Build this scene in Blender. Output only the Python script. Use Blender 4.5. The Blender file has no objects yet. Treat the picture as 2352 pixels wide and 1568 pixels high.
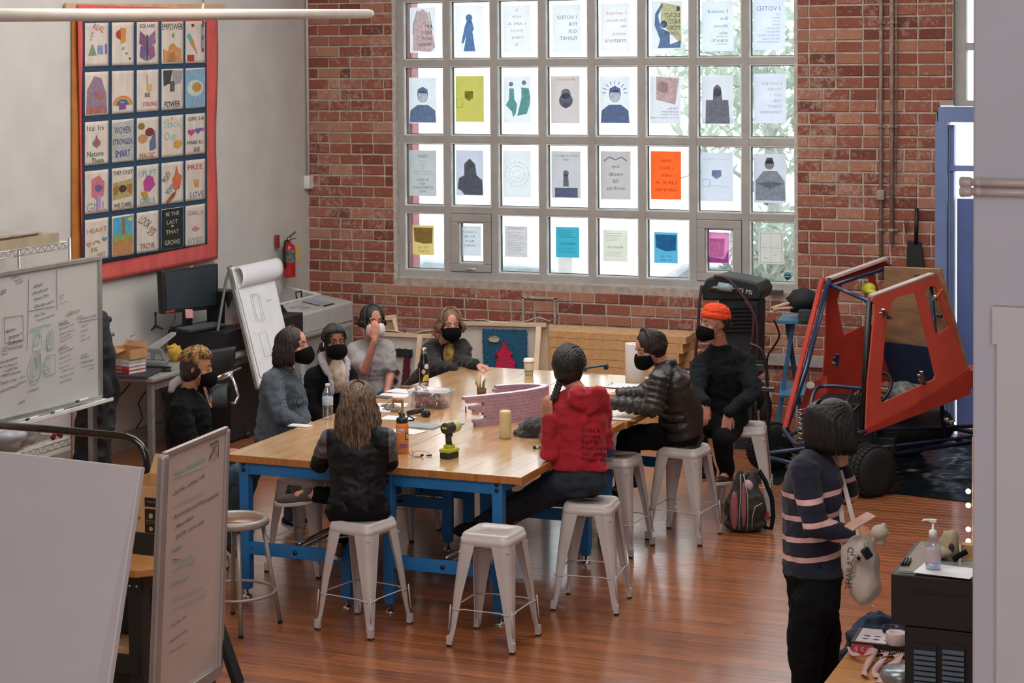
import bpy,bmesh,math,random
import numpy as np
from mathutils import Vector,Matrix,Euler
SC=bpy.context.scene
COL=SC.collection
rnd=random.Random(7)
PI=math.pi
H=3.2
F_PX,PX,PY=4525.45,1064.88,298.89
YAW,PITCH,ROLL=-0.40180264,-0.03524105,-0.00763001
cy_,sy_=math.cos(YAW),math.sin(YAW)
CF=Vector((sy_*math.cos(PITCH),cy_*math.cos(PITCH),math.sin(PITCH)))
r0=Vector((cy_,-sy_,0));u0=r0.cross(CF)
CR=r0*math.cos(ROLL)+u0*math.sin(ROLL)
CU=-r0*math.sin(ROLL)+u0*math.cos(ROLL)
cam_d=bpy.data.cameras.new('camera');cam=bpy.data.objects.new('camera',cam_d);COL.objects.link(cam)
cam.matrix_world=Matrix(((CR.x,CU.x,-CF.x,0),(CR.y,CU.y,-CF.y,0),(CR.z,CU.z,-CF.z,H),(0,0,0,1)))
cam_d.sensor_fit='HORIZONTAL';cam_d.sensor_width=36.0;cam_d.lens=F_PX/2352*36
cam_d.shift_x=(1176-PX)/2352;cam_d.shift_y=(PY-784)/2352
cam_d.clip_start=0.05;cam_d.clip_end=200
SC.camera=cam
SC.view_settings.view_transform='Standard';SC.view_settings.look='None'
SC.view_settings.gamma=1.0;SC.view_settings.use_curve_mapping=False
SC.view_settings.exposure=0.0
W=bpy.data.worlds.new('overcast_sky');SC.world=W;W.use_nodes=True
wn=W.node_tree.nodes;wl=W.node_tree.links;wn.clear()
wo=wn.new('ShaderNodeOutputWorld');wb=wn.new('ShaderNodeBackground')
wt=wn.new('ShaderNodeTexCoord');wm=wn.new('ShaderNodeSeparateXYZ');wr=wn.new('ShaderNodeValToRGB')
wl.new(wt.outputs['Generated'],wm.inputs[0]);wl.new(wm.outputs['Z'],wr.inputs[0])
wr.color_ramp.elements[0].color=(0.95,0.96,0.98,1);wr.color_ramp.elements[1].color=(0.80,0.90,1.0,1)
wl.new(wr.outputs[0],wb.inputs[0]);wb.inputs[1].default_value=4.2
wl.new(wb.outputs[0],wo.inputs[0])
def area_light(name,loc,tgt,sx,sy,power,color):
 d=bpy.data.lights.new(name,'AREA');d.shape='RECTANGLE';d.size=sx;d.size_y=sy
 d.energy=power;d.color=color
 o=bpy.data.objects.new(name,d);COL.objects.link(o);o.location=loc
 o.rotation_euler=(Vector(tgt)-Vector(loc)).to_track_quat('-Z','Y').to_euler()
 return o
area_light('ceiling_fill_front',(-4.6,12.6,5.55),(-4.6,12.6,0),6.0,3.6,330,(1.0,0.97,0.93))  # unseen ceiling area lamp added as soft fill over the benches
area_light('ceiling_fill_rear',(-3.4,6.6,5.55),(-5.4,10.6,0),5.0,3.2,300,(1.0,0.96,0.92))  # second ceiling fill, added nearer the camera and aimed at the benches
area_light('fill_behind_camera',(-1.0,-1.6,3.6),(-5.5,12,1.6),6.0,2.6,230,(0.98,0.97,1.0))  # unseen area fill added behind the camera, no window modelled there
def ray(px,py):return CF+CR*((px-PX)/F_PX)-CU*((py-PY)/F_PX)
def atz(px,py,z):d=ray(px,py);return Vector((0,0,H))+d*((z-H)/d.z)
def aty(px,py,y):d=ray(px,py);return Vector((0,0,H))+d*(y/d.y)
def atx(px,py,x):d=ray(px,py);return Vector((0,0,H))+d*(x/d.x)
def atplane(px,py,p,n):
 d=ray(px,py);o=Vector((0,0,H));return o+d*((Vector(p)-o).dot(n)/d.dot(n))
MATS={}
def srgb(c):
 if isinstance(c,str):c=tuple(int(c[i:i+2],16)for i in(0,2,4))
 f=lambda v:v/12.92 if v<=0.04045 else((v+0.055)/1.055)**2.4
 return tuple(f(v/255.0)for v in c[:3])+(1.0,)
def mat(name,col,rough=0.6,metal=0.0,var=0.08,vscale=8.0,bump=0.0,bscale=60.0,stretch=(1,1,1),col2=None,spec=0.5,coat=0.0,trans=0.0,alpha=1.0,rand=0.0,emit=0.0,sheen=0.0,transl=0.0,wave=None):
 key=name
 if key in MATS:return MATS[key]
 m=bpy.data.materials.new(name);m.use_nodes=True;n=m.node_tree.nodes;l=m.node_tree.links
 b=n['Principled BSDF'];c=srgb(col)
 b.inputs['Roughness'].default_value=rough;b.inputs['Metallic'].default_value=metal
 b.inputs['Specular IOR Level'].default_value=spec;b.inputs['Coat Weight'].default_value=coat
 b.inputs['Coat Roughness'].default_value=0.08
 b.inputs['Transmission Weight'].default_value=trans;b.inputs['Alpha'].default_value=alpha
 if sheen:b.inputs['Sheen Weight'].default_value=sheen;b.inputs['Sheen Roughness'].default_value=0.4
 if emit:b.inputs['Emission Color'].default_value=c;b.inputs['Emission Strength'].default_value=emit
 tc=n.new('ShaderNodeTexCoord');mp=n.new('ShaderNodeMapping');mp.inputs['Scale'].default_value=stretch
 l.new(tc.outputs['Object'],mp.inputs[0])
 nz=n.new('ShaderNodeTexNoise');nz.inputs['Scale'].default_value=vscale;nz.inputs['Detail'].default_value=4
 l.new(mp.outputs[0],nz.inputs['Vector'])
 mx=n.new('ShaderNodeMix');mx.data_type='RGBA'
 c2=srgb(col2)if col2 else tuple(max(0,v*(1-2.2*var))for v in c[:3])+(1,)
 c1=c if col2 else tuple(min(1,v*(1+var))for v in c[:3])+(1,)
 rm=n.new('ShaderNodeMapRange');rm.inputs[1].default_value=0.35;rm.inputs[2].default_value=0.68
 l.new(nz.outputs['Fac'],rm.inputs[0]);l.new(rm.outputs[0],mx.inputs[0])
 mx.inputs[6].default_value=c1;mx.inputs[7].default_value=c2
 out=mx.outputs[2]
 if rand:
  oi=n.new('ShaderNodeObjectInfo');hs=n.new('ShaderNodeHueSaturation')
  mr=n.new('ShaderNodeMapRange');mr.inputs[3].default_value=1-rand;mr.inputs[4].default_value=1+rand
  l.new(oi.outputs['Random'],mr.inputs[0]);l.new(mr.outputs[0],hs.inputs['Value']);l.new(out,hs.inputs['Color']);out=hs.outputs[0]
 l.new(out,b.inputs['Base Color'])
 if bump or wave:
  bp=n.new('ShaderNodeBump');bp.inputs['Distance'].default_value=0.01;bp.inputs['Strength'].default_value=bump or 0.5
  if wave:
   wv=n.new('ShaderNodeTexWave');wv.inputs['Scale'].default_value=wave[0];wv.bands_direction=wave[1]
   wv.inputs['Distortion'].default_value=0.6
   l.new(tc.outputs['Object'],wv.inputs['Vector']);l.new(wv.outputs['Fac'],bp.inputs['Height'])
  else:
   n2=n.new('ShaderNodeTexNoise');n2.inputs['Scale'].default_value=bscale;n2.inputs['Detail'].default_value=3
   l.new(mp.outputs[0],n2.inputs['Vector']);l.new(n2.outputs['Fac'],bp.inputs['Height'])
  l.new(bp.outputs[0],b.inputs['Normal'])
 if transl:
  tr=n.new('ShaderNodeBsdfTranslucent');ms=n.new('ShaderNodeMixShader');ms.inputs[0].default_value=transl
  l.new(out,tr.inputs[0]);l.new(b.outputs[0],ms.inputs[1]);l.new(tr.outputs[0],ms.inputs[2])
  l.new(ms.outputs[0],n['Material Output'].inputs[0])
 MATS[key]=m;return m
def glass_mat(name,tint=(0.96,0.98,0.98),gloss=0.08,rough=0.02):
 if name in MATS:return MATS[name]
 m=bpy.data.materials.new(name);m.use_nodes=True;n=m.node_tree.nodes;l=m.node_tree.links;n.clear()
 o=n.new('ShaderNodeOutputMaterial');t=n.new('ShaderNodeBsdfTransparent');g=n.new('ShaderNodeBsdfGlossy');x=n.new('ShaderNodeMixShader')
 t.inputs[0].default_value=tint+(1,);g.inputs['Roughness'].default_value=rough
 fr=n.new('ShaderNodeLayerWeight');fr.inputs[0].default_value=0.25
 mr=n.new('ShaderNodeMapRange');mr.inputs[3].default_value=gloss;mr.inputs[4].default_value=0.7
 l.new(fr.outputs['Facing'],mr.inputs[0]);l.new(mr.outputs[0],x.inputs[0])
 l.new(t.outputs[0],x.inputs[1]);l.new(g.outputs[0],x.inputs[2]);l.new(x.outputs[0],o.inputs[0])
 MATS[name]=m;return m
def basis(x=None,y=None,z=None,o=(0,0,0)):
 """Matrix whose columns are given directions; the missing one is the cross product."""
 x=Vector(x).normalized()if x is not None else None
 y=Vector(y).normalized()if y is not None else None
 z=Vector(z).normalized()if z is not None else None
 if x is None and y is None:
  t=Vector((0,0,1))if abs(z.z)<0.9 else Vector((1,0,0))
  x=t.cross(z).normalized()
 if z is None:z=x.cross(y).normalized();y=z.cross(x)
 elif x is None:x=y.cross(z).normalized();y=z.cross(x).normalized()
 elif y is None:y=z.cross(x).normalized();x=y.cross(z).normalized()
 m=Matrix((x,y,z)).transposed().to_4x4();m.translation=Vector(o);return m
class MB:
 def __init__(s,M=None):s.v=[];s.f=[];s.mi=[];s.M=M;s.cur=0;s.sm=[]
 def add(s,vs,fs,M=None,smooth=False):
  b=len(s.v)
  for p in vs:
   p=Vector(p)
   if M is not None:p=M@p
   if s.M is not None:p=s.M@p
   s.v.append(p)
  for f in fs:s.f.append([b+i for i in f]);s.mi.append(s.cur);s.sm.append(smooth)
  return s
 def box(s,c,size,M=None):
  x,y,z=(d/2 for d in size);cx,cy,cz=c
  vs=[(cx+i*x,cy+j*y,cz+k*z)for k in(-1,1)for j in(-1,1)for i in(-1,1)]
  return s.add(vs,[(0,2,3,1),(4,5,7,6),(0,1,5,4),(2,6,7,3),(0,4,6,2),(1,3,7,5)],M)
 def bar(s,p0,p1,w,h,up=(0,0,1)):
  p0=Vector(p0);p1=Vector(p1);d=p1-p0
  if abs(d.normalized().dot(Vector(up)))>0.99:up=(1,0,0)
  m=basis(x=d,z=Vector(up)-d*(Vector(up).dot(d)/d.length_squared),o=(p0+p1)/2)
  return s.box((0,0,0),(d.length,w,h),m)
 def hexa(s,p8):
  return s.add(p8,[(3,2,1,0),(4,5,6,7),(0,1,5,4),(1,2,6,5),(2,3,7,6),(3,0,4,7)])
 def slab(s,p0,p1,p2,p3,t):
  p=[Vector(q)for q in(p0,p1,p2,p3)];n=(p[1]-p[0]).cross(p[2]-p[0]).normalized()*t
  return s.hexa([q-n for q in p]+p)
 def prism(s,pts,t,M=None,z0=0.0):
  n=len(pts);vs=[(x,y,z0)for x,y in pts]+[(x,y,z0+t)for x,y in pts]
  fs=[tuple(range(n-1,-1,-1)),tuple(range(n,2*n))]+[(i,(i+1)%n,n+(i+1)%n,n+i)for i in range(n)]
  return s.add(vs,fs,M)
 def flat(s,pts,M=None,z=0.0):
  return s.add([(x,y,z)for x,y in pts],[tuple(range(len(pts)))],M)
 def tube(s,pts,r,n=8,cap=True,closed=False,sq=1.0,smooth=True):
  pts=[Vector(p)for p in pts];N=len(pts)
  rs=r if isinstance(r,(list,tuple))else[r]*N
  vs=[];prev=None
  for i,p in enumerate(pts):
   if closed:d=pts[(i+1)%N]-pts[i-1]
   else:d=pts[min(i+1,N-1)]-pts[max(i-1,0)]
   if d.length<1e-9:d=Vector((0,0,1))
   d.normalize()
   if prev is None:
    a=Vector((0,0,1))if abs(d.z)<0.9 else Vector((1,0,0));x=a.cross(d).normalized()
   else:
    x=(prev-d*prev.dot(d))
    x=x.normalized()if x.length>1e-6 else Vector((1,0,0)).cross(d).normalized()
   prev=x;y=d.cross(x)
   for k in range(n):
    a=2*PI*k/n;vs.append(p+x*(math.cos(a)*rs[i])+y*(math.sin(a)*rs[i]*sq))
  fs=[]
  for i in range(N if closed else N-1):
   j=(i+1)%N
   for k in range(n):
    k2=(k+1)%n;fs.append((i*n+k,i*n+k2,j*n+k2,j*n+k))
  if cap and not closed:fs.append(tuple(range(n-1,-1,-1)));fs.append(tuple((N-1)*n+k for k in range(n)))
  return s.add(vs,fs,None,smooth)
 def lathe(s,prof,M=None,n=20,smooth=True,sx=1.0,sy=1.0):
  vs=[];fs=[];N=len(prof)
  for r,z in prof:
   for k in range(n):a=2*PI*k/n;vs.append((r*math.cos(a)*sx,r*math.sin(a)*sy,z))
  for i in range(N-1):
   for k in range(n):k2=(k+1)%n;fs.append((i*n+k,i*n+k2,(i+1)*n+k2,(i+1)*n+k))
  if prof[0][0]>1e-5:fs.append(tuple(range(n-1,-1,-1)))
  if prof[-1][0]>1e-5:fs.append(tuple((N-1)*n+k for k in range(n)))
  return s.add(vs,fs,M,smooth)
 def ell(s,c,r,M=None,nu=14,nv=9):
  if not isinstance(r,(tuple,list)):r=(r,r,r)
  vs=[(c[0],c[1],c[2]-r[2])]
  for j in range(1,nv):
   t=-PI/2+PI*j/nv
   for k in range(nu):a=2*PI*k/nu;vs.append((c[0]+r[0]*math.cos(t)*math.cos(a),c[1]+r[1]*math.cos(t)*math.sin(a),c[2]+r[2]*math.sin(t)))
  vs.append((c[0],c[1],c[2]+r[2]));L=len(vs)-1
  fs=[(0,1+(k+1)%nu,1+k)for k in range(nu)]
  for j in range(nv-2):
   for k in range(nu):k2=(k+1)%nu;a=1+j*nu;fs.append((a+k,a+k2,a+nu+k2,a+nu+k))
  a=1+(nv-2)*nu;fs+=[(a+k,a+(k+1)%nu,L)for k in range(nu)]
  return s.add(vs,fs,M,True)
 def cap(s,p0,p1,r0,r1=None,n=12):
  """tapered capsule with round ends"""
  p0=Vector(p0);p1=Vector(p1);r1=r0 if r1 is None else r1;d=p1-p0
  if d.length<1e-6:return s.ell(p0,r0)
  m=basis(z=d,o=p0);L=d.length;prof=[]
  for j in range(5):t=-PI/2+PI/2*j/4;prof.append((max(r0*math.cos(t),0),r0*math.sin(t)))
  for j in range(5):t=PI/2*j/4;prof.append((max(r1*math.cos(t),0),L+r1*math.sin(t)))
  return s.lathe(prof,m,n)
 def chain(s,pts,rs,n=12):
  for i in range(len(pts)-1):s.cap(pts[i],pts[i+1],rs[i],rs[i+1],n)
  return s
 def grid(s,nu,nv,fn,smooth=True,thick=0.0):
  vs=[Vector(fn(i/(nu-1),j/(nv-1)))for j in range(nv)for i in range(nu)]
  fs=[(j*nu+i,j*nu+i+1,(j+1)*nu+i+1,(j+1)*nu+i)for j in range(nv-1)for i in range(nu-1)]
  return s.add(vs,fs,None,smooth)
def make_mesh(mb,name,mats):
 me=bpy.data.meshes.new(name)
 me.from_pydata([tuple(v)for v in mb.v],[],mb.f)
 for m in(mats if isinstance(mats,(list,tuple))else[mats]):me.materials.append(m)
 me.polygons.foreach_set('material_index',mb.mi);me.polygons.foreach_set('use_smooth',mb.sm);me.update()
 return me
MW={}
def thing(name,label,cat,loc=(0,0,0),rz=0.0,group=None,M=None):
 o=bpy.data.objects.new(name,None);COL.objects.link(o);o.empty_display_size=0.1
 M=M if M is not None else Matrix.Translation(Vector(loc))@Matrix.Rotation(rz,4,'Z')
 o.matrix_world=M;MW[o]=M.copy();o['label']=label;o['category']=cat
 if group:o['group']=group
 return o
def tag(o,label,cat,group=None,kind=None):
 if label:o['label']=label
 if cat:o['category']=cat
 if group:o['group']=group
 if kind:o['kind']=kind
 return o
def obj(name,mb,m,parent=None,local=False,bevel=0.0,seg=2,solid=0.0,subd=0,label=None,kind=None):
 """links the builder as one mesh; world coordinates unless local"""
 if parent is not None and not local:
  r=MW[parent].inverted();mb.v=[r@v for v in mb.v]
 me=make_mesh(mb,name,m);o=bpy.data.objects.new(name,me);COL.objects.link(o)
 if parent is not None:
  o.parent=parent;MW[o]=MW[parent]
 else:MW[o]=Matrix.Identity(4)
 if solid:
  k=o.modifiers.new('thickness','SOLIDIFY');k.thickness=solid;k.offset=0
 if subd:
  k=o.modifiers.new('smooth','SUBSURF');k.levels=subd;k.render_levels=subd
 if bevel:
  k=o.modifiers.new('edges','BEVEL');k.width=bevel;k.segments=seg;k.limit_method='ANGLE';k.angle_limit=math.radians(35)
  k.harden_normals=False
 if label:o['label']=label
 if kind:o['kind']=kind
 return o
def base_obj(name,mb,m,label,cat,group=None,loc=None,**kw):
 """a thing that is a single mesh, its origin at its base"""
 v=np.array([tuple(p)for p in mb.v]);c=Vector(loc)if loc is not None else Vector(((v[:,0].min()+v[:,0].max())/2,(v[:,1].min()+v[:,1].max())/2,v[:,2].min()))
 mb.v=[p-c for p in mb.v];o=obj(name,mb,m,local=True,**kw);o.location=c;MW[o]=Matrix.Translation(c)
 tag(o,label,cat,group);return o
def copy_tree(o,parent=None):
 c=o.copy();COL.objects.link(c)
 if parent is not None:c.parent=parent
 for ch in list(o.children):copy_tree(ch,c)
 return c
FONT_CACHE={}
def text_verts(s):
 if s in FONT_CACHE:return FONT_CACHE[s]
 cu=bpy.data.curves.new('lettering','FONT');cu.body=s;cu.size=1.0;cu.resolution_u=2;cu.align_x='CENTER';cu.align_y='CENTER'
 cu.space_line=0.9
 o=bpy.data.objects.new('lettering',cu);COL.objects.link(o)
 dg=bpy.context.evaluated_depsgraph_get();me=o.evaluated_get(dg).to_mesh()
 vs=[v.co.copy()for v in me.vertices];fs=[tuple(p.vertices)for p in me.polygons]
 bpy.data.objects.remove(o);bpy.data.curves.remove(cu)
 FONT_CACHE[s]=(vs,fs);return FONT_CACHE[s]
def put_text(mb,s,M,size=None,width=None,height=None,mirror=False,slant=0.0,bold=0.0):
 """lettering lying in the xy plane of M, centred"""
 vs,fs=text_verts(s)
 if not vs:return
 xs=[v.x for v in vs];ys=[v.y for v in vs];w=max(xs)-min(xs);h=max(ys)-min(ys)
 cx=(max(xs)+min(xs))/2;cyy=(max(ys)+min(ys))/2
 k=size or 1.0;kx=ky=k
 if width:kx=ky=width/max(w,1e-6)
 if height:ky=height/max(h,1e-6)
 if height and not width:kx=ky
 sg=-1 if mirror else 1
 for dx in((0,)if not bold else(-bold,0,bold)):
  mb.add([((v.x-cx)*kx*sg+(v.y-cyy)*ky*slant+dx,(v.y-cyy)*ky,0)for v in vs],fs,M)
def fin_mesh(o):
 """bakes an object's modifiers into its mesh"""
 dg=bpy.context.evaluated_depsgraph_get();e=o.evaluated_get(dg);me=bpy.data.meshes.new_from_object(e)
 old=o.data;o.modifiers.clear();o.data=me;me.name=old.name;return o
#  the room
YW=17.2
XC=aty(706,300,YW).x
CEIL=5.6
XR=3.2
YB=-2.0
M_plaster=mat('white_plaster','c6c3bf',0.85,var=0.03,vscale=3,bump=0.25,bscale=45)
M_mortar=mat('mortar','b5a89e',0.95,var=0.12,vscale=14,bump=0.6,bscale=90)
M_sub=mat('subfloor','6a3a20',0.7)
fl=obj('floor',MB().box(((XC+XR)/2,(YB+YW)/2,-0.06),(XR-XC+0.4,YW-YB+0.4,0.08)),M_sub,kind='structure')
def wood_floor():
 m=bpy.data.materials.new('oiled_fir_floor');m.use_nodes=True;n=m.node_tree.nodes;l=m.node_tree.links;b=n['Principled BSDF']
 tc=n.new('ShaderNodeTexCoord');oi=n.new('ShaderNodeObjectInfo');mp=n.new('ShaderNodeMapping');mp.inputs['Scale'].default_value=(1.2,26,26)
 va=n.new('ShaderNodeVectorMath');va.operation='ADD';l.new(tc.outputs['Object'],va.inputs[0]);l.new(oi.outputs['Location'],va.inputs[1])
 l.new(va.outputs[0],mp.inputs[0])
 nz=n.new('ShaderNodeTexNoise');nz.inputs['Scale'].default_value=2.0;nz.inputs['Detail'].default_value=5;l.new(mp.outputs[0],nz.inputs['Vector'])
 rp=n.new('ShaderNodeValToRGB');e=rp.color_ramp.elements;e[0].position=0.3;e[0].color=srgb('743a1c');e[1].position=0.72;e[1].color=srgb('ad6a38')
 l.new(nz.outputs['Fac'],rp.inputs[0])
 wn_=n.new('ShaderNodeTexWhiteNoise');wn_.noise_dimensions='3D';l.new(oi.outputs['Location'],wn_.inputs[0])
 hs=n.new('ShaderNodeHueSaturation');mr=n.new('ShaderNodeMapRange');mr.inputs[3].default_value=0.80;mr.inputs[4].default_value=1.22
 l.new(wn_.outputs['Value'],mr.inputs[0]);l.new(mr.outputs[0],hs.inputs['Value']);l.new(rp.outputs[0],hs.inputs['Color']);l.new(hs.outputs[0],b.inputs['Base Color'])
 b.inputs['Roughness'].default_value=0.36;b.inputs['Coat Weight'].default_value=1.0;b.inputs['Coat IOR'].default_value=1.6
 n3=n.new('ShaderNodeTexNoise');n3.inputs['Scale'].default_value=5;l.new(va.outputs[0],n3.inputs['Vector'])
 m3=n.new('ShaderNodeMapRange');m3.inputs[3].default_value=0.10;m3.inputs[4].default_value=0.22;l.new(n3.outputs['Fac'],m3.inputs[0]);l.new(m3.outputs[0],b.inputs['Coat Roughness'])
 bp=n.new('ShaderNodeBump');bp.inputs['Strength'].default_value=0.12;bp.inputs['Distance'].default_value=0.004;l.new(nz.outputs['Fac'],bp.inputs['Height']);l.new(bp.outputs[0],b.inputs['Normal']);l.new(bp.outputs[0],b.inputs['Coat Normal'])
 return m
M_floor=wood_floor()
BW=0.083
def board_mesh(L):
 w=BW-0.0006;c=0.0006;b=MB()
 prof=[(-w/2,-0.02),(w/2,-0.02),(w/2,-c),(w/2-c,0),(-w/2+c,0),(-w/2,-c)]
 vs=[(-L/2,y,z)for y,z in prof]+[(L/2,y,z)for y,z in prof];n=6
 b.add(vs,[tuple(range(n)),tuple(range(2*n-1,n-1,-1))]+[(i,n+i,n+(i+1)%n,(i+1)%n)for i in range(n)])
 return make_mesh(b,'floorboard',M_floor)
LENS=(1.2,1.8,2.4,3.0);bms=[board_mesh(L-0.0015)for L in LENS]
cand=[];y=7.9
while y<YW:
 x=XC-rnd.uniform(0,2.0)
 while x<XR:
  k=rnd.randrange(4);cand.append((x+LENS[k]/2,y,k));x+=LENS[k]
 y+=BW
near=[c for c in cand if-6.9<c[0]<-0.9 and c[1]<14.2]
near.sort(key=lambda c:(c[1]+0.4*abs(c[0]+3.2)));parts_=set(near[:300]);rest=MB()
for c in cand:
 if c in parts_:
  o=bpy.data.objects.new('floorboard',bms[c[2]]);COL.objects.link(o);o.parent=fl;o.location=(c[0],c[1],0);MW[o]=MW[fl]
 else:
  me=bms[c[2]];rest.add([v.co for v in me.vertices],[tuple(p.vertices)for p in me.polygons],Matrix.Translation((c[0],c[1],0)))
obj('floorboards_rest',rest,M_floor,fl,kind='stuff').name='floorboards'
b=MB()
b.box(((XC+XR)/2,(YB+7.8)/2,-0.012),(XR-XC,7.8-YB,0.024))
obj('floor_front',b,M_floor,fl).name='plank_field'
obj('ceiling',MB().box(((XC+XR)/2,(YB+YW)/2,CEIL+0.05),(XR-XC+0.4,YW-YB+0.4,0.1)),M_plaster,kind='structure')
obj('wall_left',MB().box((XC-0.1,(YB+YW)/2,CEIL/2),(0.2,YW-YB+0.4,CEIL)),M_plaster,kind='structure')
obj('wall_right',MB().box((XR+0.1,(YB+YW)/2,CEIL/2),(0.2,YW-YB+0.4,CEIL)),M_plaster,kind='structure')
obj('wall_rear',MB().box(((XC+XR)/2,YB-0.1,CEIL/2),(XR-XC+0.4,0.2,CEIL)),M_plaster,kind='structure')
def X_(px,py=300):return aty(px,py,YW).x
def Z_(px,py):return aty(px,py,YW).z
WX0,WX1=X_(903,400),X_(1831,400)
WZ0=(Z_(905,641)+Z_(1829,671))/2;WZ1=4.75
W2X0=X_(2189,120);W2Z0=Z_(2195,243)
DX0=X_(2151,600);DZ1=Z_(2151,275)
DX1=DX0+1.15
OPEN=[(WX0,WX1,WZ0,WZ1),(W2X0,W2X0+1.3,W2Z0,WZ1),(DX0,DX1,-1,DZ1),(DX0+0.03,DX1,-1,W2Z0)]
bw=MB()
def slabs(x0,x1,z0,z1):bw.box(((x0+x1)/2,YW+0.118,(z0+z1)/2),(x1-x0,0.22,z1-z0))
slabs(XC-0.1,WX0,0,CEIL);slabs(WX0,WX1,0,WZ0);slabs(WX0,WX1,WZ1,CEIL)
slabs(WX1,DX0,0,CEIL);slabs(DX0,W2X0,W2Z0,CEIL);slabs(W2X0,W2X0+1.3,WZ1,CEIL)
slabs(W2X0+1.3,XR,W2Z0,CEIL);slabs(DX1,XR,0,W2Z0)
wall=obj('wall_back',bw,M_mortar,kind='structure')
def brick_mat():
 m=bpy.data.materials.new('red_brick');m.use_nodes=True;n=m.node_tree.nodes;l=m.node_tree.links;b=n['Principled BSDF']
 tc=n.new('ShaderNodeTexCoord');gp=n.new('ShaderNodeNewGeometry');oi=n.new('ShaderNodeObjectInfo')
 wn_=n.new('ShaderNodeTexWhiteNoise');l.new(oi.outputs['Location'],wn_.inputs[0])
 rp=n.new('ShaderNodeValToRGB');e=rp.color_ramp.elements;e[0].color=srgb('6e3c30');e[1].color=srgb('a87a62')
 for p,c in((0.3,'8a4d3d'),(0.55,'8f5544'),(0.8,'9b6350')):k=e.new(p);k.color=srgb(c)
 l.new(wn_.outputs['Value'],rp.inputs[0])
 nz=n.new('ShaderNodeTexNoise');nz.inputs['Scale'].default_value=22;nz.inputs['Detail'].default_value=6;nz.inputs['Roughness'].default_value=0.7;l.new(gp.outputs['Position'],nz.inputs['Vector'])
 big=n.new('ShaderNodeTexNoise');big.inputs['Scale'].default_value=1.1;big.inputs['Detail'].default_value=2;l.new(gp.outputs['Position'],big.inputs['Vector'])
 ad=n.new('ShaderNodeMath');ad.operation='MULTIPLY_ADD';ad.inputs[1].default_value=0.55;l.new(big.outputs['Fac'],ad.inputs[0]);l.new(nz.outputs['Fac'],ad.inputs[2])
 mr=n.new('ShaderNodeMapRange');mr.inputs[1].default_value=0.80;mr.inputs[2].default_value=0.98;mr.inputs[4].default_value=0.75;l.new(ad.outputs[0],mr.inputs[0])
 mx=n.new('ShaderNodeMix');mx.data_type='RGBA';l.new(mr.outputs[0],mx.inputs[0]);l.new(rp.outputs[0],mx.inputs[6]);mx.inputs[7].default_value=srgb('b09a8c')
 n2=n.new('ShaderNodeTexNoise');n2.inputs['Scale'].default_value=60;l.new(gp.outputs['Position'],n2.inputs['Vector'])
 hv=n.new('ShaderNodeHueSaturation');m2=n.new('ShaderNodeMapRange');m2.inputs[3].default_value=0.7;m2.inputs[4].default_value=1.35;l.new(n2.outputs['Fac'],m2.inputs[0]);l.new(m2.outputs[0],hv.inputs['Value']);l.new(mx.outputs[2],hv.inputs['Color'])
 l.new(hv.outputs[0],b.inputs['Base Color']);b.inputs['Roughness'].default_value=0.9
 bp=n.new('ShaderNodeBump');bp.inputs['Strength'].default_value=0.5;bp.inputs['Distance'].default_value=0.006;l.new(nz.outputs['Fac'],bp.inputs['Height']);l.new(bp.outputs[0],b.inputs['Normal'])
 return m
M_brick=brick_mat()
CH=0.1046;CL=0.2373;J=0.017
def brick_mesh(L,seed):
 r=random.Random(seed);h=CH-J;w=L-J*0.8;c=0.005
 j=lambda s=0.0022:r.uniform(-s,s)
 fr=[(-w/2+c+j(),-0.012,-h/2+c+j()),(w/2-c+j(),-0.012+j(),-h/2+c+j()),(w/2-c+j(),-0.012,h/2-c+j()),(-w/2+c+j(),-0.012+j(),h/2-c+j())]
 md=[(-w/2+j(),-0.006,-h/2+j()),(w/2+j(),-0.006,-h/2+j()),(w/2+j(),-0.006,h/2+j()),(-w/2+j(),-0.006,h/2+j())]
 bk=[(x,0.03,z)for x,_,z in md]
 b=MB();fs=[(0,1,2,3)]+[(i,4+i,4+(i+1)%4,(i+1)%4)for i in range(4)]+[(4+i,8+i,8+(i+1)%4,4+(i+1)%4)for i in range(4)]
 b.add(fr+md+bk,fs);return make_mesh(b,'brick',M_brick)
BR={('f',k):brick_mesh(CL,k)for k in range(6)};BR.update({('h',k):brick_mesh(CL/2,20+k)for k in range(3)})
cut_cache={}
bricks=[];row=0;z=CH/2
def blocked(x0,x1,z0,z1):
 segs=[(x0,x1)]
 for(a,b_,c,d)in OPEN:
  if z1>c+0.03 and z0<d-0.03:
   ns=[]
   for s0,s1 in segs:
    if b_<=s0 or a>=s1:ns.append((s0,s1));continue
    if a>s0:ns.append((s0,a))
    if b_<s1:ns.append((b_,s1))
   segs=ns
 return[s for s in segs if s[1]-s[0]>0.03]
while z<CEIL:
 x=XC-(CL/2 if row%2 else 0)+rnd.uniform(-0.006,0.006)
 while x<XR-0.2:
  r_=rnd.random();L=CL if r_>0.06 else CL/2
  for s0,s1 in blocked(max(x,XC+0.004),x+L,z-CH/2,z+CH/2):bricks.append((s0,s1,z))
  x+=L
 z+=CH;row+=1
def on_view(x,z):
 P=Vector((x,YW,z-H));w=P.dot(CF);px=PX+F_PX*P.dot(CR)/w;py=PY-F_PX*P.dot(CU)/w
 return px,py
vis=[];other=[]
for b_ in bricks:
 px,py=on_view((b_[0]+b_[1])/2,b_[2])
 good=700<px<2200 and 0<py<1000 and not(1830<px<2150 and py>700)and not(px<905 and py>680)and not(905<=px<1250 and py>745)and not(1250<=px<1600 and py>775)and not(1600<=px<1760 and py>640)
 (vis if good and b_[1]-b_[0]>0.09 else other).append((abs(px-1900)+abs(py-500)*0.3,b_))
vis.sort();rest=MB()
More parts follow.
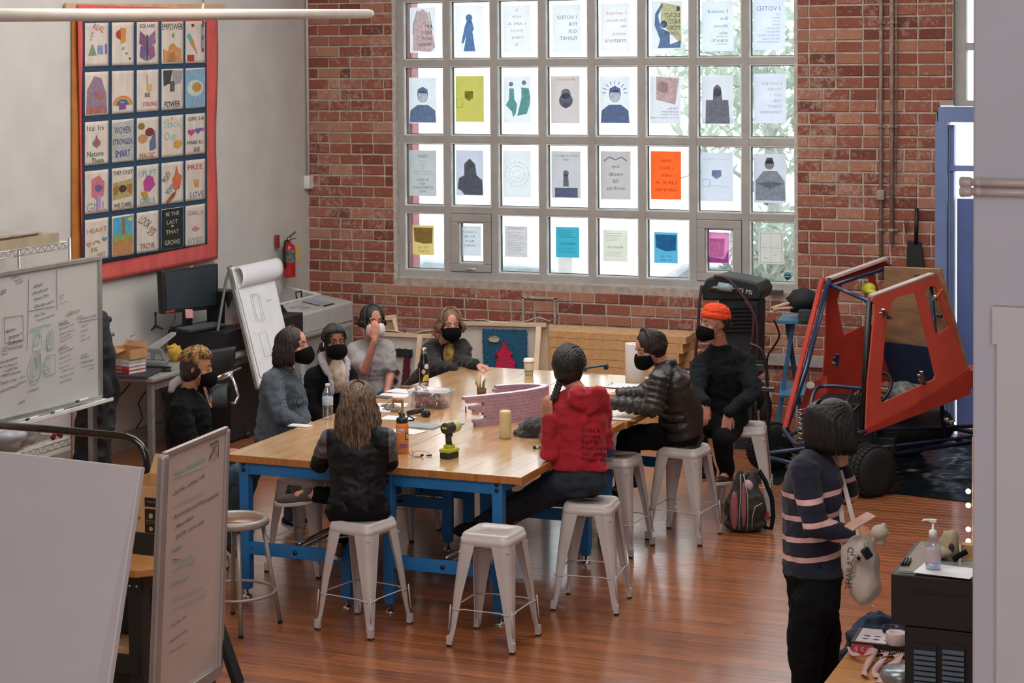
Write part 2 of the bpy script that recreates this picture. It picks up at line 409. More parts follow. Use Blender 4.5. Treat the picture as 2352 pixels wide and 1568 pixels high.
def get_brick(L,k):
 if abs(L-CL)<0.012:return BR[('f',k%6)]
 if abs(L-CL/2)<0.008:return BR[('h',k%3)]
 q=round(L,2)
 if q not in cut_cache:cut_cache[q]=brick_mesh(q,int(q*1000))
 return cut_cache[q]
for i,(_,(x0,x1,zz))in enumerate(vis+other):
 me=get_brick(x1-x0,i);dy=rnd.uniform(-0.002,0.002)
 if i<300:
  o=bpy.data.objects.new('brick',me);COL.objects.link(o);o.parent=wall;o.location=((x0+x1)/2,YW+0.012+dy,zz);MW[o]=MW[wall]
 else:rest.add([v.co for v in me.vertices],[tuple(p.vertices)for p in me.polygons],Matrix.Translation(((x0+x1)/2,YW+0.012+dy,zz)))
def brick_rest_mat():
 m=M_brick.copy();m.name='red_brick_joined';n=m.node_tree.nodes;l=m.node_tree.links
 gp=[k for k in n if k.type=='NEW_GEOMETRY'][0];wn_=[k for k in n if k.type=='TEX_WHITE_NOISE'][0]
 l.new(gp.outputs['Random Per Island'],wn_.inputs[0]);return m
obj('brickwork',rest,brick_rest_mat(),wall,kind='stuff')
M_ledge=mat('painted_ledge','a39a97',0.8,var=0.08,vscale=12)
b=MB();zt_,zb_=Z_(1790,812),Z_(1790,838)
b.box(((X_(1560)+DX0)/2,YW-0.02,(zt_+zb_)/2),(DX0-X_(1560),0.05,zt_-zb_));obj('baseboard_back',b,M_ledge,bevel=0.004,kind='structure')
M_trimw=mat('worn_trim','ada296',0.85,var=0.2,vscale=30)
b=MB()
fx0,fx1,fz1,fz0=X_(1203,720),X_(1276,720),Z_(1240,683),Z_(1240,800)
b.box((fx0,YW-0.012,(fz0+fz1)/2),(0.022,0.02,fz1-fz0));b.box((fx1,YW-0.012,(fz0+fz1)/2),(0.022,0.02,fz1-fz0));b.box(((fx0+fx1)/2,YW-0.012,fz1),(fx1-fx0+0.022,0.02,0.022))
obj('trim_1',b,M_trimw,kind='structure')
b=MB().box((XC+0.012,12.5,0.07),(0.024,7.4,0.14));obj('baseboard_left',b,mat('pale_baseboard','8d8377',0.7),kind='structure')
M_alu=mat('grey_window_frame','a9a6a2',0.5,var=0.05,vscale=5)
M_bead=mat('white_glazing_bead','d6dad8',0.5)
M_seal=mat('dark_seal','3a4442',0.7)
M_glass=glass_mat('window_glass')
win=obj('window_1',MB().box(((WX0+WX1)/2,YW+0.21,WZ0+0.02),(WX1-WX0-0.01,0.16,0.04)),M_alu,kind='structure',bevel=0.004)
colL=[919.8,1030.5,1137,1249.7,1361.7,1478.8,1593.7,1715];
gx=[X_(p,300)for p in colL];pitch=(gx[-1]-gx[0])/7;gx=[gx[0]+i*pitch for i in range(8)]
MUL=0.066
rows=[(3.4,138.0),(152.7,311.6),(327.6,473.2),(488.0,621.0)]
rz=[(Z_(926,a),Z_(926,c))for a,c in rows]
rz=[(rz[0][1]+2*(rz[0][0]-rz[0][1])+0.07,rz[0][0]+0.065)]+rz
WZT=rz[0][0]
b=MB();FY=YW+0.13
b.box(((WX0+WX1)/2,FY,(WZ0+rz[-1][1])/2),(WX1-WX0-0.004,0.115,rz[-1][1]-WZ0-0.002))
b.box(((WX0+WX1)/2,FY,WZT+0.06),(WX1-WX0-0.004,0.115,0.12))
b.box(((WX0+gx[0])/2,FY,(WZ0+WZT)/2),(gx[0]-WX0,0.12,WZT-WZ0));gxe=gx[-1]+pitch-MUL
b.box(((WX1+gxe)/2,FY,(WZ0+WZT)/2),(WX1-gxe,0.12,WZT-WZ0))
obj('window_frame',b,M_alu,win,bevel=0.004)
b=MB()
for x in(WX0+0.012,WX1-0.012):b.box((x,YW+0.1,(WZ0+WZT)/2),(0.03,0.19,WZT-WZ0+0.06))
b.box(((WX0+WX1)/2,YW+0.103,WZ0-0.004),(WX1-WX0+0.036,0.188,0.035));obj('reveal',b,mat('painted_reveal','bcb8b0',0.8,var=0.1,vscale=20),win)
for i in range(1,8):obj('mullion',MB().box((gx[i]-MUL/2,FY,(WZ0+WZT)/2),(MUL,0.11,WZT-WZ0-0.02)),M_alu,win,bevel=0.003)
for k in range(len(rz)-1):
 zt2,zb2=rz[k][1],rz[k+1][0]
 obj('transom',MB().box(((WX0+WX1)/2,FY,(zt2+zb2)/2),(WX1-WX0-0.03,0.10,zt2-zb2)),M_alu,win,bevel=0.003)
bd=MB();sl=MB()
def ring(mb,x0,x1,z0,z1,t,y0,y1):
 for(a,c,d,e)in((x0,x1,z0,z0+t),(x0,x1,z1-t,z1),(x0,x0+t,z0+t,z1-t),(x1-t,x1,z0+t,z1-t)):
  mb.box(((a+c)/2,(y0+y1)/2,(d+e)/2),(c-a,y1-y0,e-d))
CELL={}
for k,(za,zb2)in enumerate(rz):
 for i in range(8):
  x0,x1=gx[i],gx[i]+pitch-MUL;z0,z1=zb2,za
  if k==4 and i in(1,6):
   b=MB();ring(b,x0+0.004,x1-0.004,z0+0.004,z1-0.004,0.075,FY-0.07,FY+0.05)
   cs=obj('casement',b,M_alu,win,bevel=0.006)
   b=MB();b.tube([((x0+x1)/2-0.05,FY-0.075,z0+0.03),((x0+x1)/2+0.02,FY-0.085,z0+0.035),((x0+x1)/2+0.05,FY-0.08,z0+0.028)],0.007,6)
   b.box(((x0+x1)/2+0.03,FY-0.07,z0+0.032),(0.05,0.02,0.018));obj('latch',b,M_bead,cs)
   x0+=0.08;x1-=0.08;z0+=0.08;z1-=0.08
  ring(bd,x0,x1,z0,z1,0.012,FY-0.045,FY+0.02);ring(sl,x0+0.012,x1-0.012,z0+0.012,z1-0.012,0.006,FY-0.012,FY+0.02)
  obj('pane',MB().box(((x0+x1)/2,FY+0.012,(z0+z1)/2),(x1-x0-0.02,0.006,z1-z0-0.02)),M_glass,win)
  CELL[(k,i)]=(x0,x1,z0,z1)
obj('glazing_bead',bd,M_bead,win,kind='stuff');obj('glazing_seal',sl,M_seal,win,kind='stuff')
b=MB().box((X_(1783,668),YW-0.045,Z_(1783,668)),(X_(1801,668)-X_(1765,668),0.05,0.028));
obj('sill_catch',b,M_seal,win,bevel=0.004)
w2=obj('window_2',MB().box((W2X0+0.65,FY,W2Z0+0.02),(1.3,0.14,0.05)),M_alu,kind='structure')
b=MB();b.box((W2X0+0.05,FY,(W2Z0+WZT)/2),(0.10,0.12,WZT-W2Z0));b.box((W2X0+0.65,FY,Z_(2220,107)),(1.3,0.11,0.065));b.box((W2X0+0.65,FY,WZT),(1.3,0.12,0.1));b.box((W2X0+1.25,FY,(W2Z0+WZT)/2),(0.10,0.12,WZT-W2Z0))
obj('window_frame',b,M_alu,w2,bevel=0.003)
zm=Z_(2220,107)
for z0,z1 in((W2Z0+0.05,zm-0.03),(zm+0.03,WZT)):obj('pane',MB().box((W2X0+0.65,FY+0.01,(z0+z1)/2),(1.12,0.006,z1-z0)),M_glass,w2)
M_blue=mat('blue_door_paint','6f85b4',0.5,var=0.06,vscale=4);M_blued=mat('blue_door_panel','5a6ea6',0.5,var=0.05)
dh=Z_(2155,247)
dr=obj('door_1',MB().box((DX0+0.62,YW+0.10,0.99),(0.92,0.05,1.98)),M_blued,kind='structure',bevel=0.004)
b=MB();b.box((DX0+0.045,YW+0.05,(dh-0.12)/2),(0.10,0.2,dh-0.12));b.box((DX0+0.6,YW+0.05,dh-0.06),(1.16,0.2,0.13));b.box((DX0+1.12,YW+0.05,dh/2),(0.1,0.2,dh))
zt3=Z_(2200,387);b.box((DX0+0.6,YW+0.07,zt3),(1.05,0.12,0.05));b.box((DX0+0.125,YW+0.09,(dh-0.1)/2),(0.035,0.12,dh-0.2))
obj('door_frame',b,M_blue,dr,bevel=0.004)
obj('transom_pane',MB().box((DX0+0.62,YW+0.1,(zt3+dh-0.12)/2),(0.92,0.006,dh-0.14-zt3)),M_glass,dr)
obj('push_bar',MB().box((DX0+0.33,YW+0.045,1.25),(0.03,0.04,1.6)),M_seal,dr,bevel=0.004)
#  workbenches and stools
ZT=0.86
M_bench=None
def maple_mat():
 m=bpy.data.materials.new('maple_butcher_block');m.use_nodes=True;n=m.node_tree.nodes;l=m.node_tree.links;b=n['Principled BSDF']
 tc=n.new('ShaderNodeTexCoord');mp=n.new('ShaderNodeMapping');mp.inputs['Scale'].default_value=(22,1.2,22);l.new(tc.outputs['Object'],mp.inputs[0])
 wv=n.new('ShaderNodeTexNoise');wv.inputs['Scale'].default_value=1.6;wv.inputs['Detail'].default_value=4;l.new(mp.outputs[0],wv.inputs['Vector'])
 rp=n.new('ShaderNodeValToRGB');e=rp.color_ramp.elements;e[0].position=0.32;e[0].color=srgb('b08450');e[1].position=0.7;e[1].color=srgb('cba67a');l.new(wv.outputs['Fac'],rp.inputs[0])
 n2=n.new('ShaderNodeTexNoise');n2.inputs['Scale'].default_value=2.2;n2.inputs['Detail'].default_value=3;l.new(tc.outputs['Object'],n2.inputs['Vector'])
 hs=n.new('ShaderNodeHueSaturation');mr=n.new('ShaderNodeMapRange');mr.inputs[3].default_value=0.82;mr.inputs[4].default_value=1.18;l.new(n2.outputs['Fac'],mr.inputs[0]);l.new(mr.outputs[0],hs.inputs['Value']);l.new(rp.outputs[0],hs.inputs['Color']);l.new(hs.outputs[0],b.inputs['Base Color'])
 m4=n.new('ShaderNodeMapRange');b.inputs['Coat Weight'].default_value=0.9;b.inputs['Coat Roughness'].default_value=0.14;m4.inputs[3].default_value=0.25;m4.inputs[4].default_value=0.40;l.new(n2.outputs['Fac'],m4.inputs[0]);l.new(m4.outputs[0],b.inputs['Roughness'])
 return m
M_top=maple_mat();M_edge=mat('varnished_wood_edge','b0713a',0.45,var=0.12,vscale=6,stretch=(6,1,1))
M_steel_blue=mat('blue_powder_coat','1e6aa6',0.42,var=0.06,vscale=6)
M_bolt=mat('black_bolt','101214',0.4)
M_chrome=mat('chrome','d8dadc',0.14,metal=1.0,var=0.02)
M_darkchrome=mat('brushed_steel','9aa0a4',0.3,metal=1.0)
def workbench(name,x0,x1,y0,y1,label,front=True):
 cx=(x0+x1)/2;t=thing(name,label,'workbench',(cx,(y0+y1)/2,0),0,'blue-legged workbenches pushed together')
 top=MB();TH=0.044
 top.cur=1;top.box((cx,(y0+y1)/2,ZT-TH/2-0.001),(x1-x0,y1-y0,TH-0.002))
 top.cur=0;top.box((cx,(y0+y1)/2,ZT-0.003),(x1-x0-0.001,y1-y0-0.001,0.006))
 obj('tabletop',top,[M_top,M_edge],t,bevel=0.002)
 lx=(x0+0.11,x1-0.155)if True else None
 ly=(y0+0.045,y1-0.30)
 for y in ly:
  for i,x in enumerate(lx):
   b=MB();b.box((x,y,(ZT-TH+0.09)/2),(0.062,0.062,ZT-TH-0.09));b.box((x,y,0.10),(0.054,0.054,0.10))
   lg=obj('leg',b,M_steel_blue,t,bevel=0.004)
   b=MB();b.lathe([(0.007,0.06),(0.007,0.02),(0.012,0.018),(0.03,0.006),(0.032,0.0),(0,0)][::-1],Matrix.Translation((x,y,0)),14)
   obj('levelling_foot',b,M_chrome,lg)
   b=MB()
   for z in(ZT-TH-0.045,ZT-TH-0.012):
    b.lathe([(0.013,0.0),(0.012,0.006),(0.007,0.009),(0,0.009)],basis(z=(0,-1,0),o=(x,y-0.031,z)),10)
   obj('bolt',b,M_bolt,lg)
  b=MB();b.box((cx-0.02,y-0.012,ZT-TH-0.035),(lx[1]-lx[0]-0.055,0.03,0.07));obj('top_rail',b,M_steel_blue,t,bevel=0.003)
  zr=0.30
  b=MB();b.box((cx-0.02,y-0.01,zr),(lx[1]-lx[0]-0.055,0.028,0.075));rl=obj('lower_rail',b,M_steel_blue,t,bevel=0.003)
  b=MB()
  for xx in(cx-0.02,):
   b.lathe([(0.014,0),(0.013,0.006),(0,0.008)],basis(z=(0,-1,0),o=(xx,y-0.025,zr)),10)
  for xx in(lx[0]+0.05,lx[1]-0.05):b.lathe([(0.005,0),(0.005,0.002),(0,0.002)],basis(z=(0,-1,0),o=(xx,y-0.025,zr)),8)
  obj('bolt',b,M_bolt,rl)
 for dz,r in((0.34,0.013),(0.305,0.009)):
  obj('stringer',MB().tube([(cx-0.02,ly[0]+0.02,dz),(cx-0.02,ly[1]-0.02,dz)],r,8),M_darkchrome,t)
 for x in lx:obj('side_rail',MB().box((x+0.02,(ly[0]+ly[1])/2,ZT-TH-0.03),(0.025,ly[1]-ly[0]-0.06,0.055)),M_steel_blue,t)
 return t
TX0,TXS,TX1=-5.905,-4.965,-4.012
TY0,TYM,TY1=10.222,12.045,13.86
workbench('workbench',TX0,TXS-0.002,TY0,TYM-0.002,'workbench at the front left under the phone and the empty half of the top')
workbench('workbench',TXS+0.002,TX1,TY0+0.01,TYM-0.002,'workbench at the front right carrying the power drill and foam model')
workbench('workbench',TX0+0.0,TXS-0.002,TYM+0.004,TY1,'workbench at the back left carrying the black steel bottle')
workbench('workbench',TXS+0.002,TX1+0.02,TYM+0.008,TY1-0.02,'workbench at the back right carrying the paper towel roll')
M_stool=mat('grey_powder_coated_steel','bdb3b0',0.38,var=0.05,vscale=5,coat=0.2)
M_rubber=mat('black_rubber','15181a',0.8)
def rsq(h,r,z,n=4):
 pts=[]
 for cx,cy,a0 in((h-r,h-r,0),(-(h-r),h-r,90),(-(h-r),-(h-r),180),(h-r,-(h-r),270)):
  for k in range(n*2):a=math.radians(a0+90*k/(n*2-1));pts.append((cx+r*math.cos(a),cy+r*math.sin(a),z))
 return pts
def make_stool(label,group):
 t=thing('metal_stool',label,'stool',group=group);zs=0.6218
 b=MB();N=32
 slot=[]
 for k in range(N):
  p=rsq(0.135,0.05,zs)[k];a=math.atan2(p[1],p[0]);c,s=math.cos(a),math.sin(a)
  slot.append((max(-1,min(1,c*1.25))*0.038,s*0.0095,zs-0.0005))
 rings=[[(x,y,zs-0.03)for x,y,z in slot],slot,rsq(0.118,0.04,zs-0.004),rsq(0.124,0.04,zs+0.0005),rsq(0.134,0.042,zs-0.003),rsq(0.1415,0.044,zs-0.012),rsq(0.145,0.045,zs-0.03),rsq(0.1475,0.045,zs-0.031),rsq(0.150,0.045,zs-0.068),rsq(0.147,0.043,zs-0.069)]
 vs=[p for r in rings for p in r]
 fs=[(i*N+k,i*N+(k+1)%N,(i+1)*N+(k+1)%N,(i+1)*N+k)for i in range(len(rings)-1)for k in range(N)]
 b.add(vs,fs,None,True);obj('seat',b,M_stool,t,local=True)
 for q in range(4):
  R=Matrix.Rotation(q*PI/2,4,'Z')
  zz=[zs-0.06,0.30,0.10,0.03];ho=[0.150,0.1745,0.187,0.1965];w=[0.100,0.062,0.036,0.030];rr=[0.045,0.03,0.02,0.015]
  outer=[];
  for z,h,ww,r in zip(zz,ho,w,rr):
   ring=[(h-ww,h,z)]
   for k in range(5):a=math.radians(90-90*k/4);ring.append((h-r+r*math.cos(a),h-r+r*math.sin(a),z))
   ring.append((h,h-ww,z))
   inn=[(h-0.005,h-ww,z)]
   ri=max(r-0.005,0.003)
   for k in range(5):a=math.radians(90*k/4);inn.append((h-0.005-ri+ri*math.cos(a),h-0.005-ri+ri*math.sin(a),z))
   inn.append((h-ww,h-0.005,z));outer.append(ring+inn)
  n=len(outer[0]);b=MB(R);vs=[p for r in outer for p in r]
  fs=[(i*n+(k+1)%n,i*n+k,(i+1)*n+k,(i+1)*n+(k+1)%n)for i in range(3)for k in range(n)]+[tuple(3*n+k for k in range(n)),tuple(range(n))[::-1]]
  b.add(vs,fs)
  h=0.186
  b.tube([(0.181,0.181,0.23),(0.190,0.190,0.09)],0.004,6)
  b.box((0.186,0.186,0.034),(0.028,0.028,0.05))
  lg=obj('leg',b,M_stool,t,local=True)
  obj('rubber_foot',MB(R).box((0.187,0.187,0.007),(0.027,0.027,0.014)),M_rubber,lg,local=True,bevel=0.003)
  zb=0.205
  b=MB(R);b.tube([(-0.165,0.176,zb),(-0.125,0.176,zb),(-0.11,0.176,zb+0.004),(0.11,0.176,zb+0.004),(0.125,0.176,zb),(0.165,0.176,zb)],[0.011,0.009,0.006,0.006,0.009,0.011],6,sq=0.5)
  obj('footrest',b,M_stool,t,local=True)
 b=MB();zc=0.515;b.bar((-0.145,-0.145,zc),(0.145,0.145,zc+0.02),0.016,0.006);b.bar((-0.145,0.145,zc),(0.145,-0.145,zc+0.02),0.016,0.006)
 obj('cross_brace',b,M_stool,t,local=True)
 return t
STG='grey metal stools around the workbenches'
STOOLS=[(-4.075,9.969,-1.0,'empty grey metal stool in front, slot in the seat visible'),(-4.865,9.952,-11.0,'grey metal stool under the person in the varsity jacket'),(-3.817,10.861,6.5,'grey metal stool under the person in the red hoodie'),(-3.785,12.634,-5.4,'grey metal stool under the person in the puffer jacket'),(-4.11,12.16,-4.0,'empty grey metal stool half hidden behind the red hoodie'),(-3.60,13.52,12.0,'grey metal stool under the person in the orange beanie'),(-5.765,10.99,-3.0,'empty grey metal stool under the left workbench behind the crossed foot'),(-5.60,12.05,-6.0,'grey metal stool standing deep under the back left workbench'),(-6.33,12.55,4.0,'grey metal stool under the person in the ribbed sweater'),(-6.45,10.95,8.0,'grey metal stool under the person in the black hoodie'),(-4.9,14.15,3.0,'grey metal stool on the far side of the workbenches')]
st0=make_stool(STOOLS[0][3],STG);st_all=[st0]
for i,(x,y,a,lb)in enumerate(STOOLS):
 s=st0 if i==0 else copy_tree(st0)
 s.matrix_world=Matrix.Translation((x,y,0))@Matrix.Rotation(math.radians(a),4,'Z');s['label']=lb
M_gst=mat('grey_tubular_steel','9c948c',0.4,metal=0.3,var=0.06);M_hard=mat('brown_hardboard','7a5238',0.35,var=0.1,vscale=5,coat=0.3)
t=thing('round_stool','round tubular steel stool with brown hardboard seat beside the small whiteboard','stool',(-5.545,9.70,0),math.radians(8))
b=MB();b.lathe([(0.155,0.612),(0.165,0.625),(0.182,0.622),(0.190,0.61),(0.190,0.588),(0.182,0.582),(0.17,0.582)],None,32);obj('seat_rim',b,M_gst,t,local=True)
obj('seat',MB().lathe([(0.0,0.600),(0.165,0.600),(0.168,0.616),(0.0,0.617)],None,32),M_hard,t,local=True)
for k in range(4):
 a=PI/4+k*PI/2-0.32;c,s=math.cos(a),math.sin(a)
 lg=obj('leg',MB().tube([(0.15*c,0.15*s,0.59),(0.245*c,0.245*s,0.012)],0.0125,10),M_gst,t,local=True)
 obj('rubber_foot',MB().lathe([(0.014,0),(0.015,0.012),(0.013,0.02)],Matrix.Translation((0.246*c,0.246*s,0)),10),M_rubber,lg,local=True)
obj('foot_ring',MB().tube([(0.222*math.cos(2*PI*k/28),0.222*math.sin(2*PI*k/28),0.20)for k in range(28)],0.009,8,closed=True),M_gst,t,local=True)
#  people
from mathutils import noise
RV=Vector((0.92,0.39,0)).normalized();CV=Vector((-0.39,0.92,0)).normalized();UP=Vector((0,0,1))
def dirv(a,b,c=0.0):return(RV*a+CV*b+UP*c).normalized()
def skin_mat(name,col,col2):return mat(name,col,0.55,var=0.06,vscale=18,col2=col2,bump=0.08,bscale=220)
M_sk_l=skin_mat('light_skin','c9937a','b97f68');M_sk_m=skin_mat('tan_skin','b98164','a56f54');M_sk_d=skin_mat('brown_skin','94603f','7f5035')
M_sk_r=skin_mat('rosy_skin','c08672','ae7260')
M_eyew=mat('eye_white','a39a92',0.4);M_iris=mat('dark_iris','20140f',0.2)
def remesh(o,vox,smooth=2,fac=0.5):
 k=o.modifiers.new('r','REMESH');k.mode='VOXEL';k.voxel_size=vox;k.use_smooth_shade=True
 s=o.modifiers.new('s','SMOOTH');s.factor=fac;s.iterations=smooth
 fin_mesh(o);return o
def folds(o,amp,freq,stretch=(1,1,1),seed=0.0,ribs=None):
 me=o.data;n=len(me.vertices);co=np.empty(n*3);me.vertices.foreach_get('co',co);co=co.reshape(-1,3)
 no=np.array([tuple(v.normal)for v in me.vertices]);d=np.zeros(n)
 for i in range(n):
  p=co[i];q=Vector((p[0]*freq*stretch[0]+seed,p[1]*freq*stretch[1],p[2]*freq*stretch[2]))
  a=noise.noise(q);c=noise.noise(q*2.1+Vector((3,1,7)));d[i]=(1-abs(a)*3.4)*0.6+(0.5-abs(c)*2.6)*0.55
 co=co+no*(d*amp)[:,None]
 if ribs:pass
 me.vertices.foreach_set('co',co.ravel());me.update()
def loftM(mb,rings,n=20):
 """rings: (centre, lateral, halfwidth, halfdepth)"""
 vs=[];N=len(rings)
 for i,(c,lat,w,d)in enumerate(rings):
  c=Vector(c);a=Vector(rings[min(i+1,N-1)][0])-Vector(rings[max(i-1,0)][0]);a.normalize()
  lat=(lat-a*lat.dot(a)).normalized();dp=a.cross(lat)
  for k in range(n):
   t=2*PI*k/n;vs.append(c+lat*(w*math.cos(t))+dp*(d*math.sin(t)))
 fs=[(i*n+k,i*n+(k+1)%n,(i+1)*n+(k+1)%n,(i+1)*n+k)for i in range(N-1)for k in range(n)]
 fs+=[tuple(range(n-1,-1,-1)),tuple((N-1)*n+k for k in range(n))]
 mb.add(vs,fs,None,True)
def head_frame(c,f,roll=0.0):
 f=Vector(f).normalized();r=f.cross(UP).normalized();u=r.cross(f)
 if roll:q=Matrix.Rotation(roll,3,f);r=q@r;u=q@u
 m=Matrix((r,f,u)).transposed().to_4x4();m.translation=Vector(c);return m
def add_head(mb,M):
 mb.ell((0,-0.008,0.02),(0.074,0.092,0.092),M,20,14);mb.ell((0,0.026,-0.03),(0.0585,0.062,0.086),M,20,14)
 mb.ell((0,0.055,-0.085),(0.028,0.028,0.024),M)
 mb.cap(M@Vector((0,0.084,0.008)),M@Vector((0,0.100,-0.030)),0.007,0.012)
 for s in(-1,1):
  mb.ell((s*0.074,-0.004,-0.008),(0.009,0.017,0.028),M@Matrix.Rotation(s*-0.25,4,'Z'))
  mb.cap(M@Vector((s*0.012,0.078,0.022)),M@Vector((s*0.045,0.064,0.022)),0.0085,0.006)
  mb.ell((s*0.030,0.070,0.0085),(0.016,0.010,0.006),M);mb.ell((s*0.042,0.052,-0.028),(0.02,0.02,0.018),M);mb.ell((s*0.010,0.088,-0.034),(0.007,0.008,0.006),M)
 mb.cap(M@Vector((-0.018,0.083,-0.062)),M@Vector((0.018,0.083,-0.062)),0.006)
def add_hand(mb,w,d,n,side,curl=0.35,spread=0.10,k=1.0,thumb=0.7):
 """w wrist, d direction of the fingers, n back-of-hand normal, side +1/-1 where the thumb is along d x n"""
 w=Vector(w);d=Vector(d).normalized();n=Vector(n);n=(n-d*n.dot(d)).normalized();x=d.cross(n)*side
 L=(0.075,0.083,0.077,0.060);off=(0.029,0.010,-0.010,-0.028)
 mb.cap(w-d*0.02,w+d*0.02*k,0.024*k,0.022*k)
 for i in range(4):
  kn=w+d*(0.085-abs(off[i]-0.01)*0.25)*k+x*off[i]*k
  mb.cap(w+d*0.02*k+x*off[i]*0.7*k,kn,0.0125*k,0.0105*k)
  a=curl*0.6;p=kn;dd=(d+x*off[i]*spread*8).normalized();r=0.0092*k
  for j,fr in enumerate((0.45,0.31,0.24)):
   v=(dd*math.cos(a)-n*math.sin(a));q=p+v*L[i]*fr*k;mb.cap(p,q,r,r*0.92,8);p=q;r*=0.93;a+=curl
 b0=w+d*0.025*k+x*0.022*k;t1=b0+(d*0.55+x*0.75*thumb-n*0.35).normalized()*0.038*k;t2=t1+(d*0.85+x*0.35*thumb-n*0.3).normalized()*0.030*k;t3=t2+(d-n*0.3).normalized()*0.022*k
 mb.chain([w+d*0.01*k,b0,t1,t2,t3],[0.018*k,0.0145*k,0.011*k,0.0098*k,0.0085*k],8)
def mask_mesh(M,white=False):
 mb=MB()
 def fn(u,v):
  a=(u*2-1);b=v*2-1;ph=a*1.22;hgt=0.054*(1-0.45*a*a);z=-0.066+b*hgt+0.006*(1-a*a)*(b>0)*b
  ext=(1-a*a)**0.5 if abs(a)<1 else 0
  r=0.089+0.040*ext*(1-0.6*b*b)+0.006*max(0,1-abs(a)*6)
  if b<-0.5:r-=0.012*(-b-0.5)*2*ext
  return M@Vector((math.sin(ph)*r*0.80,0.008+math.cos(ph)*r,z))
 return mb.grid(19,11,fn)
HAIRS={}
def hair_mesh(M,locks,seed,spread=1.0,wave=0.0,r0=0.0055,face=58,cap=True,front_len=0.05,back_len=0.2,bangs=False,gravity=UP,pull=0.0,puff=1.0,capr=1.0,flare=0.0,cutz=None,pulled=None,side_ph=94):
 r=random.Random(seed);mb=MB()
 if cap:
  mb.ell((0,-0.014,0.018),(0.080*capr,0.096*capr,0.099*capr),M,24,16);mb.ell((0,-0.034,-0.02),(0.076*capr,0.076*capr,0.083*capr),M,20,12)
 cc=Vector((0,-0.014,0.015));Mi=M.to_3x3();E3=Vector((0.085,0.101,0.104))
 for i in range(locks):
  if pulled is not None:
   th=math.radians(r.uniform(-180,180));ph=math.radians(r.uniform(48,62)if abs(th)<0.9 else r.uniform(60,95));a=Vector((math.sin(th)*math.sin(ph),math.cos(th)*math.sin(ph),math.cos(ph)));e=Vector(pulled).normalized();pts=[]
   for j in range(9):
    f=j/8;v=a.lerp(e,f);v=v+Vector((0,0,0.25*math.sin(f*PI)))if a.y>0 else v;v.normalize();jr=1.0+r.uniform(0,0.02)*puff;pts.append(M@(cc+Vector((v.x*E3.x,v.y*E3.y,v.z*E3.z))*jr))
   mb.tube(pts,[r0*1.3]*8+[r0*0.5],5);continue
  th=r.uniform(-180,180);bang=bangs and abs(th)<face
  if abs(th)<face and not bangs:th=math.copysign(face+abs(r.gauss(0,12)),th)
  t=math.radians(th);k=(abs(th)-face)/(180-face)if abs(th)>face else 0.0
  L=front_len+(back_len-front_len)*min(1,k*2.2);L*=r.uniform(0.85,1.06)
  if bang:L=0.0
  pts=[];ph0=r.uniform(2,45);phe=r.uniform(50,64)if bang else side_ph
  jr=1.0+r.uniform(0.0,0.045)*puff;sd=math.copysign(1,th)*PI/2
  for j in range(8):
   f=j/7;ph=math.radians(ph0+(phe-ph0)*f);tt=t if bang else sd+(t-sd)*min(1,f*1.15)
   v=Vector((math.sin(tt)*math.sin(ph)*E3.x,math.cos(tt)*math.sin(ph)*E3.y,math.cos(ph)*E3.z))*jr;v.x*=1+flare*f*f;v.y*=1+flare*f*f*(0.6 if v.y>0 else 1)
   if wave:v+=Vector((r.uniform(-1,1),r.uniform(-1,1),r.uniform(-1,1)))*wave*0.4
   pts.append(M@(cc+v))
  if cutz is not None:L=max(0.0,pts[-1].z-cutz-r.uniform(0,0.008))
  if L>0.01:
   p=pts[-1];out=Mi@Vector((math.sin(t),math.cos(t),0));n=max(3,int(L/0.03))
   for j in range(n):
    f=(j+1)/n;q=p-gravity*(L*f)+out*(0.012*spread*math.sin(f*2.6)-0.03*pull*f)
    if wave:q+=Vector((math.sin(f*9+i),math.cos(f*8+i*1.7),0))*wave
    pts.append(q)
  m=len(pts);rr=r0*r.uniform(0.75,1.25)
  rs=[rr*(0.8+0.4*math.sin(PI*min(1,j/(m-1)+0.12)))*(1 if j<m-2 else(0.7 if j==m-2 else 0.25))for j in range(m)]
  mb.tube(pts,rs,5,cap=True)
 return mb
def shoe(parent,heel,toe,m_up,m_sole,up=UP,w=0.042,h=0.06,name='shoe'):
 heel=Vector(heel);toe=Vector(toe);f=(toe-heel);L=f.length;M=basis(x=f,z=up-f.normalized()*up.dot(f.normalized()),o=heel)
 b=MB(M);out=[]
 for k in range(20):
  a=2*PI*k/20;cx=L/2+L/2*math.cos(a)*1.04;wy=w*(0.82+0.28*(cx/L))*math.sin(a)
  out.append((cx,wy))
 b.prism(out,0.022,None,-0.004);s=obj(name,b,m_sole,parent,bevel=0.003)
 u=MB(M);u.ell((L*0.25,0,0.035),(L*0.29,w*0.86,0.042));u.ell((L*0.62,0,0.026),(L*0.38,w*0.9,0.032));u.ell((L*0.14,0,0.055),(L*0.16,w*0.78,0.035))
 o=obj('upper',u,m_up,s);remesh(o,0.008,1);return s
M_maskb=mat('black_mask_fabric','090a0c',0.95,var=0.1,vscale=40,spec=0.15);M_maskw=mat('white_mask_fabric','d8d2d0',0.8)
M_rubb=mat('dark_elastic','1a1a1c',0.8)
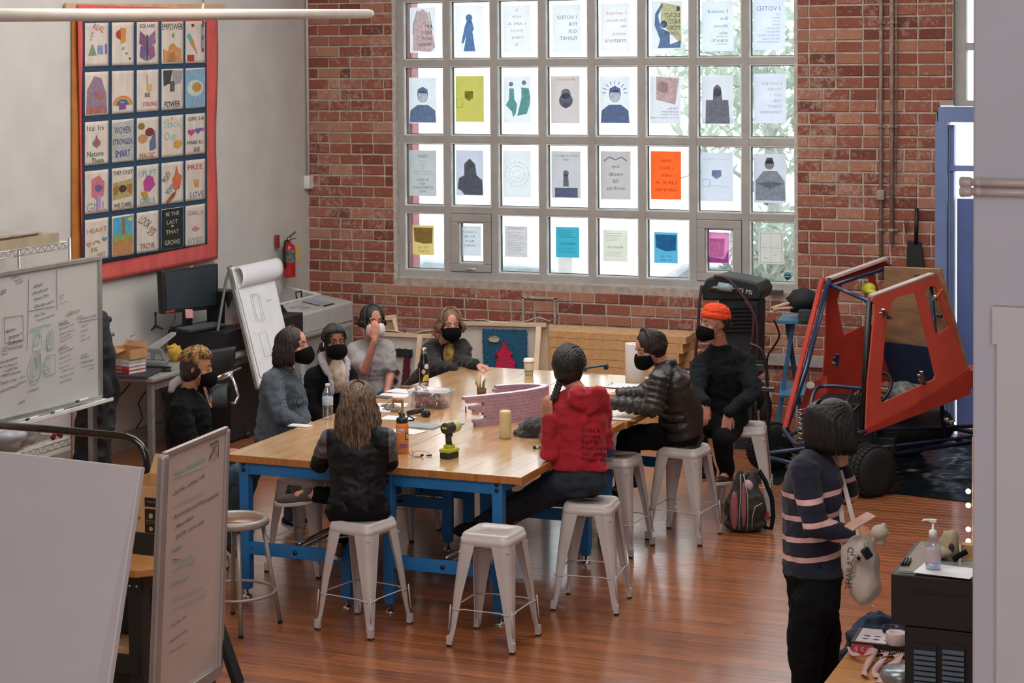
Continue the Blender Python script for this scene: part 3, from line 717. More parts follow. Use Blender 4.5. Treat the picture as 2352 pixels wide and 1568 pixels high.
def person(label,S):
 P=lambda k:Vector(S[k])
 base=Vector(S['hip']);t=thing('person',label,'person',(base.x,base.y,S.get('ground',0.0)))
 skin=S['skin'];lat=Vector(S['lat']).normalized();k=S.get('k',1.0)
 M=head_frame(S['head'],S['face'],S.get('roll',0));M=M@Matrix.Scale(S.get('hk',1.0),4)
 b=MB();add_head(b,M)
 neck_top=M@Vector((0,-0.022,-0.06));nb=P('neck')
 b.cap(neck_top,nb,0.050*k,0.056*k)
 hip=base;wst=P('waist')if 'waist' in S else hip.lerp(nb,0.38);ch=P('chest')if 'chest' in S else hip.lerp(nb,0.72)
 W=S.get('w',1.0)
 loftM(b,[(hip-UP*0.04,lat,0.10*W,0.07),(hip,lat,0.145*W,0.10),(wst,lat,0.115*W,0.085),(ch,lat,0.14*W,0.10),(ch.lerp(nb,0.7),lat,0.13*W,0.075),(nb,lat,0.05,0.05)])
 for s in(0,1):
  b.chain([S['sh'][s],S['el'][s],S['wr'][s]],[0.043*k,0.037*k,0.026*k])
  b.cap(nb,S['sh'][s],0.04,0.042)
  h=S['hand'][s]
  if h:add_hand(b,S['wr'][s],h[0],h[1],h[2],*(h[3:]or()),k=0.98*k)
  if S.get('kn'):
   hs=hip+lat*(0.08*W*(-1 if s==0 else 1));b.chain([hs,S['kn'][s],S['an'][s]],[0.075*k,0.05*k,0.036*k])
   b.cap(S['an'][s],Vector(S['an'][s])*0.6+Vector(S['toe'][s])*0.4,0.034,0.026)
 o=obj('body',b,skin,t);remesh(o,0.0058,2)
 for s in(-1,1):
  e=MB();e.cur=0;e.ell((s*0.030,0.0675,-0.001),(0.0130,0.0118,0.0060),M,12,8);e.cur=1;e.ell((s*0.030,0.0768,-0.001),(0.0056,0.0035,0.0052),M,10,6)
  obj('eye',e,[M_eyew,M_iris],t)
  if S.get('brow'):obj('eyebrow',MB().tube([M@Vector((s*0.012,0.0895,0.021)),M@Vector((s*0.03,0.082,0.029)),M@Vector((s*0.048,0.070,0.022))],[0.003,0.0035,0.0015],6),S['brow'],t)
 if S.get('mask'):
  mm=M_maskw if S['mask']=='w' else M_maskb
  mo=obj('mask',mask_mesh(M),mm,t,solid=0.002)
  lp=M_maskw if S['mask']=='w' else M_rubb
  for s in(-1,1):
   obj('ear_loop',MB().tube([M@Vector((s*0.072,0.040,-0.028)),M@Vector((s*0.079,0.01,0.012)),M@Vector((s*0.082,-0.016,0.010)),M@Vector((s*0.080,-0.016,-0.025)),M@Vector((s*0.074,0.036,-0.070))],0.0017,5),lp,mo)
 if S.get('top'):
  m,amp=S['top'][0],S['top'][1];g=MB();ex=S.get('bulk',1.0);hem=S.get('hem',0.0)
  hp=hip-(nb-hip).normalized()*hem
  loftM(g,[(hp,lat,0.158*W*ex*S.get('hipw',1),0.118*ex),(hip.lerp(wst,0.5),lat,0.156*W*ex,0.118*ex),(wst,lat,0.148*W*ex,0.112*ex),(ch,lat,0.168*W*ex,0.122*ex),(ch.lerp(nb,0.55),lat,0.160*W*ex,0.100*ex),(nb-(nb-ch).normalized()*0.005,lat,0.075*ex,0.070*ex)])
  for s in(0,1):
   sh,el,wr=(Vector(v)for v in(S['sh'][s],S['el'][s],S['wr'][s]))
   if S.get('puffer'):
    for(a,c,ra,rc,n)in((sh,el,0.078,0.072,5),(el,wr,0.070,0.050,5)):
     ax=(c-a).normalized()
     for i in range(n+1):q=a.lerp(c,i/n);g.ell((0,0,0),((ra+(rc-ra)*i/n),(ra+(rc-ra)*i/n),(c-a).length/n*0.62),basis(z=ax,o=q))
   elif S.get('short'):
    g.cap(sh,sh.lerp(el,0.62),0.068*ex,0.066*ex)
   else:
    wr2=wr+(el-wr).normalized()*0.01
    g.chain([sh,el,wr2],[0.068*ex,0.056*ex,0.040*ex])
   g.cap(nb-(nb-ch)*0.12,sh,0.060*ex,0.066*ex)
  if S.get('puffer'):
   for i in range(7):
    q=hp.lerp(ch.lerp(nb,0.4),i/6);wd=0.175*W;M2=basis(x=lat,z=(nb-hip),o=q);g.ell((0,0,0),(wd*ex,0.135*ex,0.055),M2,20,10)
  if S.get('hood'):
   hd=S['hood'];c=Vector(hd[0]);dr=Vector(hd[1]).normalized()
   for a in range(-3,4):
    q=c+lat*(0.028*a)*hd[2]-UP*(0.008*a*a*0.25)
    kk=1-abs(a)/3.6;g.ell(q-UP*0.045*kk,(0.042*hd[2],0.040*hd[2],(0.034+0.040*kk)*hd[2]))
   g.cap(nb+lat*0.065,c+lat*0.06,0.032,0.05);g.cap(nb-lat*0.065,c-lat*0.06,0.032,0.05)
  if S.get('collar'):
   a=S['collar'];g.tube([nb+UP*0.012+(Matrix.Rotation(t_,3,'Z')@lat)*0.066 for t_ in[2*PI*i/16 for i in range(16)]],a,8,closed=True)
  o=obj(S.get('topname','jacket'),g,m,t);remesh(o,0.0095,2);folds(o,amp,7.5,S.get('fst',(1,1,1.6)),seed=base.x)
  if S.get('stripes'):o.data.materials.clear();o.data.materials.append(m)
 if S.get('kn')and S.get('leg'):
  m,amp=S['leg'];g=MB();lw=S.get('legw',1.0)
  loftM(g,[(hip-UP*0.075,lat,0.12*W,0.09),(hip-UP*0.01,lat,0.165*W*S.get('hipw',1),0.125),(hip.lerp(wst,0.6),lat,0.146*W,0.110)])
  for s in(0,1):
   hs=hip+lat*(0.082*W*(-1 if s==0 else 1));kn,an=Vector(S['kn'][s]),Vector(S['an'][s]);an2=an+(kn-an).normalized()*S.get('cuff',0.03)
   g.chain([hs,hs.lerp(kn,0.5),kn,kn.lerp(an2,0.4),an2],[0.098*W,0.088*lw,0.070*lw,0.064*lw,0.050*lw])
  o=obj('trousers',g,m,t);remesh(o,0.0105,2);folds(o,amp,8,(1,1,1),seed=base.y)
  for s in(0,1):
   if S.get('shoe'):
    an,toe=Vector(S['an'][s]),Vector(S['toe'][s]);sp=S['shoe']
    f=(toe-an);f2=f.normalized();kn=Vector(S['kn'][s]);upv=(kn-an).normalized()
    upv=(upv-f2*upv.dot(f2)).normalized()
    if S.get('shoeup')and S['shoeup'][s]:upv=Vector(S['shoeup'][s]).normalized()
    heel=an-f2*0.05-upv*0.055;tt=toe-upv*0.045
    shoe(t,heel,tt+f2*0.02,sp[0],sp[1],up=upv)
 return t,M
A=aty
M_blk=mat('black_cotton','0e0f11',0.95,var=0.12,vscale=10,spec=0.2);M_navyj=mat('dark_navy_canvas','0f1319',0.9,var=0.12,vscale=9,spec=0.25)
M_jean=mat('dark_denim','1f2c38',0.85,var=0.18,vscale=16);M_jeanb=mat('blue_denim','2f4656',0.85,var=0.2,vscale=14);M_btrou=mat('black_trousers','0a0b0d',0.95,var=0.1,spec=0.2)
M_soleW=mat('white_rubber_sole','c3b4ac',0.6);M_soleK=mat('black_sole','121212',0.7);M_shoeG=mat('taupe_canvas','4c4340',0.9);M_shoeK=mat('black_shoe','111113',0.6);M_shoeB=mat('brown_leather','2c1a16',0.5)
def hair_mat(name,c1,c2,rough=0.42,sc=30):
 return mat(name,c1,rough,var=0.1,vscale=sc,col2=c2,bump=0.5,bscale=160,stretch=(1.6,1.6,0.25),spec=0.5)
H_blk=hair_mat('black_hair','0d0c0d','1c1716');H_dkb=hair_mat('dark_brown_hair','1c1412','33231c');H_brn=hair_mat('brown_hair','5a4334','8a6a50');H_hi=hair_mat('highlighted_brown_hair','2c211c','8b6c52',sc=60)
H_bld=hair_mat('bleached_blond_hair','b98a48','3a2818',sc=26)
T_=ZT
h=A(822,928,10.03)
S=dict(skin=M_sk_l,head=h,hk=1.08,face=dirv(0.06,1,-0.15),neck=A(824,985,10.0),hip=A(822,1172,9.96),lat=RV,k=0.95,sh=[A(762,1012,9.98),A(884,1010,10.0)],el=[A(735,1062,10.08),A(892,1060,10.10)],wr=[A(752,1022,10.34),A(868,1018,10.36)],hand=[(CV,UP,1,0.3),(CV,UP,-1,0.3)],kn=[A(800,1135,10.42),A(862,1150,10.42)],an=[A(774,1262,10.12),A(710,1134,10.20)],toe=[A(770,1262,10.32),A(646,1142,10.12)],shoeup=[None,UP*0.9+RV*0.35-CV*0.2],top=(None,0.010),hem=0.0,w=1.02,bulk=1.02,leg=(M_btrou,0.006),shoe=(M_shoeG,M_soleW),hood=None,collar=0.016,hipw=1.15,cuff=0.05)
def varsity():
 m=bpy.data.materials.new('black_satin_with_grey_sleeve_tops');m.use_nodes=True;n=m.node_tree.nodes;l=m.node_tree.links;b=n['Principled BSDF']
 b.inputs['Roughness'].default_value=0.6;b.inputs['Specular IOR Level'].default_value=0.3
 tc=n.new('ShaderNodeNewGeometry');vm=n.new('ShaderNodeVectorMath');vm.operation='DOT_PRODUCT';l.new(tc.outputs['Position'],vm.inputs[0]);vm.inputs[1].default_value=RV
 c=A(822,1000,10.0).dot(RV)
 sb=n.new('ShaderNodeMath');sb.operation='SUBTRACT';l.new(vm.outputs['Value'],sb.inputs[0]);sb.inputs[1].default_value=c
 ab=n.new('ShaderNodeMath');ab.operation='ABSOLUTE';l.new(sb.outputs[0],ab.inputs[0])
 gt=n.new('ShaderNodeMath');gt.operation='GREATER_THAN';gt.inputs[1].default_value=0.178;l.new(ab.outputs[0],gt.inputs[0])
 sp=n.new('ShaderNodeSeparateXYZ');l.new(tc.outputs['Position'],sp.inputs[0]);g2=n.new('ShaderNodeMath');g2.operation='GREATER_THAN';g2.inputs[1].default_value=A(735,1050,10.0).z;l.new(sp.outputs['Z'],g2.inputs[0])
 mu=n.new('ShaderNodeMath');mu.operation='MULTIPLY';l.new(gt.outputs[0],mu.inputs[0]);l.new(g2.outputs[0],mu.inputs[1])
 mx=n.new('ShaderNodeMix');mx.data_type='RGBA';l.new(mu.outputs[0],mx.inputs[0]);mx.inputs[6].default_value=srgb('0e1012');mx.inputs[7].default_value=srgb('5e5a5c');l.new(mx.outputs[2],b.inputs['Base Color']);return m
S['top']=(varsity(),0.010)
p6,M6=person('person in a black and grey varsity jacket seen from behind, long highlighted hair',S)
obj('hair',hair_mesh(M6,480,3,r0=0.005,face=60,front_len=0.14,back_len=0.31,spread=2.0,wave=0.008,puff=1.5),H_hi,p6)
M_red=mat('red_fleece','a81c2a',0.9,var=0.12,vscale=9,sheen=0.1)
h=A(1308,842,10.92)
S=dict(skin=M_sk_m,head=h,hk=1.12,face=dirv(0.25,1,-0.18),neck=A(1332,905,10.86),hip=A(1328,1105,10.84),lat=(RV*1+CV*0.15),k=0.95,sh=[A(1283,932,10.82),A(1378,930,10.92)],el=[A(1264,1036,10.72),A(1385,1015,11.0)],wr=[A(1262,962,10.72),A(1340,985,11.2)],hand=[(UP*0.9-RV*0.15,-CV-RV*0.6,-1,0.55),None],kn=[A(1208,1150,10.95),A(1250,1140,11.2)],an=[A(1095,1205,10.85),A(1150,1195,11.0)],toe=[A(1058,1212,10.90),A(1125,1205,11.0)],top=(M_red,0.011),hem=-0.075,w=0.98,bulk=1.1,leg=(M_jean,0.008),shoe=(M_shoeK,M_soleK),hood=(A(1352,905,10.76),CV,1.0),topname='hoodie',hipw=1.08)
p7,M7=person('person in a red hoodie with black braid, back turned, sitting at the right edge',S)
obj('hair',hair_mesh(M7,300,5,r0=0.0055,pulled=(-0.45,-1,-0.55),puff=1.4,capr=1.03),H_blk,p7)
bp=[A(1290,868,10.86),A(1283,885,10.80),A(1277,902,10.76),A(1272,918,10.74)]
b=MB()
for i in range(14):
 f=i/13*2.999;j=int(f);q=bp[j].lerp(bp[j+1],f-j);s=(-1)**i;b.ell((0,0,0),(0.016,0.014,0.019),basis(z=(0.25*s,0,1),o=q+RV*0.008*s),8,6)
b.tube([bp[3],bp[3]-UP*0.03],[0.01,0.002],6);obj('braid',b,H_blk,p7)
M_prt=mat('dark_print','4a1018',0.9)
def back_text(parent,lines,o,xd,up,size,m,mirror=False,name='back_print',step=1.35):
 xd=Vector(xd).normalized();up=Vector(up);up=(up-xd*up.dot(xd)).normalized();b=MB()
 for i,s in enumerate(lines):
  vs,fs=text_verts(s);
  if not vs:continue
  x0=min(v.x for v in vs);zz=xd.cross(up);MM=Matrix((xd,up,zz)).transposed().to_4x4();MM.translation=Vector(o)-up*(i*size*step)
  b.add([((v.x-x0)*size,v.y*size,0)for v in vs],fs,MM)
 return b
def wrap_print(b,target,off=0.003,direction=None):
 """lays lettering onto a garment by ray casting along direction"""
 from mathutils.bvhtree import BVHTree
 me=target.data;R=MW[target];bv=BVHTree.FromPolygons([R@v.co for v in me.vertices],[tuple(p.vertices)for p in me.polygons]);d=Vector(direction).normalized()
 out=[]
 for v in b.v:
  hit=bv.ray_cast(v-d*0.6,d,2.0)
  out.append(hit[0]-d*off if hit[0]is not None else v)
 b.v=out;return b
def subdiv(b,cuts=1):return b
viewd=(A(1340,1010,10.9)-Vector((0,0,H))).normalized()
hood=[c for c in p7.children if c.name.startswith('hoodie')][0]
b=back_text(p7,['Drills &','Drivers','Kerf &','Fillet welds','Girl power &','Power tools'],A(1336,988,10.7),RV-CV*0.1,UP,0.036,M_prt,step=0.95)
obj('back_print',wrap_print(b,hood,0.004,viewd),M_prt,p7)
M_puf=mat('dark_olive_nylon','2a2726',0.42,var=0.1,vscale=8)
h=A(1492,796,12.36)
S=dict(skin=M_sk_l,head=h,face=dirv(-0.85,-0.25,-0.42),neck=A(1525,838,12.45),hip=A(1568,1000,12.64),lat=(CV*0.85-RV*0.25-UP*0.1)*-1,k=1.0,sh=[A(1515,868,12.22),A(1528,862,12.66)],el=[A(1500,938,12.16),A(1480,905,12.6)],wr=[A(1412,925,12.20),A(1420,905,12.52)],hand=[(dirv(-1,0.15,-0.1),UP,-1,0.35),(dirv(-1,0.1,-0.05),UP,1,0.3)],kn=[A(1440,1010,12.35),A(1450,1000,12.66)],an=[A(1428,1120,12.42),A(1450,1100,12.66)],toe=[A(1395,1128,12.40),A(1418,1105,12.66)],top=(M_puf,0.004),hem=0.02,w=0.95,bulk=1.0,puffer=True,leg=(M_btrou,0.006),shoe=(M_shoeK,M_soleK),mask='b',brow=H_dkb,collar=0.024,chest=A(1548,895,12.5),waist=A(1575,945,12.58))
p8,M8=person('person in a dark puffer jacket and black mask leaning on the bench, head down',S)
obj('hair',hair_mesh(M8,380,8,r0=0.0055,face=72,front_len=0.03,back_len=0.08,wave=0.012,puff=1.8,pull=0.5),H_dkb,p8)
h=A(1640,742,13.33)
S=dict(skin=M_sk_r,head=h,face=dirv(-0.93,-0.38,-0.02),neck=A(1655,800,13.42),hip=A(1668,965,13.5),lat=(RV*0.85+CV*0.5),k=1.0,sh=[A(1612,838,13.30),A(1712,832,13.55)],el=[A(1598,905,13.12),A(1728,905,13.36)],wr=[A(1620,925,12.95),A(1672,948,13.16)],hand=[(dirv(-0.1,-0.5,-0.8),dirv(0.3,-1),-1,0.3),(dirv(-0.15,-0.25,-1),dirv(0.1,-1,0.3),-1,0.12)],kn=[A(1592,990,13.05),A(1658,1012,13.08)],an=[A(1630,1082,13.2),A(1672,1092,13.14)],toe=[A(1600,1090,13.1),A(1645,1098,12.95)],top=(M_navyj,0.008),hem=0.0,w=1.02,bulk=1.1,leg=(M_btrou,0.006),shoe=(M_shoeB,M_soleW),mask='b',brow=H_dkb,collar=0.02,legw=1.05)
p9,M9=person('person in an orange knit beanie and dark work jacket on the far right stool',S)
M_bean=mat('orange_knit','e8481f',0.95,var=0.08,vscale=30,wave=(34,'Z'),bump=0.6)
b=MB(M9);
prof=[(0.097,0.032),(0.104,0.040),(0.106,0.055),(0.103,0.070),(0.098,0.074),(0.099,0.080),(0.094,0.100),(0.078,0.122),(0.05,0.138),(0.02,0.144),(0.0,0.145)]
b.lathe([(r_,z_)for r_,z_ in prof],Matrix.Rotation(math.radians(12),4,'X')@Matrix.Translation((0,-0.006,0.0)),30,sx=0.90,sy=1.06);b.ell((0,-0.01,0.06),(0.08,0.098,0.06))
obj('beanie',b,M_bean,p9)
obj('hair',hair_mesh(M9,60,12,r0=0.006,face=95,cap=False,front_len=0.0,back_len=0.02,pull=1,wave=0.01).ell(M9@Vector((0,-0.115,-0.03)),(0.028,0.028,0.026)).ell(M9@Vector((0,-0.045,-0.01)),(0.062,0.055,0.06)),H_dkb,p9)
h=A(452,842,10.78)
S=dict(skin=M_sk_m,head=h,face=dirv(0.97,0.06,-0.16),neck=A(432,900,10.78),hip=A(428,1085,10.80),lat=(CV*0.8-RV*0.35)*-1,k=1.0,sh=[A(452,935,10.98),A(412,942,10.58)],el=[A(470,1010,11.05),A(440,1035,10.55)],wr=[A(515,1035,10.98),A(492,1048,10.68)],hand=[(RV,UP,1,0.4),(RV,UP,-1,0.4)],kn=[A(575,1075,10.96),A(565,1092,10.74)],an=[A(540,1190,10.95),A(528,1248,10.78)],toe=[A(580,1205,10.95),A(560,1275,10.78)],top=(M_blk,0.011),hem=0.06,w=1.08,bulk=1.15,leg=(M_jeanb,0.008),shoe=(M_shoeK,M_soleW),mask='b',brow=H_dkb,hood=(A(404,905,10.76),CV,1.45),topname='hoodie',legw=1.15)
p1,M1=person('person with bleached blond hair, black mask and black hoodie at the left',S)
obj('hair',MB().ell((0,-0.022,0.0),(0.079,0.088,0.098),M1,22,14).ell((0,-0.04,-0.04),(0.070,0.062,0.07),M1,20,12),H_dkb,p1)
fb=hair_mesh(M1,250,21,r0=0.0068,face=75,cap=False,front_len=0.0,back_len=0.0,wave=0.013,puff=3.6,bangs=True,side_ph=82)
obj('blond_fringe',fb,H_bld,p1)
obj('hood_lining',MB().tube([A(392,900,10.66),A(398,882,10.70),A(412,872,10.74),A(424,872,10.80)],[0.02,0.03,0.03,0.015],10),mat('pale_grey_lining','a8a0a0',0.9),p1)
obj('sock_shape',MB().tube([A(405,893,10.6),A(420,905,10.6)],0.004,6),M_blk,p1).name='drawstring'
M_rib=mat('blue_grey_ribbed_knit','51606e',0.95,var=0.08,vscale=12,wave=(38,'X'),bump=0.9,sheen=0.2)
h=A(674,792,11.72)
S=dict(skin=M_sk_l,head=h,hk=1.06,face=dirv(0.88,-0.28,0.02),neck=A(652,850,11.74),hip=A(632,1010,11.72),lat=(CV*0.75-RV*0.5)*-1,k=0.95,sh=[A(668,868,11.92),A(622,878,11.56)],el=[A(690,942,11.95),A(645,955,11.48)],wr=[A(700,968,11.86),A(698,978,11.60)],hand=[(dirv(1,0.2,-0.3),UP,1,0.5),(dirv(1,0.3,-0.3),UP,-1,0.5)],kn=[A(690,1035,11.9),A(680,1050,11.7)],an=[atz(672,1180,0.1),atz(668,1192,0.1)],toe=[atz(705,1190,0.06),atz(700,1205,0.06)],top=(M_rib,0.008),hem=0.02,w=1.05,bulk=1.12,leg=(M_jeanb,0.007),shoe=(M_shoeK,M_soleW),mask='b',brow=H_blk,topname='sweater',collar=0.014)
p2,M2_=person('person in a blue grey ribbed sweater with long dark hair and black mask',S)
obj('hair',hair_mesh(M2_,460,31,r0=0.0052,face=64,front_len=0.14,back_len=0.15,spread=1.2,wave=0.006,puff=1.1),H_dkb,p2)
obj('pale_cuff',MB().tube([A(686,975,11.62),A(720,980,11.66)],[0.012,0.012],8),mat('blue_glove','2f6f9e',0.6),p2).name='cuff'
h=A(768,782,12.48)
S=dict(skin=M_sk_d,head=h,face=dirv(0.35,-0.93,-0.04),neck=A(762,842,12.55),hip=A(762,985,12.6),lat=(RV*0.85+CV*0.35)*-1,k=0.95,sh=[A(798,862,12.62),A(722,868,12.48)],el=[A(806,925,12.55),A(716,935,12.40)],wr=[A(790,948,12.4),A(745,962,12.35)],hand=[(dirv(0.2,-1),UP,-1,0.4),(dirv(0.4,-1),UP,1,0.4)],kn=[A(800,1010,12.35),A(760,1010,12.3)],an=[A(800,1100,12.35),A(760,1100,12.3)],toe=[A(815,1105,12.25),A(775,1105,12.2)],top=(M_blk,0.008),hem=0.0,w=1.0,bulk=1.1,leg=(M_jean,0.006),shoe=(M_shoeK,M_soleK),mask='b',brow=H_blk)
p3,M3=person('person in a black jacket with a grey hood, dark ponytail, facing the camera',S)
hb=hair_mesh(M3,260,41,r0=0.0048,pulled=(0,-1,-0.2),puff=0.6)
for i in range(60):
 r_=random.Random(i);a=M3@Vector((-0.02,-0.10,-0.02));q1=a+RV*(-0.06+r_.uniform(-.03,.03))-UP*r_.uniform(0.02,0.08)+CV*r_.uniform(-.02,.05);q2=q1-UP*r_.uniform(0.04,0.10)+RV*r_.uniform(-.04,.03)
 hb.tube([a,a.lerp(q1,0.5)+UP*0.02,q1,q2],[0.008,0.010,0.009,0.002],5)
obj('hair',hb,H_blk,p3)
M_gh=mat('grey_jersey','a49fa3',0.95,var=0.06,sheen=0.2)
g=MB();
for s in(-1,1):g.tube([M3@Vector((s*0.02,-0.11,-0.10)),M3@Vector((s*0.075,-0.06,-0.115)),M3@Vector((s*0.088,0.03,-0.155)),M3@Vector((s*0.060,0.10,-0.24)),M3@Vector((s*0.05,0.135,-0.36))],[0.03,0.034,0.030,0.024,0.014],10,sq=0.7)
o=obj('grey_hood',g,M_gh,p3);remesh(o,0.009,2);folds(o,0.006,14)
M_pld=mat('tan_plaid_shirt','a98a72',0.9,var=0.15,vscale=25,col2='d8cdc0')
o=obj('shirt',MB().ell(M3@Vector((0,0.075,-0.235)),(0.07,0.055,0.13)),M_pld,p3)
obj('earbud',MB().cap(M3@Vector((0.083,0.008,-0.012)),M3@Vector((0.083,0.014,-0.038)),0.005,0.003),mat('white_plastic','dcdcda',0.4),p3)
M_tee=mat('heather_grey_jersey','9b9698',0.95,var=0.06,vscale=20,sheen=0.2)
h=A(856,735,13.5)
S=dict(skin=M_sk_r,head=h,face=dirv(0.42,-0.9,-0.06),neck=A(850,790,13.55),hip=A(858,905,13.58),lat=(RV*0.9+CV*0.3)*-1,k=0.95,sh=[A(886,800,13.62),A(816,806,13.50)],el=[A(896,865,13.55),A(838,852,13.30)],wr=[A(888,902,13.45),A(860,782,13.28)],hand=[(dirv(0.2,-0.8,-0.5),UP,1,0.3),(dirv(0.08,0.05,1),dirv(0.05,-1),-1,0.28)],kn=[A(890,950,13.4),A(850,950,13.4)],an=[A(890,1030,13.5),A(850,1030,13.5)],toe=[A(900,1035,13.4),A(860,1035,13.4)],top=(M_tee,0.007),hem=0.0,short=True,w=0.95,bulk=1.06,leg=(M_jeanb,0.005),shoe=(M_shoeK,M_soleW),mask='w',brow=H_blk,topname='tee_shirt',collar=0.010)
p4,M4=person('person in a grey T-shirt with glasses, one hand at a white mask',S)
obj('hair',hair_mesh(M4,440,51,r0=0.0052,face=60,front_len=0.05,back_len=0.06,spread=1.6,puff=1.0),H_blk,p4)
g=MB();
for s in(-1,1):
 g.tube([M4@Vector((s*0.033+0.024*math.cos(a),0.098,-0.004+0.019*math.sin(a)))for a in[2*PI*i/18 for i in range(18)]],0.0017,6,closed=True)
 g.tube([M4@Vector((s*0.057,0.096,0.004)),M4@Vector((s*0.076,0.03,0.006)),M4@Vector((s*0.080,-0.01,0.0))],0.0017,6)
g.tube([M4@Vector((-0.010,0.099,0.0)),M4@Vector((0.010,0.099,0.0))],0.0016,6)
obj('glasses',g,mat('amber_frames','5a3420',0.35),p4)
M_tx=mat('faded_black_print','3a3838',0.9)
tee=[c for c in p4.children if c.name.startswith('tee_shirt')][0]
b=MB();MM=basis(x=RV,y=UP,o=A(866,858,13.3))
for i,s in enumerate(['LOS ANGELES','BUILDING','INSTITUTE']):put_text(b,s,MM@Matrix.Translation((0,-0.034*i+0.02,0)),size=0.030)
obj('shirt_print',wrap_print(b,tee,0.003,(A(866,858,13.3)-Vector((0,0,H)))),M_tx,p4)
M_cor=mat('charcoal_hoodie','1f1d1f',0.95,var=0.12,vscale=9,sheen=0.1)
h=A(1034,742,14.02)
S=dict(skin=M_sk_l,head=h,face=dirv(0.22,-0.95,-0.12),neck=A(1022,790,14.10),hip=A(972,895,14.42),lat=(RV*0.95+CV*0.2)*-1,k=1.0,sh=[A(1062,800,14.08),A(988,806,14.12)],el=[A(1062,836,13.92),A(1000,848,13.76)],wr=[A(1094,838,13.72),A(1040,848,13.62)],hand=[(dirv(0.9,-0.5,-0.1),UP,1,0.9),None],kn=[A(960,960,14.3),A(930,960,14.3)],an=[A(965,1040,14.5),A(930,1040,14.5)],toe=[A(975,1045,14.35),A(940,1045,14.35)],top=(M_cor,0.010),hem=0.03,w=0.98,bulk=1.12,leg=(M_btrou,0.006),shoe=(M_shoeK,M_soleK),mask='b',brow=H_brn,topname='hoodie',hood=(A(1015,788,14.22),CV,1.0),chest=A(1018,828,14.14),waist=A(1000,865,14.25))
p5,M5=person('person with wavy light brown hair leaning on the far edge of the workbenches',S)
obj('hair',hair_mesh(M5,420,61,r0=0.0055,face=58,front_len=0.07,back_len=0.08,spread=2.2,wave=0.011,puff=1.6),H_brn,p5)
M_gold=mat('olive_shirt_with_gold_print','55493a',0.8,var=0.2,vscale=22,col2='c09a3e')
o=obj('shirt',MB().ell(A(1034,822,14.02),(0.058,0.07,0.12)),M_gold,p5)
def stripes():
 m=bpy.data.materials.new('navy_knit_with_pink_stripes');m.use_nodes=True;n=m.node_tree.nodes;l=m.node_tree.links;b=n['Principled BSDF']
 b.inputs['Roughness'].default_value=0.95;b.inputs['Sheen Weight'].default_value=0.08
 gp=n.new('ShaderNodeNewGeometry');sp=n.new('ShaderNodeSeparateXYZ');l.new(gp.outputs['Position'],sp.inputs[0])
 dt=n.new('ShaderNodeVectorMath');dt.operation='DOT_PRODUCT';l.new(gp.outputs['Position'],dt.inputs[0]);dt.inputs[1].default_value=RV
 base=A(1860,1125,9.35);cx=base.dot(RV)
 d1=n.new('ShaderNodeMath');d1.operation='SUBTRACT';l.new(dt.outputs['Value'],d1.inputs[0]);d1.inputs[1].default_value=cx
 mr=n.new('ShaderNodeMath');mr.operation='MULTIPLY';mr.inputs[1].default_value=0.16;l.new(d1.outputs[0],mr.inputs[0])
 z=n.new('ShaderNodeMath');z.operation='SUBTRACT';l.new(sp.outputs['Z'],z.inputs[0]);l.new(mr.outputs[0],z.inputs[1])
 prev=None
 for py in(1122,1172,1220,1264):
  zc=A(1850,py,9.35).z
  a=n.new('ShaderNodeMath');a.operation='SUBTRACT';l.new(z.outputs[0],a.inputs[0]);a.inputs[1].default_value=zc
  c=n.new('ShaderNodeMath');c.operation='ABSOLUTE';l.new(a.outputs[0],c.inputs[0])
  g=n.new('ShaderNodeMath');g.operation='LESS_THAN';l.new(c.outputs[0],g.inputs[0]);g.inputs[1].default_value=0.0125
  if prev:s=n.new('ShaderNodeMath');s.operation='MAXIMUM';l.new(prev.outputs[0],s.inputs[0]);l.new(g.outputs[0],s.inputs[1]);prev=s
  else:prev=g
 nz=n.new('ShaderNodeTexNoise');nz.inputs['Scale'].default_value=180;bp=n.new('ShaderNodeBump');bp.inputs['Strength'].default_value=0.4;bp.inputs['Distance'].default_value=0.004;l.new(nz.outputs['Fac'],bp.inputs['Height']);l.new(bp.outputs[0],b.inputs['Normal'])
 mx=n.new('ShaderNodeMix');mx.data_type='RGBA';l.new(prev.outputs[0],mx.inputs[0]);mx.inputs[6].default_value=srgb('191a2c');mx.inputs[7].default_value=srgb('d6a9a4');l.new(mx.outputs[2],b.inputs['Base Color']);return m
h=A(1912,982,9.38)
S=dict(skin=M_sk_l,head=h,hk=1.12,face=dirv(0.72,0.40,-0.62),neck=A(1878,1042,9.34),hip=A(1868,1318,9.32),lat=(CV*-0.8+RV*0.45),k=0.95,sh=[A(1878,1078,9.50),A(1848,1082,9.20)],el=[A(1945,1130,9.55),A(1872,1205,9.12)],wr=[A(1938,1080,9.48),A(1952,1228,9.20)],hand=[(dirv(-0.1,0,1),dirv(0.5,-0.8),-1,0.7),(dirv(1,0.1,0.1),dirv(0.0,-0.6,0.4),1,0.75)],kn=[A(1888,1450,9.42),A(1852,1452,9.22)],an=[A(1888,1612,9.42),A(1850,1630,9.24)],toe=[A(1925,1618,9.42),A(1890,1640,9.24)],top=(stripes(),0.007),hem=0.0,w=0.92,bulk=1.08,leg=(M_btrou,0.007),shoe=(M_shoeK,M_soleK),topname='sweater',legw=1.35,collar=0.0,hipw=1.1,chest=A(1866,1130,9.34),waist=A(1862,1220,9.33),cuff=0.10)
S['collar']=0.01
p10,M10=person('standing person in a navy sweater with pink stripes looking at a phone',S)
obj('hair',hair_mesh(M10,620,71,r0=0.0055,face=48,spread=0.8,puff=1.2,capr=1.08,flare=0.22,cutz=A(1900,1035,9.38).z),H_blk,p10)
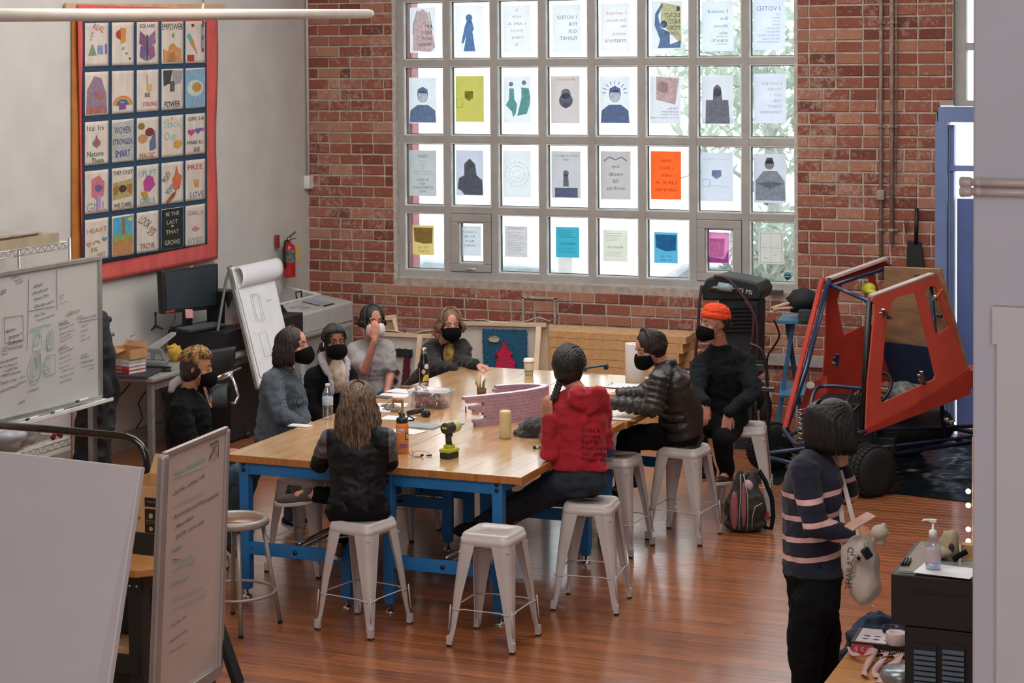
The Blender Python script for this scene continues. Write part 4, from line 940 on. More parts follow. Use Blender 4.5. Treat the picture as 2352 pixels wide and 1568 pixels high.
#  things on the workbenches
def TZ(px,py,z=ZT):return atz(px,py,z)
M_wplast=mat('white_plastic','dcdcda',0.4);M_blkp=mat('black_plastic','15171a',0.45);M_steel=mat('polished_steel','b9b4b0',0.25,metal=1.0)
M_cardb=mat('kraft_cardboard','b5895f',0.85,var=0.06,vscale=7);M_paper=mat('white_paper','d9dade',0.8,var=0.03)
M_pen=mat('ink','3c4048',0.8)
S_Y=-0.4018
p=TZ(974,893);t=thing('water_bottle','black steel bottle with yellow sticker and silver cap beside the box of scraps','bottle',p)
b=MB(Matrix.Translation(p));b.lathe([(0.030,0.016),(0.034,0.03),(0.036,0.05),(0.036,0.165),(0.034,0.19),(0.026,0.225),(0.0195,0.25),(0.019,0.262)],None,24);obj('body',b,mat('gloss_black_steel','0e1011',0.22,coat=0.3),t)
obj('base',MB(Matrix.Translation(p)).lathe([(0.027,0.0),(0.029,0.004),(0.034,0.022),(0.0362,0.045),(0.0362,0.05)],None,24),M_steel,t)
obj('cap',MB(Matrix.Translation(p)).lathe([(0.0215,0.255),(0.0225,0.262),(0.0225,0.288),(0.018,0.296),(0,0.297)],None,24),M_steel,t)
def cyl_patch(mb,c,R,a0,a1,z0,z1,fn=None,n=10,off=0.0006):
 """curved sticker: outline in (angle, height) unit square mapped on a cylinder"""
 pts=fn or[(0,0),(1,0),(1,1),(0,1)]
 cx=sum(p[0]for p in pts)/len(pts);cz=sum(p[1]for p in pts)/len(pts);ring=[]
 for i in range(len(pts)):
  q,r_=pts[i],pts[(i+1)%len(pts)]
  for k in range(4):f=k/4;ring.append((q[0]+(r_[0]-q[0])*f,q[1]+(r_[1]-q[1])*f))
 vs=[];L=len(ring)
 for s in(1.0,0.5,0.02):
  for(u,v)in ring:
   uu=cx+(u-cx)*s;vv=cz+(v-cz)*s;a=a0+(a1-a0)*uu;z=z0+(z1-z0)*vv;rr=(R(z)if callable(R)else R)+off
   vs.append(c+Vector((math.cos(a)*rr,math.sin(a)*rr,z)))
 fs=[(s*L+k,s*L+(k+1)%L,(s+1)*L+(k+1)%L,(s+1)*L+k)for s in range(2)for k in range(L)]
 mb.add(vs,fs)
CA=math.atan2(-CV.y,-CV.x)
circ=[(0.5+0.5*math.cos(2*PI*k/12),0.5+0.5*math.sin(2*PI*k/12))for k in range(12)]
M_yel=mat('yellow_sticker','d9b21c',0.5);M_wst=mat('white_sticker','cfc9c6',0.5);M_gst2=mat('green_grey_sticker','a6b0a2',0.5);M_rst=mat('red_orange_sticker','c84e38',0.5)
Rb=lambda z:0.036 if z<0.165 else 0.036-(z-0.165)*0.12
for nm,m,a0,a1,z0,z1,fn in(('yellow_sticker',M_yel,-0.25,1.1,0.058,0.108,[(0,0.1),(0.12,0.6),(0.35,0.95),(0.7,1.0),(1,0.95),(1,0.15),(0.85,0),(0.7,0.2),(0.55,0),(0.35,0.15),(0.2,0)]),('round_sticker',M_gst2,-0.45,0.35,0.112,0.146,circ),('oval_sticker',M_wst,0.1,1.15,0.146,0.186,circ),('side_sticker',M_rst,-1.25,-0.85,0.05,0.155,None)):
 b=MB();cyl_patch(b,p,Rb,CA+a0,CA+a1,z0,z1,fn);obj(nm,b,m,t)
def flatbox(name,label,cat,px,py,w,d,h,ang,m,z=ZT,group=None,bev=0.003,c0=None):
 p=TZ(px,py,z);R=Matrix.Translation(p)@Matrix.Rotation(math.radians(ang),4,'Z')
 b=MB(R).box((0,0,h/2),(w,d,h));return base_obj(name,b,m,label,cat,group,loc=p,bevel=bev),R,p
M_phw=mat('pale_phone_case','c6b9b0',0.45);M_grey=mat('grey_cloth_cover','8f9aa0',0.7);M_dk=mat('dark_screen','14181c',0.15)
o,R,p=flatbox('phone','white phone lying at the left table edge next to the blue cuff','phone',690,979,0.15,0.075,0.009,-2,M_wplast)
o,R,p=flatbox('phone','brown-cased phone lying under the black steel bottle','phone',945,890,0.16,0.075,0.009,5,mat('brown_phone_case','7a4a34',0.5),bev=0.002)
o,R,p=flatbox('phone','dark phone lying at the table edge in front of the grey T-shirt','phone',875,912,0.15,0.07,0.008,-3,mat('slate_phone','5d6568',0.3))
o,R,p=flatbox('notebook','grey blue notebook lying behind the orange bottle','book',972,979,0.21,0.15,0.007,-4,M_grey)
b=MB(R);put_text(b,'JET',Matrix.Translation((0.05,0,0.0075))@Matrix.Rotation(PI/2,4,'Z'),size=0.03);obj('cover_lettering',b,M_wst,None).hide_render=False
bpy.data.objects[-1]if False else None
lt=[x for x in bpy.data.objects if x.name=='cover_lettering'][0];lt.data.transform(Matrix.Translation(-p));lt.parent=o;MW[lt]=MW[o]
o,R,p=flatbox('notebook','slate notebook lying behind the plastic box near the pens','book',1012,897,0.16,0.10,0.006,-4,mat('slate_cover','70808a',0.6))
for i,(x,y,a)in enumerate(((905,908,8),(925,898,-6),(900,930,20),(880,940,-15),(915,960,4),(935,990,-12))):
 flatbox('paper_sheet',['white sheet curling behind the brown tool','white sheet under the plastic box corner','white sheet beside the brown tool','white sheet near the dark phone','white sheet left of the grey notebook','white sheet against the orange bottle'][i],'paper',x,y,0.21,0.15,0.0012,a,M_paper,z=ZT+0.0004*i,group='loose sheets on the workbench',bev=0.0)
for i,(x,y,a)in enumerate(((897,938,10),(900,934,22),(892,930,4))):
 flatbox('card',['photo card lowest in the fanned pile','photo card in the middle of the fanned pile','photo card topmost in the fanned pile'][i],'card',x,y,0.10,0.07,0.002,a,mat('faded_photo_print','8d8480',0.4,var=0.3,vscale=20),z=ZT+0.004+0.003*i,group='fanned photo cards',bev=0.0)
p=TZ(993,943);t=thing('plastic_box','clear plastic tub of pink foam scraps and bags','box',p)
R=Matrix.Translation(TZ(990,934))@Matrix.Rotation(math.radians(-2),4,'Z');
M_clear=glass_mat('clear_plastic',(0.90,0.90,0.93),0.10,0.15)
def tub(w0,d0,w1,d1,h,r):
 b=MB(R);rings=[]
 for(w,d,z)in((w0,d0,0.0),(w0+0.004,d0+0.004,0.004),(w1,d1,h),(w1+0.008,d1+0.008,h),(w1+0.008,d1+0.008,h+0.003),(w1-0.003,d1-0.003,h+0.003),(w0,d0,0.007)):
  q=rsq(1.0,0.3,z);rings.append([(x*w/2,y*d/2,z)for x,y,_ in q])
 N=32;vs=[v for r_ in rings for v in r_];fs=[(i*N+k,i*N+(k+1)%N,(i+1)*N+(k+1)%N,(i+1)*N+k)for i in range(len(rings)-1)for k in range(N)]+[tuple(range(N))[::-1],tuple(6*N+k for k in range(N))]
 return b.add(vs,fs,None,True)
obj('tub',tub(0.245,0.15,0.285,0.185,0.115,0.03),M_clear,t)
b=MB(R);rs=[(x*0.147,y*0.097,0.116)for x,y,_ in rsq(1.0,0.3,0)];b.tube(rs,0.0022,5,closed=True);obj('rim',b,M_wplast,t)
r_=random.Random(4)
scr=[mat('pink_foam_scrap','a06a76',0.8),mat('pale_scrap','cdb9ae',0.8),mat('plum_scrap','6e4858',0.8),mat('indigo_scrap','4d4f76',0.7),mat('lime_scrap','a6aa60',0.8)]
b=MB(R)
for i in range(110):
 b.cur=r_.choice((0,0,0,1,2,3))if i>3 else 4
 z=r_.uniform(0.012,0.078);s=r_.uniform(0.008,0.025);x=r_.uniform(-0.105,0.105);y=r_.uniform(-0.06,0.06)
 b.box((0,0,0),(s*r_.uniform(1,2.2),s,s*0.6),Matrix.Translation((x,y,z))@Euler((r_.uniform(0,3),r_.uniform(0,3),r_.uniform(0,3))).to_matrix().to_4x4())
obj('foam_scraps',b,scr,t,kind='stuff')
bag=MB(R).ell((-0.08,0.01,0.095),(0.05,0.05,0.035));o=obj('plastic_bag',bag,glass_mat('crinkled_bag',(0.85,0.86,0.9),0.25,0.25),t);folds(o,0.02,26)
p=TZ(924,1040);t=thing('water_bottle','orange steel bottle with black lid and stickers at the front edge','bottle',p)
Tm=Matrix.Translation(p)
obj('body',MB(Tm).lathe([(0.036,0.0),(0.0385,0.004),(0.0385,0.165),(0.036,0.18),(0.033,0.184)],None,28),mat('matte_orange_paint','d8813c',0.5),t)
b=MB(Tm);b.lathe([(0.034,0.18),(0.035,0.186),(0.035,0.205),(0.031,0.212),(0.018,0.214),(0.018,0.238),(0.014,0.242),(0,0.242)],None,24);ld=obj('lid',b,M_blkp,t)
obj('carry_loop',MB(Tm).tube([RV*0.026+UP*0.20,RV*0.04+UP*0.222,RV*0.072+UP*0.205,RV*0.07+UP*0.196,RV*0.036+UP*0.195],0.005,8),M_blkp,ld)
obj('straw_handle',MB(Tm).tube([RV*-0.018+UP*0.236,RV*-0.022+UP*0.252,RV*-0.006+UP*0.246],0.004,6),M_steel,ld)
b=MB();cyl_patch(b,p,0.0386,CA-1.3,CA+0.55,0.125,0.152,[(0,0.3),(0,0.8),(0.2,1),(0.9,1),(1,0.85),(0.75,0.55),(0.7,0.3),(0.4,0)]);obj('white_sticker',b,M_wst,t)
b=MB();cyl_patch(b,p,0.0386,CA+0.55,CA+1.35,0.085,0.125);obj('black_framed_sticker',b,M_blkp,t)
b=MB();cyl_patch(b,p,0.0392,CA+0.66,CA+1.3,0.091,0.119);obj('framed_sticker_center',b,M_wst,t)
b=MB();cyl_patch(b,p,0.0386,CA-0.75,CA+1.1,0.028,0.062,[(0,0.1),(0.05,0.7),(0.3,1),(0.8,0.95),(1,0.7),(1,0.1),(0.8,0.3),(0.6,0),(0.4,0.3),(0.2,0)]);obj('tie_dye_sticker',b,mat('tie_dye_print','5a4a8a',0.5,vscale=60,col2='b0506a'),t)
b=MB();
def cyl_text(mb,s,c,R,a,z,size):
 vs,fs=text_verts(s);mb.add([c+Vector((math.cos(a+v.x*size/R)*(R+0.0012),math.sin(a+v.x*size/R)*(R+0.0012),z+v.y*size))for v in vs],fs)
cyl_text(b,'love.',p,0.0386,CA-0.45,0.139,0.018);cyl_text(b,'LT',p,0.0394,CA+0.95,0.105,0.026);obj('sticker_lettering',b,M_blkp,t)
c=TZ(968,1048);b=MB();pts=[c+RV*(0.055*math.cos(a)-0.0)+CV*(0.05*math.sin(a))for a in[2*PI*k/24 for k in range(15)]]
for i,q in enumerate(pts):q.z=ZT+0.003+0.02*max(0,math.sin(i/14*PI))
b.tube(pts,0.0014,5);b.tube([c+RV*-0.06+UP*0.002,c+RV*-0.075-CV*0.03+UP*0.03,c+RV*-0.055-CV*0.035+UP*0.045,c+RV*-0.045+UP*0.003],0.0013,5)
b.tube([c+RV*0.03+UP*0.006,c+RV*0.062+CV*0.006+UP*0.006],0.005,8);b.cap(c-CV*0.01+UP*0.008,c+RV*0.01-CV*0.02+UP*0.012,0.007,0.006);b.tube([c-CV*0.02-RV*0.02+UP*0.002+RV*(0.02*math.cos(k/2))+CV*(0.02*math.sin(k/2))for k in range(12)],0.0015,5)
base_obj('earphones',b,M_blkp,'black wireless earphones with neck cord beside the orange bottle','earphones')
p=TZ(1032,1051);t=thing('power_drill','lime green and black cordless drill standing on its battery','drill',p)
M_lime=mat('lime_plastic','b5b82a',0.5);M_drk=mat('charcoal_plastic','2c2a2c',0.6)
fw=dirv(0.55,0.75);D=basis(x=fw,z=UP,o=p);rt=Vector(D.col[1][:3])
b=MB(D);b.box((0.0,0,0.018),(0.098,0.072,0.036));obj('battery',b,M_drk,t,bevel=0.006)
b=MB(D);b.box((0.0,0,0.047),(0.105,0.078,0.022));b.box((0,0,0.066),(0.06,0.045,0.03));obj('battery_seat',b,M_lime,t,bevel=0.007)
b=MB(D);b.tube([(0.0,0,0.07),(-0.006,0,0.11),(-0.008,0,0.16)],[0.022,0.019,0.022],14,sq=0.8);obj('grip',b,M_drk,t)
b=MB(D);b.tube([(-0.045,0,0.178),(-0.03,0,0.178),(0.035,0,0.178)],[0.030,0.036,0.036],16);obj('motor_housing',b,M_drk,t)
b=MB(D);b.tube([(0.02,0,0.178),(0.075,0,0.178),(0.09,0,0.178)],[0.037,0.035,0.026],16);b.box((-0.002,0,0.208),(0.07,0.03,0.014));obj('gear_housing',b,mat('pale_lime_plastic','b9bb83',0.45),t,bevel=0.004)
b=MB(D);b.tube([(0.088,0,0.178),(0.105,0,0.178),(0.12,0,0.178)],[0.02,0.018,0.008],12);b.tube([(0.118,0,0.178),(0.15,0,0.178)],[0.0035,0.003],6);obj('chuck',b,M_darkchrome,t)
obj('rear_badge',MB(D).box((-0.0455,0,0.183),(0.004,0.032,0.013)),M_lime,t);obj('trigger',MB(D).box((0.022,0,0.138),(0.014,0.014,0.03)),M_blkp,t,bevel=0.004)
p=TZ(1161,1006);b=MB(Matrix.Translation(p));b.lathe([(0.030,0.0),(0.036,0.004),(0.0375,0.012),(0.0375,0.148),(0.0372,0.150),(0.0375,0.152),(0.036,0.166),(0.030,0.173),(0,0.174)],None,28)
base_obj('tumbler',b,mat('matte_cream_yellow','cdbb8c',0.55),'matte pale yellow tumbler standing in front of the pink foam model','bottle',loc=p)
t=thing('foam_model','boat-shaped architectural model of stacked pink foam strips','model',TZ(1170,1000))
M_foam=mat('pink_foam_board','b18a98',0.85,var=0.08,vscale=40,rand=0.05);M_foamt=mat('foam_paper_face','d4cfd8',0.6)
LH=0.022;NL=9;tipP=TZ(1258,886,ZT+0.2);fr0=TZ(1075,1007);
zT=ZT+LH*NL
front=[TZ(1067,912,zT),TZ(1120,907,zT),TZ(1170,902,zT),TZ(1215,896,zT),TZ(1245,890,zT),TZ(1259,886,zT)]
backs=[TZ(1261,884.5,zT),TZ(1250,881.0,zT),TZ(1225,879.5,zT),TZ(1190,879.5,zT),TZ(1150,882,zT),TZ(1118,885,zT)]
starts=[0.10,0.085,0.19,0.17,0.09,0.055,0.17,0.03,0.0][::1]
def poly_at(pl,f):
 n=len(pl)-1;x=max(0,min(0.9999,f))*n;i=int(x);return pl[i].lerp(pl[i+1],x-i)
for k in range(NL):
 z0=ZT+k*LH+0.0006;f0=starts[k]
 for side,pl in((0,front),(1,backs)):
  cen=poly_at(front,0.6).lerp(poly_at(backs,0.5),0.5)
  taper=0.80+0.20*k/(NL-1)
  segs=5
  cuts=[f0 if side==0 else 0.0];
  r2=random.Random(k*7+side)
  end=1.0 if side==0 else 1.0-f0*0.8-0.05*(k%3)
  n_=5
  for j in range(1,n_):cuts.append(cuts[0]+(end-cuts[0])*(j/n_)+r2.uniform(-0.05,0.05))
  cuts.append(end)
  for j in range(n_):
   b=MB();b.cur=0;a,c=cuts[j]+0.0015,cuts[j+1];m_=4;outer=[];inner=[]
   for q in range(m_+1):
    f=a+(c-a)*q/m_;P0=poly_at(pl,f);P0=cen+(P0-cen)*1.0;tg=(poly_at(pl,min(1,f+0.02))-poly_at(pl,max(0,f-0.02))).normalized();nn=UP.cross(tg)
    P0=Vector((P0.x,P0.y,0));wdt=0.046
    tp=(1-taper)*0.05
    outer.append(P0+nn*tp*0.3);inner.append(P0+nn*wdt)
   vs=[v+UP*(z0)for v in outer+inner[::-1]]+[v+UP*(z0+LH-0.0012)for v in outer+inner[::-1]];L=len(outer)*2
   b.add(vs,[tuple(range(L))[::-1]]+[(i,(i+1)%L,L+(i+1)%L,L+i)for i in range(L)])
   b.cur=1;b.add([v+UP*0.0001 for v in vs[L:]],[tuple(range(L))])
   obj('foam_strip',b,[M_foam,M_foamt],t)
flatbox('foam_offcut','small beige foam offcut tucked into the open end of the model','offcut',1092,950,0.05,0.03,0.012,20,mat('beige_offcut','b59a90',0.8))
p=TZ(1070,948);base_obj('marker',MB(Matrix.Translation(p)).lathe([(0.005,0),(0.005,0.04),(0.003,0.045)],None,8),mat('dark_red_plastic','7a2026',0.5),'short red marker standing at the open end of the foam model','marker',loc=p)
t=thing('pencil_cup','small cup of pencils and glue sticks behind the foam model','cup',TZ(1106,908));q0=TZ(1106,908)
obj('cup',MB(Matrix.Translation(q0)).lathe([(0.03,0),(0.034,0.05),(0.031,0.05),(0.027,0.003),(0,0.003)],None,14),mat('brown_cup','6d4a2a',0.7),t)
for i,(dx,dy,hh,m)in enumerate(((-0.022,0.0,0.115,'b08a3a'),(-0.012,0.01,0.12,'9aa050'),(-0.004,-0.01,0.145,'a5663a'),(0.008,0.0,0.10,'1c1e20'),(0.018,0.008,0.125,'8fae3c'),(0.012,-0.012,0.115,'4a5a5c'),(-0.026,0.012,0.10,'9a7430'))):
 a=q0+Vector((dx*0.5,dy*0.5,0.01));e=q0+RV*dx*1.6+Vector((0,0,hh));obj('pencil',MB().tube([a,e],0.0045 if i in(0,1,3,4,6)else 0.003,7),mat('pencil_'+m,m,0.6),t)
c=TZ(1228,1000);o=base_obj('wool_hat',MB().ell(c+UP*0.05+RV*0.02,(0.13,0.10,0.062)).ell(c+UP*0.02-RV*0.02,(0.12,0.10,0.03)),mat('charcoal_wool','343234',0.98,sheen=0.5,var=0.12,vscale=20),'charcoal wool hat lying between the yellow tumbler and the red hoodie','hat');remesh(o,0.008,1);folds(o,0.012,12)
p=TZ(1247,1046);t=thing('water_bottle','small clear plastic bottle with red cap beside the red sleeve','bottle',p);Tm=Matrix.Translation(p)
obj('body',MB(Tm).lathe([(0.026,0),(0.028,0.004),(0.028,0.11),(0.02,0.13),(0.012,0.138),(0.012,0.146)],None,18),glass_mat('clear_bottle_plastic',(0.93,0.90,0.94),0.12,0.05),t)
obj('cap',MB(Tm).lathe([(0.014,0.142),(0.014,0.158),(0.012,0.16),(0,0.16)],None,14),mat('orange_red_cap','c8452f',0.5),t);obj('tip',MB(Tm).lathe([(0.008,0.16),(0.008,0.17),(0,0.171)],None,10),M_wplast,t)
p=TZ(1236,1027,ZT+0.009);t=thing('marker','black capped whiteboard marker lying behind the clear bottle','marker',p);ax=dirv(0.9,-0.25)
obj('cap',MB().tube([p-ax*0.03,p-ax*0.012],0.0095,10),M_blkp,t);obj('barrel',MB().tube([p-ax*0.012,p+ax*0.06],0.0085,10),M_wplast,t);obj('label_band',MB().tube([p+ax*0.005,p+ax*0.035],0.0088,10),M_blkp,t)
p=TZ(1215,861);t=thing('coffee_cup','paper coffee cup with white lid on the far workbench','cup',p);Tm=Matrix.Translation(p)
obj('cup',MB(Tm).lathe([(0.030,0.0),(0.0305,0.004),(0.040,0.105)],None,24),mat('kraft_paper_cup','c3ad92',0.75),t)
obj('lid',MB(Tm).lathe([(0.0425,0.100),(0.0435,0.106),(0.0405,0.109),(0.0385,0.122),(0.036,0.124),(0.033,0.120),(0,0.120)],None,24),M_wplast,t)
obj('green_band',MB(Tm).lathe([(0.0345,0.030),(0.0352,0.038)],None,24),mat('green_print','6f9a4a',0.6),t)
p=TZ(753,961);t=thing('water_bottle','tall clear plastic water bottle at the left edge by the highlighted hair','bottle',p);Tm=Matrix.Translation(p)
prof=[(0.0,0.001),(0.030,0.0),(0.035,0.006)]
for i in range(5):z=0.012+i*0.014;prof+=[(0.036,z),(0.034,z+0.007)]
prof+=[(0.036,0.085),(0.036,0.15),(0.034,0.165),(0.022,0.195),(0.0135,0.21),(0.0135,0.222)]
obj('body',MB(Tm).lathe(prof,None,22),glass_mat('clear_bottle_ridges',(0.92,0.94,0.96),0.14,0.06),t)
obj('cap',MB(Tm).lathe([(0.0155,0.214),(0.0155,0.229),(0.013,0.231),(0,0.231)],None,14),M_wplast,t)
obj('label',MB(Tm).lathe([(0.0364,0.092),(0.0366,0.093),(0.0366,0.143),(0.0364,0.144)],None,22),mat('pale_blue_label','9fb8cf',0.5,vscale=14,col2='d2dade'),t)
c=TZ(912,945);t=thing('grip_tool','tan plastic tool with rounded handle beside the plastic tub','tool',c);M_tan=mat('tan_plastic','8d7a58',0.5)
D=basis(x=dirv(1,-0.05),z=UP,o=c)
b=MB(D);b.box((-0.028,0,0.045),(0.016,0.03,0.09));b.box((0.036,0,0.04),(0.016,0.03,0.08));b.box((0,0,0.012),(0.085,0.045,0.024));obj('frame',b,M_tan,t,bevel=0.006)
obj('handle',MB(D).tube([(-0.03,0,0.078),(0.04,0,0.070)],0.015,12),mat('amber_grip','8f6636',0.5),t)
obj('cable',MB(D).tube([(-0.03,0.02,0.03),(-0.06,0.04,0.06),(-0.085,0.02,0.03),(-0.07,0.0,0.012),(-0.05,0.01,0.01)],0.003,6),M_blkp,t)
c=TZ(955,955);t=thing('nozzle_tool','black tubular tool lying against the plastic tub','tool',c);D=basis(x=dirv(0.9,0.35),z=UP,o=c)
obj('tube',MB(D).tube([(-0.06,0,0.02),(0.03,0,0.035),(0.05,0,0.042)],[0.016,0.018,0.021],14),M_blkp,t);obj('head',MB(D).box((0.05,-0.05,0.022),(0.05,0.045,0.042)),M_drk,t,bevel=0.008);obj('wheel',MB(D).tube([(0.055,-0.075,0.022),(0.055,-0.085,0.022)],0.018,12),M_blkp,t)
p=TZ(1459,875);b=MB(Matrix.Translation(p));b.lathe([(0.02,0.002),(0.070,0.0),(0.072,0.004),(0.072,0.272),(0.070,0.276),(0.022,0.276),(0.020,0.27),(0.020,0.01)],None,36)
base_obj('paper_towel_roll',b,mat('white_tissue','cfc9c8',0.95,var=0.02,bump=0.3,bscale=150),'standing roll of white paper towels beside the puffer jacket','paper towels',loc=p)
o,R,p=flatbox('clipboard','black clipboard with drawings lying in front of the puffer jacket hands','clipboard',1440,888,0.30,0.22,0.004,-4,M_blkp)
q=base_obj('paper_sheet',MB(R).box((0.0,0,0.0052),(0.28,0.20,0.002)),M_paper,'printed sheet held on the black clipboard','paper',group=None)
c=MB(R);c.tube([(-0.13,0.03,0.008),(-0.12,0.03,0.02),(-0.12,-0.03,0.02),(-0.13,-0.03,0.008)],0.003,6);o2=base_obj('clip',c,M_chrome,'silver clip on the end of the black clipboard','clip')
o,R,p=flatbox('clipboard','brown clipboard sticking out at the right table edge behind the red hoodie','clipboard',1420,962,0.26,0.12,0.004,0,mat('brown_hardboard_sheet','8a6038',0.7))
o,R,p=flatbox('paper_sheet','white sheet on the brown clipboard at the right edge','paper',1414,960,0.22,0.10,0.0015,0,M_paper,z=ZT+0.0045,bev=0)
a=TZ(1340,846,ZT+0.02);e=TZ(1392,838,ZT+0.035);b=MB();b.bar(a,e,0.03,0.012);b.tube([e,e+RV*0.01],0.016,10);b.box(a+Vector((0,0,-0.008)),(0.05,0.03,0.024));b.box(e+Vector((0,0,-0.017)),(0.03,0.03,0.034));base_obj('clamp_bar',b,mat('dark_grey_bar','2e3a40',0.4),'dark grey bar clamp lying beyond the black braid','clamp',bevel=0.003)
#  left side of the room
M_zinc=mat('chrome_wire','b9b9b6',0.3,metal=0.9);M_lam=mat('grey_laminate','8b8a88',0.45,var=0.08,vscale=4);M_lame=mat('grey_desk_edge','6f6f70',0.5)
def WQ(px,py,off=0.0):return atx(px,py,XC+0.045+off)
M_cor_=mat('coral_quilt_cotton','cf5a55',0.95,var=0.07,vscale=10,bump=0.9,bscale=26,stretch=(1,1,0.3));M_navq=mat('navy_speckled_cotton','24405a',0.95,var=0.15,vscale=90,bump=0.5,bscale=40)
M_mus=mat('unbleached_muslin','cdc2b8',0.95,var=0.05,vscale=14,bump=0.7,bscale=18,stretch=(1,1,0.35))
t=thing('quilt','red bordered quilt of twenty-five illustrated blocks hanging on the left wall','quilt',WQ(335,640))
TLq,TRq,BLq,BRq=(178,10),(498,22),(190,655),(498,594)
def qpx(u,v):
 a=(TLq[0]+(TRq[0]-TLq[0])*u,TLq[1]+(TRq[1]-TLq[1])*u);c=(BLq[0]+(BRq[0]-BLq[0])*u,BLq[1]+(BRq[1]-BLq[1])*u)
 return(a[0]+(c[0]-a[0])*v+2.5*math.sin(v*9)*u,a[1]+(c[1]-a[1])*v)
b=MB();b.grid(41,61,lambda u,v:WQ(*qpx(u,v),off=0.004*math.sin(u*31)*math.sin(v*7)+0.006*math.sin(v*11+u*4)));obj('border',b,M_cor_,t,solid=0.008)
b=MB();b.grid(31,41,lambda u,v:WQ(190+(474-190)*u+2*v*u,48+(612-48)*v-(u*0.0+(52)*u*v),off=0.012));obj('sashing',b,M_navq,t,solid=0.003)
xs=[(195,249),(257,307),(314,364),(371,421),(426,471)];y0s=[(53,48),(166,155),(281,259),(394,364),(506,467)];y1s=[(153,144),(267,246),(381,352),(493,457),(600,560)]
QC={}
def qm(n_,c):return mat('quilt_'+n_,c,0.95,var=0.12,vscale=40)
